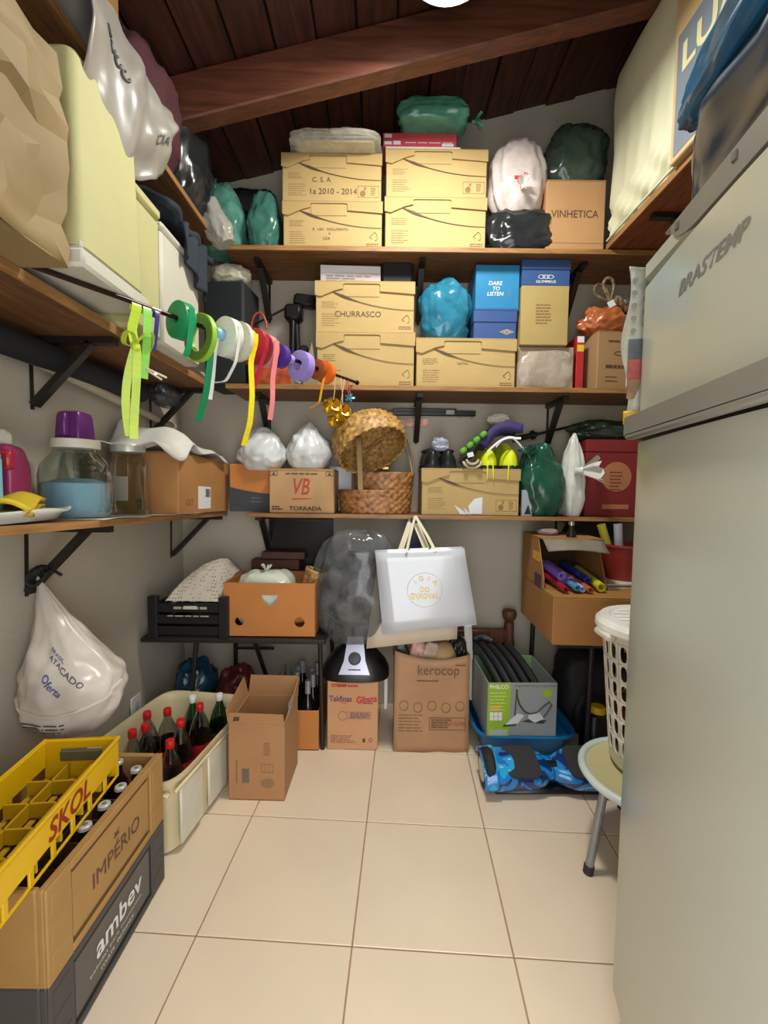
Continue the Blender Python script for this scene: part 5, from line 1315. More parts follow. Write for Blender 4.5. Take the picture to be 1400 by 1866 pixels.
for (x0, z0, x1, z1) in ((.02, .12, .07, .122), (.02, .155, .07, .157), (.02, .12, .022, .157), (.068, .12, .07, .157), (.036, .12, .0375, .157), (.053, .12, .0545, .157)): p.box(x0, x1, -.0008, 0, z0, z1)
p.build('printed_icon', INKB, t, smooth=False)
MB().prism([(.045 + .03 * math.cos(a_), .075 + .022 * math.sin(a_)) for a_ in [i * PI / 4 + .4 for i in range(8)]], -.0008, 0).build('printed_icon', mat('icon brown', '8a6a4a', .7), t, smooth=False)
MB().prism([(-.095, h + .01), (-.07, h + .012), (-.066, h + .032), (-.09, h + .03)], -.004, -.002).build('printed_icon', INKD, t, smooth=False)
# ---------------------------------------------------------------- folding table with boxes in the back left corner
ZTB = .562
t = thing('folding_table', 'dark folding table in the back left corner under the crates', 'table', (0, 0, 0))
MB().rbox(-1.15, -.27, 1.99, 2.44, ZTB - .022, ZTB, .004).build('table_top', mat('dark table top', '1c130e', .6, var=.2), t, smooth=False)
LEGM = mat('dark leg metal', '17110f', .5)
for (a, b) in (((-.30, 2.02, ZTB - .02), (-.288, 2.035, 0)), ((-.62, 2.03, ZTB - .02), (-.60, 2.40, 0)), ((-.30, 2.42, ZTB - .02), (-.27, 2.42, 0)), ((-.90, 2.03, ZTB - .02), (-.95, 2.03, 0)), ((-.84, 2.40, ZTB - .02), (-.84, 2.4, 0)), ((-.255, 2.3, .85), (-.19, 2.25, .36))):
    if b[2] == 0: MB().cyl(a, b, .011, .011, 10).build('leg', LEGM, t)
MB().cyl((-.62, 2.4, .36), (-.84, 2.4, .36), .008, .008, 8).build('cross_bar', LEGM, t)
t = thing('banana_box', 'orange brown fruit box with two round holes on the folding table', 'box', (at(491, 1163, 2.02).x, 2.02, ZTB))
w, h, d = .437, .264, .30
hm = MB()
# front panel with two round holes and a triangular one
def panel_with_holes(w, h, holes, t0, t1, name, m, par):
    bm = bmesh.new()
    def loop(pts):
        vs = [bm.verts.new((p[0], t0, p[1])) for p in pts]
        return [bm.edges.new((vs[i], vs[(i + 1) % len(vs)])) for i in range(len(vs))]
    es = loop([(-w / 2, 0), (w / 2, 0), (w / 2, h), (-w / 2, h)])
    for hl in holes: es += loop(hl)
    bmesh.ops.triangle_fill(bm, use_beauty=True, use_dissolve=False, edges=es)
    r = bmesh.ops.extrude_face_region(bm, geom=list(bm.faces))
    for v in [g for g in r['geom'] if isinstance(g, bmesh.types.BMVert)]: v.co.y = t1
    bmesh.ops.recalc_face_normals(bm, faces=bm.faces)
    me = bpy.data.meshes.new(name); bm.to_mesh(me); bm.free(); me.materials.append(m)
    o = bpy.data.objects.new(name, me); COL.objects.link(o); o.parent = par; return o
circ = lambda x, z, r_: [(x + r_ * math.cos(2 * PI * i / 16), z + r_ * math.sin(2 * PI * i / 16)) for i in range(16)]
tri = [(-.008 + .045, .195), (.03, .165), (-.002, .135), (-.034, .165), (-.048, .195)]
tri = [(.045, .205), (.035, .175), (.002, .148), (-.03, .175), (-.042, .205)]
panel_with_holes(w, h, [circ(-.145, .075, .021), circ(.145, .075, .025), tri], 0, .005, 'front_panel', CARDO, t)
for nm, (x0, x1, y0, y1) in (('back_panel', (-w / 2, w / 2, d - .005, d)), ('side_panel', (-w / 2, -w / 2 + .005, .005, d - .005)), ('side_panel', (w / 2 - .005, w / 2, .005, d - .005))):
    MB().rbox(x0, x1, y0, y1, 0, h, .0015).build(nm, CARDO, t, smooth=False)
MB().box(-w / 2, w / 2, 0, d, 0, .005).build('base', CARDO, t, smooth=False)
cxb = t.location.x
WB4 = film('mint white film', 'ccd2c3', .94, .3, .5, 9, .1)
t = thing('plastic_bag', 'mint white plastic bag tied on top inside the fruit box', 'bag', (cxb - .045, 2.165, ZTB + .012))
bag_mesh(.29, .22, .285, 71, boxy=4, crumple=.06).build('bag_body', WB4, t, angle=70); ears(MB(), (.0, -.03, .282), .04, 3, 4).build('knot', WB4, t, angle=70, fixn=False)
t = thing('wicker_basket', 'small golden wicker cone sticking out of the fruit box', 'basket', (cxb + .165, 2.12, ZTB + .19), rot=(0, .35, 0)); solidify(woven([(.03, 0), (.05, .13)], 12, 7, 1, .8, .004).build('woven_wall', WK2, t, angle=60), .004); MB().lathe([(.001, .004), (.03, .004)], 16, None, False).build('base', WK2, t)
# black fruit crate with lace cloth
t = thing('fruit_crate', 'black plastic fruit crate with white print on the folding table', 'crate', (at(344, 1160, 2.0).x, 2.0, ZTB), .0)
w, h, d = .335, .20, .36; BC = mat('black crate', '161719', .45, var=.1)
MB().box(-w / 2, w / 2, 0, d, 0, .006).build('base', BC, t, smooth=False)
for k in range(3):
    z0 = .012 + k * .055
    for (x0, x1, y0, y1) in ((-w / 2, w / 2, 0, .006), (-w / 2, w / 2, d - .006, d), (-w / 2, -w / 2 + .006, 0, d), (w / 2 - .006, w / 2, 0, d)):
        MB().rbox(x0, x1, y0, y1, z0, z0 + .042, .001).build('slat', BC, t, smooth=False)
for sx in (-1, 1):
    for yy in (0, d):
        MB().rbox(sx * w / 2 - .022, sx * w / 2 + .022, yy - .012, yy + .02, 0, h, .004).build('corner_post', BC, t, smooth=False)
p = MB(); lines(p, -.07, .09, .150, 1, .02, -.0006, .012, 3, .05); p.build('white_print', mat('crate print', 'a9aa98', .5), t, smooth=False)
MB().box(-.02, .04, -.0022, 0, .138, .154).build('label', mat('cream label', 'cfcfae', .5), t, smooth=False)
p = MB(); lines(p, -.1, .1, .108, 1, .02, -.0006, .006, 4, .05); p.build('white_print', mat('crate print'), t, smooth=False)
LACE = lace('lace cloth')
o = MB().grid(lambda u, v: (t.location.x - .12 + .27 * u + .09 * v * (1 - u), 2.02 + .28 * v, ZTB + .17 + .16 * math.sin(min(1, v * 1.3) * PI * .5) * (.55 + .45 * math.sin(u * PI * .9 + .2)) + .006 * noise.noise(Vector((u * 9, v * 9, 0)))), 30, 26).build('lace_cloth', LACE, angle=70); solidify(o, .006); tag(o, 'off-white lace cloth folded into the black fruit crate', 'cloth')
# behind: black panel, drawer box
cx, zb, w, h = px_box(490, 946, 607, 1062, 2.44, ZTB)
t = thing('picture_board', 'black framed panel leaning on the back wall under the shelf', 'panel', (cx, 2.44, ZTB)); MB().rbox(-w / 2, w / 2, 0, .012, 0, h, .003).build('sheet', mat('black panel', '0e0e10', .35), t, smooth=False); MB().rbox(-w / 2 + .012, w / 2 - .012, -.001, 0, .012, h - .012, .0004).build('face', mat('black panel face', '121316', .25), t, smooth=False)
cx, zb, w, h = px_box(461, 1006, 556, 1068, 2.36, ZTB)
t = thing('wooden_box', 'dark wooden box with a lid standing before the black panel', 'box', (cx, 2.36, ZTB)); DW = wood('dark box wood', '3a2010', '5c3620', 'X'); MB().rbox(-w / 2, w / 2, 0, .07, 0, h * .72, .004).build('body', DW, t, smooth=False); MB().rbox(-w / 2 - .006, w / 2 - .03, -.006, .074, h * .72, h * .88, .004).build('lid', DW, t, smooth=False); MB().rbox(-w / 2 + .05, w / 2, -.002, .07, h * .88, h, .004).build('tray', DW, t, smooth=False)
# under the table: bags and a carton of wine bottles
bag('crumpled dark blue plastic bag under the folding table', (320, 1205, 395, 1290), 2.16, .24, film('dark teal film', '12384a', .95, .25, .8, 9, .3), 72, 0, boxy=2.4, crumple=.14)
bag('dark red and green plastic bag under the folding table', (398, 1215, 470, 1290), 2.16, .24, mat('red green bag', '5a1a16', .4, var=.5, scale=8), 73, 0, boxy=2.4, crumple=.14)
cx = -.44; t = thing('wine_carton', 'open cardboard carton full of dark wine bottles under the folding table', 'box', (cx, 2.02, 0)); w, d, h = .27, .30, .20
for nm, (x0, x1, y0, y1) in (('front_panel', (-w / 2, w / 2, 0, .005)), ('back_panel', (-w / 2, w / 2, d - .005, d)), ('side_panel', (-w / 2, -w / 2 + .005, .005, d - .005)), ('side_panel', (w / 2 - .005, w / 2, .005, d - .005))):
    MB().rbox(x0, x1, y0, y1, 0, h, .0015).build(nm, CARDO, t, smooth=False)
MB().box(-w / 2, w / 2, 0, d, 0, .005).build('base', CARDO, t, smooth=False)
WG = mat('dark wine glass', '0c0f0b', .1); FOIL = mat('grey foil', '8f918f', .4, metal=.3)
for i in range(3):
    for k in range(4):
        q = Vector((cx - .085 + .08 * i + (.012 if k % 2 else 0), 2.06 + .071 * k, .008))
        t = thing('wine_bottle', 'dark wine bottle with a grey foil neck in the wine carton', 'bottle', q, group='wine bottles in the carton')
        hh = .315 + .012 * ((i * 5 + k * 3) % 3)
        MB().lathe([(.03, 0), (.034, .008), (.034, hh * .6), (.028, hh * .68), (.015, hh * .78), (.0135, hh * .99)], 14).build('bottle_glass', WG, t); MB().lathe([(.0152, hh * .80), (.0148, hh), (.001, hh + .001)], 12).build('foil', FOIL, t)
# ---------------------------------------------------------------- fan in plastic on a snack carton
t, w, h = carton('snack carton with red and purple lettering under the plastic wrapped fan', (596, 1240, 690, 1366), 2.03, .24, mat('snack carton', 'c3936a', .75, var=.04), 0.0)
RI = mat('red ink', 'b8382f', .6); PIK = mat('purple ink', '5a3c63', .6)
MB().rbox(-.42 * w, -.12 * w, -.001, 0, .90 * h, .945 * h, .0003).build('red_banner', RI, t, smooth=False); text(t, 'elma', (-.36 * w, -.0014, .922 * h), .010, mat('snack carton'), bold=.02); lines(MB(), -.1 * w, .1 * w, .935 * h, 1, .01, -.0006, .012, 3, .05).build('red_print', RI, t, smooth=False)
text(t, 'Takfinas', (-.24 * w, -.0012, .735 * h), .03, PIK, width=.11, bold=.02); text(t, 'Gibans', (.27 * w, -.0012, .73 * h), .036, RI, width=.10, bold=.035, tilt=.1); MB().box(.2 * w, .4 * w, -.0008, 0, .665 * h, .675 * h).build('underline', PIK, t, smooth=False); text(t, 'kids', (-.17 * w, -.0012, .68 * h), .012, RI)
p = MB(); 
p.tube([(-.19 * w + .022 * math.cos(a_), -.0006, .49 * h + .022 * math.sin(a_)) for a_ in [i * PI / 9 for i in range(18)]], .0009, 5, closed=True); p.build('round_stamp', PIK, t, smooth=False)
p = MB()
for (x0, z0, x1, z1) in ((-.09, .45, .35, .455), (-.09, .54, .35, .545), (.345, .45, .352, .545)): p.box(x0 * w, x1 * w, -.0008, 0, z0 * h, z1 * h)
lines(p, -.05 * w, .33 * w, .525 * h, 3, .008, -.0006, .004, 3, .1); p.build('boxed_text', PIK, t, smooth=False)
p = MB(); lines(p, -.43 * w, .12 * w, .21 * h, 5, .0085, -.0006, .003, 5, .35); p.build('small_print', INKB, t, smooth=False)
p = MB(); p.prism([(.2 * w, .11 * h), (.25 * w, .11 * h), (.25 * w, .17 * h), (.2 * w, .16 * h)], -.0008, 0); p.build('icon', INKD, t, smooth=False); p = MB(); p.tube([(.36 * w + .008 * math.cos(a_), -.0006, .145 * h + .009 * math.sin(a_)) for a_ in [i * PI / 6 for i in range(12)]], .0012, 5, closed=True); p.build('icon', INKD, t, smooth=False)
ZFB = h
t = thing('desk_fan', 'black desk fan wrapped in clear plastic standing on the snack carton', 'fan', (at(645, 1240, 2.12).x + .01, 2.115, ZFB))
base = [(-.165, .0), (.165, 0), (.168, .035), (.15, .07), (.085, .14), (.045, .165), (-.045, .165), (-.085, .14), (-.15, .07), (-.168, .035)]
def fbase(u, v):
    a = 2 * PI * u; k = [0, 1, 1.0, .9, .62, .34, .25, 0][round(v * 7)]; z = [.0, .0, .03, .065, .12, .155, .17, .17][round(v * 7)]
    c, s = math.cos(a), math.sin(a)
    return (math.copysign(abs(c) ** .7, c) * .168 * k, math.copysign(abs(s) ** .7, s) * .115 * k, z)
MB().grid(fbase, 48, 8, cu=True).build('base', BLACK, t, angle=50)
SIL = mat('silver plastic', 'a3a4b4', .25, metal=.6, var=.05)
pz = [(-.075, .045), (.075, .045), (.052, .10), (.038, .20), (-.038, .20), (-.052, .10)]
def slope(z): return -.123 + max(0, z - .045) * .55
o = MB(); n = len(pz); vs = [(x, slope(z) - .004, z) for x, z in pz] + [(x, slope(z) + .01, z) for x, z in pz]
o.add(vs, [tuple(range(n)), tuple(range(2 * n - 1, n - 1, -1))] + [(i, (i + 1) % n, n + (i + 1) % n, n + i) for i in range(n)]); o.build('control_panel', SIL, t)
kn = Matrix.Translation((0, slope(.11) - .006, .11)) @ Matrix.Rotation(R(62), 4, 'X')
MB().lathe([(.03, 0), (.03, .012), (.026, .02), (.001, .021)], 26, kn).build('knob', mat('knob dark', '23232a', .35), t); MB().rbox(-.03, .03, -.118, -.114, .062, .067, .001).build('panel_mark', INKD, t)
MB().cyl((0, .01, .16), (0, .01, .25), .03, .026, 18).build('neck', BLACK, t)
hd = Vector((.005, .0, .445)); fr_ = Matrix.Translation(hd) @ Matrix.Rotation(R(-7), 4, 'Z') @ Matrix.Rotation(R(86), 4, 'X') @ Matrix.Scale(.82, 4)
FB = mat('fan black', '1d1f24', .35)
rg = MB()
for r_, z_ in ((.232, 0), (.232, .035), (.19, .06), (.14, .075), (.09, .08), (.05, .08), (.21, -.03), (.15, -.055)):
    rg.tube([fr_ @ Vector((r_ * math.cos(a), r_ * math.sin(a), z_)) for a in [i * 2 * PI / 36 for i in range(36)]], .003 if r_ < .23 else .006, 6, closed=True)
for i in range(30):
    a = 2 * PI * i / 30; rg.tube([fr_ @ Vector((r_ * math.cos(a), r_ * math.sin(a), z_)) for r_, z_ in ((.04, .082), (.14, .076), (.2, .055), (.232, .02), (.21, -.03), (.12, -.058))], .0016, 4)
rg.build('grille', FB, t)
MB().lathe([(.001, .09), (.045, .088), (.05, .08), (.045, .074)], 24, fr_).build('badge', SIL, t)
for i in range(4):
    a0 = i * PI / 2
    solidify(MB().grid(lambda u, v: fr_ @ Vector(((.03 + .17 * u) * math.cos(a0 + (v - .5) * (1.2 - .2 * u)), (.03 + .17 * u) * math.sin(a0 + (v - .5) * (1.2 - .2 * u)), .01 + .04 * (v - .5))), 8, 7).build('blade', mat('blade grey', '31343c', .3), t), .003)
MB().lathe([(.05, -.12), (.065, -.1), (.065, -.02), (.03, .02), (.03, .05)], 20, fr_).build('motor', BLACK, t)
fb = bag_mesh(.41, .22, .56, 75, boxy=2.35, crumple=.07, folds=6, pinch=-.0)
fo = fb.build('plastic_cover', film('fan film', '4d5053', .58, .1, 1., 11, .3, .12), t, angle=75, loc=(.0, .0, .165))
# ---------------------------------------------------------------- paper carrier bags hanging from the shelf
def gift(label, px4, Y, depth, m, mg, name='paper_bag'):
    P = [at(x, y, Y) for (x, y) in px4]    # TL, TR, BR, BL on the front
    c = (P[2] + P[3]) / 2; t = thing(name, label, 'bag', c); Q = [p - c for p in P]; b = Vector((0, depth, 0))
    for nm, q, mm in (('front_panel', (Q[0], Q[1], Q[2], Q[3]), m), ('back_panel', (Q[0] + b, Q[1] + b, Q[2] + b, Q[3] + b), m), ('gusset', (Q[0], Q[3], Q[3] + b, Q[0] + b), mg), ('gusset', (Q[1], Q[2], Q[2] + b, Q[1] + b), mg), ('base', (Q[2], Q[3], Q[3] + b, Q[2] + b), mg)):
        o = MB().grid(lambda u, v: (q[0].lerp(q[1], u)).lerp(q[3].lerp(q[2], u), v) + Vector((0, .004 * math.sin(u * 5 + v * 3), 0)), 8, 8).build(nm, mm, t, fixn=False); solidify(o, .0025)
    return t, Q
WGL = mat('glossy white paper', 'c2c5cc', .18, var=.02, coat=.5)
t, Q = gift('white glossy paper carrier with gold print hanging from the shelf', [(684, 1006), (846, 999), (869, 1138), (699, 1155)], 1.965, .06, WGL, mat('lilac white paper', 'b9b5c2', .4))
GO = mat('gold print', 'c7a455', .35, metal=.4)
mid = (Q[0] + Q[1] + Q[2] + Q[3]) / 4
for (s_, dx, dz_, sz, tl) in (('DO', .0, .002, .022, .04), ('ENXOVAL', .0, -.028, .026, .06)): text(t, s_, mid + Vector((dx, -.009, dz_)), sz, GO, tilt=tl, width=None if s_ == 'DO' else .13, bold=.01)
for i, ch in enumerate('JOIA'):
    a = R(140 - 33 * i); text(t, ch, mid + Vector((.062 * math.cos(a), -.009, .0 + .055 * math.sin(a))), .022, GO, tilt=a - PI / 2, bold=.01)
p = MB(); p.tube([mid + Vector((.082 * math.cos(a), -.0085, .0 + .08 * math.sin(a))) for a in [i * 2 * PI / 30 for i in range(30)]], .0008, 5, closed=True); p.build('embossed_ring', mat('gold ring', 'd6cfb9', .4), t)
hook = at(757, 940, 2.16) - t.location
for (x_, dy) in ((.35, 0), (.68, 0)):
    st = Q[0].lerp(Q[1], x_); MB().strip([st + Vector((0, -.003, -.01)), st.lerp(hook, .4), st.lerp(hook, .8), hook], .014, (1, 0, .3), .0012).build('ribbon_handle', mat('cream ribbon', 'cfc6ab', .6), t)
t, Q = gift('cream paper carrier hanging behind the white carrier', [(690, 1010), (842, 1008), (832, 1164), (668, 1181)], 2.032, .008, mat('cream paper', 'cdbfa8', .7, var=.04), mat('cream paper'))
hook = at(752, 940, 2.2) - t.location
for x_ in (.25, .6): st = Q[0].lerp(Q[1], x_); MB().strip([st, st.lerp(hook, .5), hook], .03, (1, 0, .2), .0015).build('cloth_handle', mat('cream ribbon'), t)
o = MB().strip([at(757, 944, 2.165), at(759, 975, 2.165), at(756, 1010, 2.17)], .05, (1, 0, 0), .002).build('navy_strap', mat('navy strap', '20283c', .6)); tag(o, 'navy fabric strap hanging between the carrier handles', 'strap')
# ---------------------------------------------------------------- kraft bag
t = thing('paper_bag', 'brown paper shopping bag lettered kerocop standing on the floor', 'bag', (at(785, 1370, 2.02).x, 2.02, 0))
w, h, d = .362, .50, .16; KR = mat('kraft bag', 'a9805b', .65, var=.1, scale=5, bump=.25, bscale=9, coat=.15)
def kwall(x0, y0, x1, y1, nm, hh0, hh1, dip):
    o = MB().grid(lambda u, v: (x0 + (x1 - x0) * u, y0 + (y1 - y0) * u + .006 * noise.noise(Vector((u * 4, v * 5, x0 * 9))), v * (hh0 + (hh1 - hh0) * u - dip * math.sin(PI * u))), 16, 16).build(nm, KR, t, angle=60, fixn=False); solidify(o, .002)
kwall(-w / 2, 0, w / 2, 0, 'front_panel', .505, .49, .035); kwall(-w / 2, d, w / 2, d, 'back_panel', .52, .52, .01); kwall(-w / 2, 0, -w / 2, d, 'gusset', .505, .52, .02); kwall(w / 2, 0, w / 2, d, 'gusset', .49, .52, .02)
MB().box(-w / 2, w / 2, 0, d, .001, .004).build('base', KR, t)
KI = mat('kraft ink', '6d5238', .7); text(t, 'kerocop', (.03, -.008, .405), .062, KI, width=.2, bold=.0)
MB().box(-.075, .03, -.0075, -.006, .356, .361).build('underline', KI, t); MB().box(.11, .16, -.0075, -.006, .435, .439).build('overline', KI, t)
for k in range(5):
    p = MB(); p.tube([(-.135 + .068 * k + .021 * math.cos(a), -.0075, .235 + .024 * math.sin(a) - .008 * (k % 2)) for a in [i * 2 * PI / 18 for i in range(18)]], .0013, 5, closed=True); p.build('round_icon', KI, t)
p = MB(); lines(p, -.16, -.04, .19, 6, .016, -.007, .003, 4, .2); p.build('small_print', KI, t, smooth=False)
p = MB()
for (x0, z0, x1, z1) in ((-.01, .115, .165, .117), (-.01, .175, .165, .177), (-.01, .115, -.008, .177), (.163, .115, .165, .177)): p.box(x0, x1, -.0078, -.0065, z0, z1)
lines(p, 0, .1, .168, 4, .012, -.0072, .006, 4, .2); p.build('boxed_text', KI, t, smooth=False)
text(t, 'PAPEL', (.135, -.0078, .145), .022, mat('brick ink', 'a1543f', .7))
kx = t.location.x
t = thing('straw_hat', 'tan straw hat poking out of the kerocop paper bag', 'hat', (kx + .06, 2.105, .40)); MB().lathe([(.001, .12), (.04, .115), (.066, .09), (.074, .05), (.074, 0)], 28, None, False).build('crown', mat('tan straw', 'b08f63', .8, bump=.3, bscale=80), t, fixn=False); MB().lathe([(.075, .004), (.077, .02), (.077, .03)], 28, None, False).build('band', mat('hat band', '7a5a38', .7), t, fixn=False)
for i, (dx, m_, lab) in enumerate(((-.13, mat('dark packet', '2a2a1c', .4, var=.5, scale=40), 'dark printed snack packet in the kerocop bag'), (-.075, mat('red white packet', 'b98a80', .4, var=.5, scale=40), 'red and white packet in the kerocop bag'), (-.03, mat('beige packet', 'a99680', .5, var=.3, scale=30), 'beige packet in the kerocop bag beside the hat'))):
    o = bag_mesh(.075, .05, .12, 80 + i, boxy=4, crumple=.08).build('snack_packet', m_, angle=70); o.location = (kx + dx, 2.075, .415); o.rotation_euler = (0, (-.3, .1, .35)[i], 0); tag(o, lab, 'packet')
o = bag_mesh(.09, .1, .14, 84, boxy=2.4, crumple=.14).build('plastic_bag', DARKB, angle=70); o.location = (kx + .135, 2.12, .41); tag(o, 'small black plastic bag behind the straw hat in the kerocop bag', 'bag')
t = thing('white_stake', 'tapered white plastic leg standing behind the kerocop bag', 'leg', (0, 0, 0)); a_ = at(853, 1140, 2.21); b_ = at(858, 1275, 2.21)
MB().cyl(a_, a_.lerp(b_, .45), .021, .019, 4).build('upper_leg', WHITE, t, angle=20); MB().cyl(a_.lerp(b_, .45), b_, .016, .005, 4).build('lower_tip', WHITE, t, angle=20)
t = thing('white_stake', 'thin white strip standing between the fan carton and kerocop bag', 'leg', (0, 0, 0)); a_ = at(704, 1215, 2.2); b_ = at(705, 1292, 2.2); MB().rbox(-.009, .009, -.004, .004, b_.z, a_.z, .002, Matrix.Translation((a_.x, 2.2, 0))).build('strip', WHITE, t)
# ---------------------------------------------------------------- right floor: blue tub, cleaner carton, hoverboard
BT = mat('blue tub', '0f6aa3', .35, var=.06)
t = thing('plastic_tub', 'blue plastic tub on the floor beneath the cleaner carton', 'tub', (.69, 2.16, 0))
def bt(u, v):
    a = 2 * PI * u; c, s = math.cos(a), math.sin(a); e = .35
    pr_ = [(.80, .0), (.82, .01), (.97, .125), (1.04, .128), (1.05, .136), (.98, .136), (.94, .12), (.78, .02), (0, .016)]
    k, z = pr_[round(v * (len(pr_) - 1))]
    return (math.copysign(abs(c) ** e, c) * .235 * k, math.copysign(abs(s) ** e, s) * .23 * k, z)
MB().grid(bt, 64, 9, cu=True).build('tub_wall', BT, t, angle=35)
MB().rbox(-.2, .2, -.2, .2, .118, .13, .004).build('lid_panel', BT, t)
t = thing('cleaner_carton', 'green and grey vacuum cleaner carton with picture, open top', 'box', (.655, 1.935, .137), .02)
w, h, d = .325, .255, .33; GC = mat('grey green carton', '8b8f8d', .45, var=.04); LG = mat('lime print', '8fae2c', .5)
for nm, (x0, x1, y0, y1) in (('front_panel', (-w / 2, w / 2, 0, .005)), ('back_panel', (-w / 2, w / 2, d - .005, d)), ('side_panel', (-w / 2, -w / 2 + .005, .005, d - .005)), ('side_panel', (w / 2 - .005, w / 2, .005, d - .005))):
    MB().rbox(x0, x1, y0, y1, 0, h, .0015).build(nm, GC if nm != 'back_panel' else mat('pale green carton', '7d9a6a', .6), t, smooth=False)
MB().box(-w / 2, w / 2, 0, d, 0, .005).build('base', GC, t, smooth=False)
MB().box(-w / 2 + .001, -w / 2 + .105, -.0012, 0, .001, h - .001).build('green_stripe', LG, t, smooth=False)
text(t, 'PHILCO', (-w / 2 + .052, -.002, h * .93), .02, WHITEM, width=.085, bold=.02)
text(t, 'Aspirador de po com filtro', (.06, -.002, h * .945), .012, INKD, width=.2)
p = MB(); lines(p, -w / 2 + .012, -w / 2 + .09, h * .82, 6, .016, -.0016, .004, 3, .4); p.build('stripe_text', mat('pale lime print', 'bcd07a', .5), t, smooth=False)
MB().box(-w / 2 + .012, -w / 2 + .06, -.002, -.001, h * .48, h * .56).build('orange_mark', mat('orange mark', 'd79a4a', .5), t, smooth=False)
for i in range(2):
    for k in range(3): MB().box(-w / 2 + .012 + k * .02, -w / 2 + .029 + k * .02, -.002, -.001, h * (.30 + .08 * i), h * (.37 + .08 * i)).build('white_icon', WHITEM, t, smooth=False)
MB().box(-w / 2 + .01, -w / 2 + .095, -.002, -.001, h * .02, h * .12).build('white_icon', mat('grey icon', 'a9b0ac', .5), t, smooth=False)
PKD = mat('picture dark', '33373a', .5); PKW = mat('picture pale', 'c9cbc9', .5)
p = MB(); p.tube([(-.028, -.001, .222), (-.026, -.001, .19), (-.012, -.001, .15), (.01, -.001, .12), (.035, -.001, .108), (.07, -.001, .115), (.10, -.001, .145), (.125, -.001, .165), (.138, -.001, .15), (.115, -.001, .11), (.10, -.001, .09)], .0042, 6); p.build('picture_hose', PKD, t)
p = MB(); p.tube([(-.028, -.001, .225), (-.034, -.001, .10)], .003, 6); p.build('picture_wand', PKD, t)
MB().prism([(.03, .11), (.08, .115), (.105, .085), (.06, .065), (.03, .085)], -.0016, 0).build('picture_body', PKW, t); MB().prism([(.0, .07), (.10, .06), (.115, .075), (.04, .085)], -.0012, 0).build('picture_base', PKD, t); MB().prism([(-.08, .055), (-.02, .11), (.01, .10), (-.02, .06)], -.0014, 0).build('picture_nozzle', PKW, t); MB().prism([(-.09, .045), (-.03, .05), (-.02, .062), (-.08, .06)], -.0013, 0).build('picture_brush', PKD, t)
MB().lathe([(.001, 0), (.022, 0)], 20, Matrix.Translation((.115, -.001, .205)) @ FACE['-y'], False).build('green_badge', LG, t)
HB = mat('black hose', '121517', .45, var=.15)
t = thing('vacuum_hose', 'black ribbed vacuum hose folded into the open cleaner carton', 'hose', (.655, 1.935, .137))
for i, dx in enumerate((-.105, -.062, -.02, .025, .07)):
    pts = [(dx + .085 * s - .06, .31 - .26 * s, .315 - .12 * s + .02 * math.sin(s * PI)) for s in [k / 22 for k in range(23)]]
    MB().tube(pts, [.019 + .0022 * (k % 2) for k in range(23)], 10).build('hose_run', HB, t, angle=25)
MB().tube([(-.165 + .02 * math.sin(s), .31, .335 + .0 - .0 * s) if False else (-.165 + .10 * k / 10, .315 + .02 * math.sin(k / 10 * PI), .335 + .015 * math.sin(k / 10 * PI)) for k in range(11) for s in (0,)], .02, 10).build('hose_bend', HB, t)
# hoverboard
CM = camo('blue camouflage'); PAD = mat('rubber pad', '2a2a2b', .8, var=.1)
t = thing('hoverboard', 'blue camouflage hoverboard with black foot pads lying on the floor', 'hoverboard', (.735, 1.815, .004), rot=(.34, 0, .015))
def hov(u, v):
    x = -.255 + .51 * u; k = abs(x) / .255
    ww = .085 * (1 - .42 * math.exp(-(x / .05) ** 2)); hh = .042 * (1 - .25 * math.exp(-(x / .05) ** 2)) + .012 * k * k
    if u < .001 or u > .999: ww *= .9
    a = 2 * PI * v; e = .55; c, s = math.cos(a), math.sin(a)
    return (x, math.copysign(abs(c) ** e, c) * ww, .082 + math.copysign(abs(s) ** e, s) * hh)
for sx in (-1, 1):
    MB().grid(lambda u, v: hov((u * .497 if sx < 0 else .503 + u * .497), v), 24, 36, cv=True).build('shell', CM, t, angle=60)
    cxp = sx * .135
    pad = [(cxp + .075 * math.copysign(abs(math.cos(a)) ** .45, math.cos(a)), .076 * math.copysign(abs(math.sin(a)) ** .45, math.sin(a))) for a in [i * 2 * PI / 32 for i in range(32)]]
    MB().prism(pad, .118, .129, 'XY').build('foot_pad', PAD, t, angle=40)
    M = Matrix.Translation((sx * .275, 0, .083)) @ Matrix.Rotation(R(90), 4, 'Y')
    MB().lathe([(.05, -.024), (.075, -.022), (.083, -.012), (.083, .012), (.075, .022), (.05, .024)], 30, M).build('wheel', mat('tyre', '17181a', .7), t)
    MB().lathe([(.001, .0265 * sx), (.03, .0285 * sx), (.048, .026 * sx), (.052, .022 * sx)], 26, M, False).build('hub', mat('chrome hub', 'b9bcc0', .2, metal=.85), t)
    fend = MB().grid(lambda u, v: (sx * (.243 + .062 * v), .097 * math.cos(PI * u), .082 + .066 * math.sin(PI * u) ** .8 - .012 * v), 20, 6)
    solidify(fend.build('fender', CM, t, angle=60), .006)
MB().cyl((-.02, 0, .082), (.02, 0, .082), .036, .036, 20).build('pivot', BLACK, t)
MB().rbox(-.26, .26, -.08, .08, .022, .05, .012).build('underside', BLACK, t)
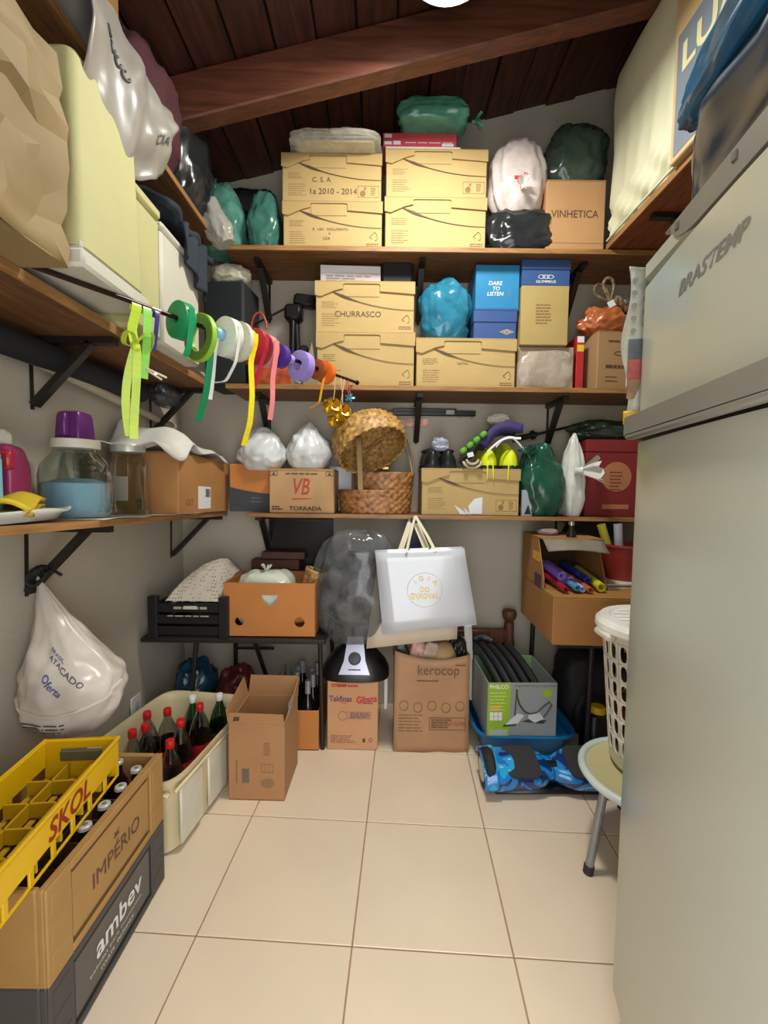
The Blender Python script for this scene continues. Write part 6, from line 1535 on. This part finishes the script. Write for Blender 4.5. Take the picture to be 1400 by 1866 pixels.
# black items in the dark under the right table
t = thing('black_backpack', 'black fabric backpack slumped on the floor under the right table', 'backpack', (1.10, 2.27, 0)); bag_mesh(.32, .26, .44, 91, boxy=3, crumple=.07).build('pack', BLACKM, t, angle=70); MB().tube([(-.04, 0, .40), (-.03, 0, .45), (.03, 0, .45), (.04, 0, .40)], .008, 8).build('handle', BLACKM, t); bag_mesh(.22, .08, .2, 92, boxy=4, crumple=.05).build('front_pocket', BLACKM, t, angle=70, loc=(0, -.11, .04))
t = thing('jerry_can', 'black plastic canister with a yellow screw cap under the table', 'canister', (1.07, 1.99, 0)); tapered(.2, .14, .19, .13, .0, .24, .03).build('body', BLACK, t, angle=50); MB().lathe([(.035, .24), (.036, .245), (.036, .262), (.03, .27), (.001, .27)], 22, Matrix.Translation((-.045, -.02, 0))).build('yellow_cap', mat('yellow cap', 'd6b312', .4), t); MB().tube([(.0, 0, .235), (.02, 0, .27), (.06, 0, .27), (.08, 0, .235)], .01, 8).build('handle', BLACK, t)
# wooden chair parts behind the cleaner carton
CW_ = wood('red brown wood', '4a2a16', '6e4324', 'Z')
t = thing('wooden_chair', 'brown wooden chair with a round post top behind the cleaner carton', 'chair', (.56, 2.41, 0))
pz = at(938, 1112, 2.41).z
MB().lathe([(.022, 0), (.022, .5), (.034, pz - .20), (.026, pz - .16), (.028, pz - .075), (.02, pz - .065), (.036, pz - .045), (.042, pz - .02), (.036, pz), (.001, pz + .006)], 20, Matrix.Translation((.165, -.0, 0))).build('post', CW_, t); MB().rbox(-.2, .17, -.025, .025, pz - .19, pz - .11, .008).build('rail', CW_, t)
MB().lathe([(.022, 0), (.022, .5), (.028, pz - .12), (.001, pz - .11)], 16, Matrix.Translation((-.2, 0, 0))).build('post', CW_, t)
# ---------------------------------------------------------------- right table with cartons, bucket and paper rolls
ZTR = .598
t = thing('side_table', 'small dark metal table by the right wall under the large carton', 'table', (0, 0, 0)); MB().rbox(.80, 1.42, 1.88, 2.44, ZTR - .02, ZTR, .004).build('table_top', BLACKM, t, smooth=False)
for (x, y) in ((.86, 2.40), (1.38, 2.40), (.97, 1.94), (1.38, 1.93)): MB().cyl((x, y, ZTR - .01), (x - .01, y, 0), .012, .012, 10).build('leg', LEGM, t)
t = thing('cardboard_box', 'large brown carton lying flat on the right table', 'box', (1.03, 1.855, ZTR), -.04); carton_parts(t, .55, .5, .218, mat('cardboard rich', '9c6c38', .8, var=.06, bump=.08, bscale=50))
ZC2 = ZTR + .218
t = thing('open_carton', 'tipped open carton of coloured paper rolls on the large carton', 'box', (.905, 2.0, ZC2), -.04)
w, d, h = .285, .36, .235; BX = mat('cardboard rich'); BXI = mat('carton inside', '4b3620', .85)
MB().box(-w / 2, w / 2, 0, d, 0, .005).build('base_panel', BX, t, smooth=False)
for sx in (-1, 1): 
    o = MB().prism([(0, 0), (d, 0), (d, h), (.10, h), (0, .05)], sx * w / 2 - .0025, sx * w / 2 + .0025, 'YZ').build('side_panel', BX, t, smooth=False)
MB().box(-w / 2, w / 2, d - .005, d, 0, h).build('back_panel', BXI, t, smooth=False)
MB().box(-w / 2 - .004, w / 2 + .004, .04, d, h, h + .005).build('top_flap', BX, t, smooth=False)
o = MB().grid(lambda u, v: (-w / 2 + w * u, .04 - .085 * v - .012 * math.sin(u * 5), h + .0025 - .05 * v + .01 * math.sin(u * 4) * v), 12, 6).build('front_flap', mat('flap grey', '7d7466', .7, var=.2), t, fixn=False); solidify(o, .004)
MB().box(-w / 2 - .0045, -w / 2 - .003, .06, .17, .12, .165).build('yellow_label', mat('amber label', 'd09a2a', .5, var=.3, scale=30), t, smooth=False)
MB().box(-w / 2 - .0045, -w / 2 - .003, .03, .13, -.03 + .03, .06).build('purple_label', mat('purple label', '43304a', .6), t, smooth=False)
ox, oy = t.location.x, t.location.y
rolls = [((1024, 1050), '8a6bd0', .020, 'purple'), ((1040, 1058), '9a86e0', .018, 'lilac'), ((1020, 1064), 'd0417f', .021, 'pink'), ((1053, 1072), '4d86b8', .015, 'steel blue'), ((1062, 1083), '9db4e0', .014, 'pale blue'), ((1096, 1084), 'c9c22a', .021, 'yellow'), ((1077, 1077), 'b5552c', .014, 'rust orange'), ((1072, 1058), '2a3a9a', .018, 'royal blue'), ((1092, 1062), '1f5a4a', .018, 'deep green'), ((1032, 1075), '8f1f2c', .015, 'dark red')]
for i, ((px_, py_), c_, r_, nm) in enumerate(rolls):
    q = at(px_, py_, (1.915 if py_ > 1070 else 1.99) + .012 * (i % 3)); q.z = max(q.z, ZC2 + r_ + .006)
    t = thing('paper_roll', nm + ' rolled paper tube in the tipped open carton', 'paper roll', q, rot=(0, 0, 0))
    m_ = mat('roll ' + nm, c_, .4, var=.06)
    dv = Vector((.02 * ((i % 3) - 1), .30, .03)); M = dv.to_track_quat('Z', 'Y').to_matrix().to_4x4()
    MB().lathe([(r_, 0), (r_, dv.length), (r_ * .9, dv.length), (r_ * .78, 0), (r_, 0)], 18, M, False).build('tube', m_, t); MB().lathe([(r_ * .70, .004), (r_ * .5, .004), (r_ * .5, .2), (r_ * .7, .2)], 12, M, False).build('inner_turn', m_, t)
t = thing('spool_ornament', 'small dark bottle with a bright cap standing on the open carton', 'bottle', (ox + .02, oy + .1, ZC2 + h + .005)); MB().lathe([(.022, 0), (.024, .02), (.012, .04), (.012, .06)], 16).build('body', BLACK, t); MB().lathe([(.014, .058), (.014, .075), (.001, .078)], 14).build('cap', mat('bright steel'), t)
o = bag_mesh(.1, .09, .035, 93, boxy=3, crumple=.08).build('pink_bundle', mat('dusty pink', '8d7a80', .7)); o.location = (ox - .06, oy + .2, ZC2 + h + .005); tag(o, 'dusty pink cloth bundle lying on the open carton', 'cloth')
cx, zb, w, h = px_box(1088, 985, 1166, 1066, 2.15, None)
BKT = mat('brick red plastic', '8a2a1f', .5, var=.06)
for k in range(3):
    o = MB().rbox(-.15, .15, -.11, .11, 0, .009, .002).build('magazine', mat('magazine %d' % k, ('b3ad9c', '8f8a7a', 'c4bfae')[k], .6)); o.location = (1.215, 2.13, ZC2 + .0095 * k); o.rotation_euler = (0, 0, (.05, -.04, .02)[k]); tag(o, ('grey paper folder lowest in the pile under the red bucket', 'dull paper folder in the middle of the pile under red bucket', 'pale paper folder directly under the red bucket')[k], 'folder')
t = thing('red_bucket', 'brick red tapered bucket holding rolled papers by the fridge', 'bucket', (cx + .03, 2.15, ZC2 + .029)); hb_ = at(1120, 990, 2.15).z - ZC2 - .029
MB().lathe([(.001, .0), (.085, 0), (.12, hb_ - .012), (.127, hb_ - .01), (.127, hb_), (.118, hb_), (.083, .006), (.001, .006)], 30, None, False).build('bucket_wall', BKT, t)
bx_ = t.location.x
for i, (dx, dz_, an, c_, nm) in enumerate(((-.09, .09, -.35, 'a9a63a', 'olive yellow'), (-.045, .08, -.12, 'a6abb5', 'silver grey'), (.05, .07, .3, 'c46a2c', 'orange'), (.08, .055, .5, '5fa59a', 'teal and white'))):
    t = thing('paper_roll', nm + ' paper roll standing in the red bucket', 'paper roll', (bx_ + dx * .5, 2.14, ZC2 + .05), rot=(.05, an, 0)); L_ = hb_ + dz_
    MB().lathe([(.02, 0), (.02, L_), (.016, L_), (.014, 0), (.02, 0)], 16, None, False).build('tube', mat('roll ' + nm, c_, .45), t); MB().lathe([(.0125, L_ - .004), (.009, L_ - .004), (.009, L_ * .5), (.0125, L_ * .5)], 12, None, False).build('inner_turn', mat('roll ' + nm), t)
o = MB().rbox(-.13, .13, 0, .015, 0, .30, .003).build('dark_board', mat('dark board', '24211f', .6), smooth=False); o.location = (1.22, 2.44, ZC2); tag(o, 'dark board leaning on the back wall behind the red bucket', 'board')
# ---------------------------------------------------------------- stool with laundry hamper
t = thing('round_stool', 'low round stool with a cream seat, white rim and grey legs', 'stool', (.93, 1.44, 0))
MB().lathe([(.001, .300), (.195, .300), (.199, .303)], 44, None, False).build('seat', mat('cream vinyl', 'c6bb8d', .5, var=.05, bump=.05, bscale=60), t, fixn=False)
MB().tube([(.206 * math.cos(a), .206 * math.sin(a), .297) for a in [i * 2 * PI / 48 for i in range(48)]], .014, 10, closed=True).build('rim', mat('pale grey rim', 'c4cfca', .35), t); MB().lathe([(.001, .285), (.2, .285), (.2, .299), (.001, .299)], 40, None, False).build('underside', BLACKM, t)
GRL = mat('grey leg', '8f9294', .35, metal=.5)
for a in (R(197), R(317), R(77)):
    x, y = math.cos(a), math.sin(a)
    l = MB().cyl((x * .18, y * .18, .295), (x * .232, y * .232, .022), .0135, .0135, 16).build('leg', GRL, t); MB().cyl((x * .2315, y * .2315, .026), (x * .236, y * .236, 0), .0165, .0165, 16).build('rubber_foot', mat('rubber tip', '2a2626', .7), l)
t = thing('laundry_hamper', 'white slotted plastic laundry hamper with a ribbed lid on the stool', 'hamper', (.985, 1.475, .31)); HW = mat('hamper white', 'd5d0bf', .4, var=.02)
NA, NR = 26, 6; z0, z1 = .05, .46
def hr(z): return .148 + .042 * (z / .50)
wl = MB()
K = 12
for i in range(NA):
    for j in range(NR):
        a0, a1 = 2 * PI * i / NA, 2 * PI * (i + 1) / NA; b0, b1 = z0 + (z1 - z0) * j / NR, z0 + (z1 - z0) * (j + 1) / NR
        vs = []
        for k in range(K):
            an = 2 * PI * (k + .5) / K; c, s = math.cos(an), math.sin(an); m_ = max(abs(c), abs(s)); uo, vo = .5 + .5 * c / m_, .5 + .5 * s / m_
            e = .75; ui, vi = .5 + .30 * math.copysign(abs(c) ** e, c), .5 + .40 * math.copysign(abs(s) ** e, s)
            for (u, v) in ((uo, vo), (ui, vi)):
                aa = a0 + (a1 - a0) * u; z = b0 + (b1 - b0) * v; r_ = hr(z); vs.append((r_ * math.cos(aa), r_ * math.sin(aa), z))
        fs = [(2 * k, 2 * ((k + 1) % K), 2 * ((k + 1) % K) + 1, 2 * k + 1) for k in range(K)]
        wl.add(vs, fs)
solidify(wl.build('slotted_wall', HW, t, angle=60, fixn=False), .005)
MB().lathe([(.001, 0), (.143, 0), (.15, .01), (hr(.05), .052), (hr(.05) - .006, .052), (.14, .012), (.001, .008)], 44, None, False).build('base', HW, t); MB().lathe([(hr(.46), .458), (hr(.49), .492), (hr(.49) + .008, .494), (hr(.49) + .008, .50), (hr(.49) - .006, .50), (hr(.46) - .006, .458)], 44, None, False).build('top_band', HW, t)
ld_ = MB().lathe([(hr(.5) + .022, .488), (hr(.5) + .026, .494), (hr(.5) + .024, .512), (hr(.5) + .008, .528), (hr(.5) - .02, .530), (hr(.5) - .026, .525), (.001, .525)], 48, None, False).build('lid', mat('lid white', 'e3e2dd', .35), t)
for k in range(7):
    y = -.12 + .04 * k; xx = math.sqrt(max(0, .155 ** 2 - y * y)); MB().rbox(-xx, xx, y - .006, y + .006, .524, .530, .002).build('lid_rib', mat('lid white'), ld_)
MB().rbox(-.222, -.185, -.05, .05, .462, .492, .01).build('handle', HW, t)
for i, (c_, z_, lab) in enumerate((('1b1b24', .02, 'dark clothes bundle lying inside the laundry hamper'), ('7a1a1c', .14, 'red garment inside the laundry hamper'), ('26242e', .25, 'black clothes heaped near the top of the laundry hamper'))):
    o = bag_mesh(.25, .25, (.13, .10, .17)[i], 95 + i, boxy=2.4, crumple=.1).build('laundry', mat('laundry %d' % i, c_, .9, bump=.3, bscale=40), angle=70); o.location = (.985, 1.475, .31 + z_); tag(o, lab, 'clothing')
# ---------------------------------------------------------------- fridge
FA = -R(10)
FRW = mat('fridge enamel', 'a9ab9b', .28, var=.02, scale=2, coat=.3); FRG = mat('fridge grey', '7d7a70', .4, var=.03); FRD = mat('fridge gasket', '4b4740', .7)
t = thing('fridge', 'white two door fridge with a grey handle band and hinge cover', 'fridge', (.572, .985, 0), FA)
# local frame: front faces -x, far side at y=0, body towards -y and +x
FD, FW2 = .62, .70
MB().rbox(.06, .06 + FD, -FW2, 0, .06, 1.745, .012).build('cabinet', FRW, t)
MB().rbox(.03, .06 + FD - .02, -FW2 + .02, -.02, 0, .06, .004).build('plinth', BLACKM, t)
def door(z0, z1, nm):
    n = 9; pts = [(.055, 0), (.012, 0), (.003, -.008), (0, -.022)] + [(-.012 * math.sin(PI * (k + 1) / (n + 1)), -.022 - (FW2 - .044) * (k + 1) / (n + 1)) for k in range(n)] + [(0, -FW2 + .022), (.003, -FW2 + .008), (.012, -FW2), (.055, -FW2)]
    return MB().prism(pts, z0, z1, 'XY').build(nm, FRW, t, angle=25)
d2 = door(.085, 1.398, 'lower_door'); d1 = door(1.45, 1.735, 'freezer_door')
MB().rbox(.01, .06, -FW2 + .01, -.01, 1.735, 1.742, .001).build('gasket', FRD, t, smooth=False)
MB().rbox(.012, .06, -FW2 + .01, -.01, 1.399, 1.449, .002).build('gap', FRD, t, smooth=False)
hb2 = [(.03, .004), (-.012, .006), (-.03, -.012), (-.034, -.03), (-.034, -FW2 + .03), (-.03, -FW2 + .012), (.03, -FW2)]
MB().prism(hb2, 1.414, 1.452, 'XY').build('handle_band', FRG, d1, angle=25)
MB().rbox(-.034, -.014, -FW2 + .02, -.03, 1.402, 1.415, .004).build('finger_lip', FRG, d1)
MB().rbox(.0, .06 + FD, -FW2, 0, 1.743, 1.80, .014).build('top_trim', FRW, t)
cap = [(-.004, -.10 - .5 * s, 1.80 - .05 * math.sin(min(1, s * 3) * PI / 2)) for s in (0,)]
ov = [( -.14 - .0, 1.798)] + [(-.13 - .10 * (1 - math.cos(a)), 1.802 - .05 * math.sin(a)) for a in [i * PI / 16 for i in range(1, 9)]] + [(-FW2 + .01, 1.752), (-FW2 + .01, 1.802)]
MB().prism(ov, -.004, .06, 'YZ').build('hinge_cover', mat('fridge dark grey', '6b685f', .45, var=.06), t, angle=40); MB().rbox(.0, .5, -FW2 + .01, -.10, 1.80, 1.806, .002).build('top_mat', FRG, t)
for yy in (-.16, -.33): MB().rbox(-.006, -.002, yy - .006, yy + .006, 1.778, 1.792, .001).build('screw_hole', FRD, t)
wrap(text(t, 'BRASTEMP', (0, -.29, 1.655), .026, mat('fridge logo', '6f6c66', .4), '-x', width=.20, bold=.02, shear=.3), lambda c: Vector((-.012 * math.sin(PI * (-c.y - .022) / .656) - .0007, c.y, c.z)))
# cover hanging at the far side of the fridge
t = thing('fridge_cover', 'printed plastic fridge cover with yellow hem hanging at the far side', 'cover', (.572, .985, 0), FA)
CVM = mat('cover print', 'a7a596', .4, var=.35, scale=16); 
o = MB().grid(lambda u, v: (-.022 + .30 * u + .008 * math.sin(v * 9), .018 + .012 * math.sin(u * 9 + v * 4), 1.80 - .33 * v), 20, 24).build('printed_sheet', CVM, t, angle=70, fixn=False); solidify(o, .003)
o = MB().grid(lambda u, v: (-.026 + .30 * u + .006 * math.sin(u * 30), .016 + .014 * math.sin(u * 9 + 4), 1.472 - .03 * v - .006 * math.sin(u * 40) * v), 40, 5).build('yellow_hem', mat('yellow hem', 'd0a02c', .6), t, angle=70, fixn=False); solidify(o, .004)
for k in range(9):
    MB().lathe([(.001, 0), (.006, 0)], 12, Matrix.Translation((-.012 + .022 * (k % 2), .0085, 1.765 - .014 * k)) @ FACE['-y'], False).build('grey_dot', mat('dot grey', '77766c', .6), t)
for k, (z_, c_) in enumerate(((1.59, '4a4f52'), (1.545, 'a04a44'), (1.50, '8b6a4c'))): MB().rbox(-.02, .05, .008, .010, z_, z_ + .045, .001).build('printed_picture', mat('cover picture %d' % k, c_, .5, var=.4, scale=30), t, smooth=False)
# blue bag on the fridge
BLB = film('navy blue film', '12283a', .98, .2, .7, 6, .4)
t = thing('plastic_bag', 'huge dark blue plastic bag bulging on top of the fridge', 'bag', (.915, .72, 1.806), FA)
bag_mesh(.60, .54, .42, 101, boxy=5.5, crumple=.05, nu=96, nv=60).build('bag_body', BLB, t, angle=70); bag_mesh(.11, .50, .10, 102, boxy=2.6, crumple=.12).build('gathered_corner', film('bright blue film', '1d5273', .95, .2, .7, 8, .35), t, angle=70, loc=(-.27, .03, .29))
# ---------------------------------------------------------------- mattress and carton on the right shelf
ZRS = ZT + .035
t = thing('wrapped_mattress', 'folded mattress in a wrinkled cream sheet standing on the right shelf', 'mattress', (1.085, 1.69, ZRS)); SH = mat('cream sheet', 'd2d2b4', .85, var=.04, bump=.1, bscale=20)
def mtr(u, v):
    a = 2 * PI * v; e = .22; c, s = math.cos(a), math.sin(a)
    X = .13 + math.copysign(abs(c) ** e, c) * .13; Z = .40 + math.copysign(abs(s) ** e, s) * .40
    y = .49 * u; k = 1.0 if .02 < u < .98 else .9
    X = .13 + (X - .13) * k; Z = .40 + (Z - .40) * (1 if .02 < u < .98 else .97)
    if X < .08:
        low = max(0, 1 - Z / .38)
        X += low * (.014 * math.sin((y * 1.0 + Z * 1.25) * 62) + .008 * math.sin((y - Z) * 40)) + .012 * noise.noise(Vector((y * 5, Z * 4, 1)))
    return (X, y, max(0, Z))
mb = MB().grid(mtr, 60, 120, cv=True)
for (r0, rev) in ((0, False), (59, True)):
    ring = list(range(r0 * 120, r0 * 120 + 120)); mb.f.append(tuple(ring if rev else ring[::-1]))
mb.build('sheet', SH, t, angle=60)
MB().tube([(-.004, .0, .012), (-.006, .25, .014), (-.004, .49, .012)], .006, 6).build('hem', SH, t)
t = thing('cardboard_box', 'carton with a slate panel and cream letters beside the mattress', 'box', (1.205, 1.05, ZRS)); carton_parts(t, .30, .63, .62, CARD)
MB().box(-.1512, -.15, .02, .61, .02, .44).build('slate_panel', mat('slate blue print', '6f7a86', .6), t, smooth=False); text(t, 'LUAR', (-.1525, .40, .34), .10, mat('cream letters', 'cfc89a', .6), '-x', width=.36, bold=.03)
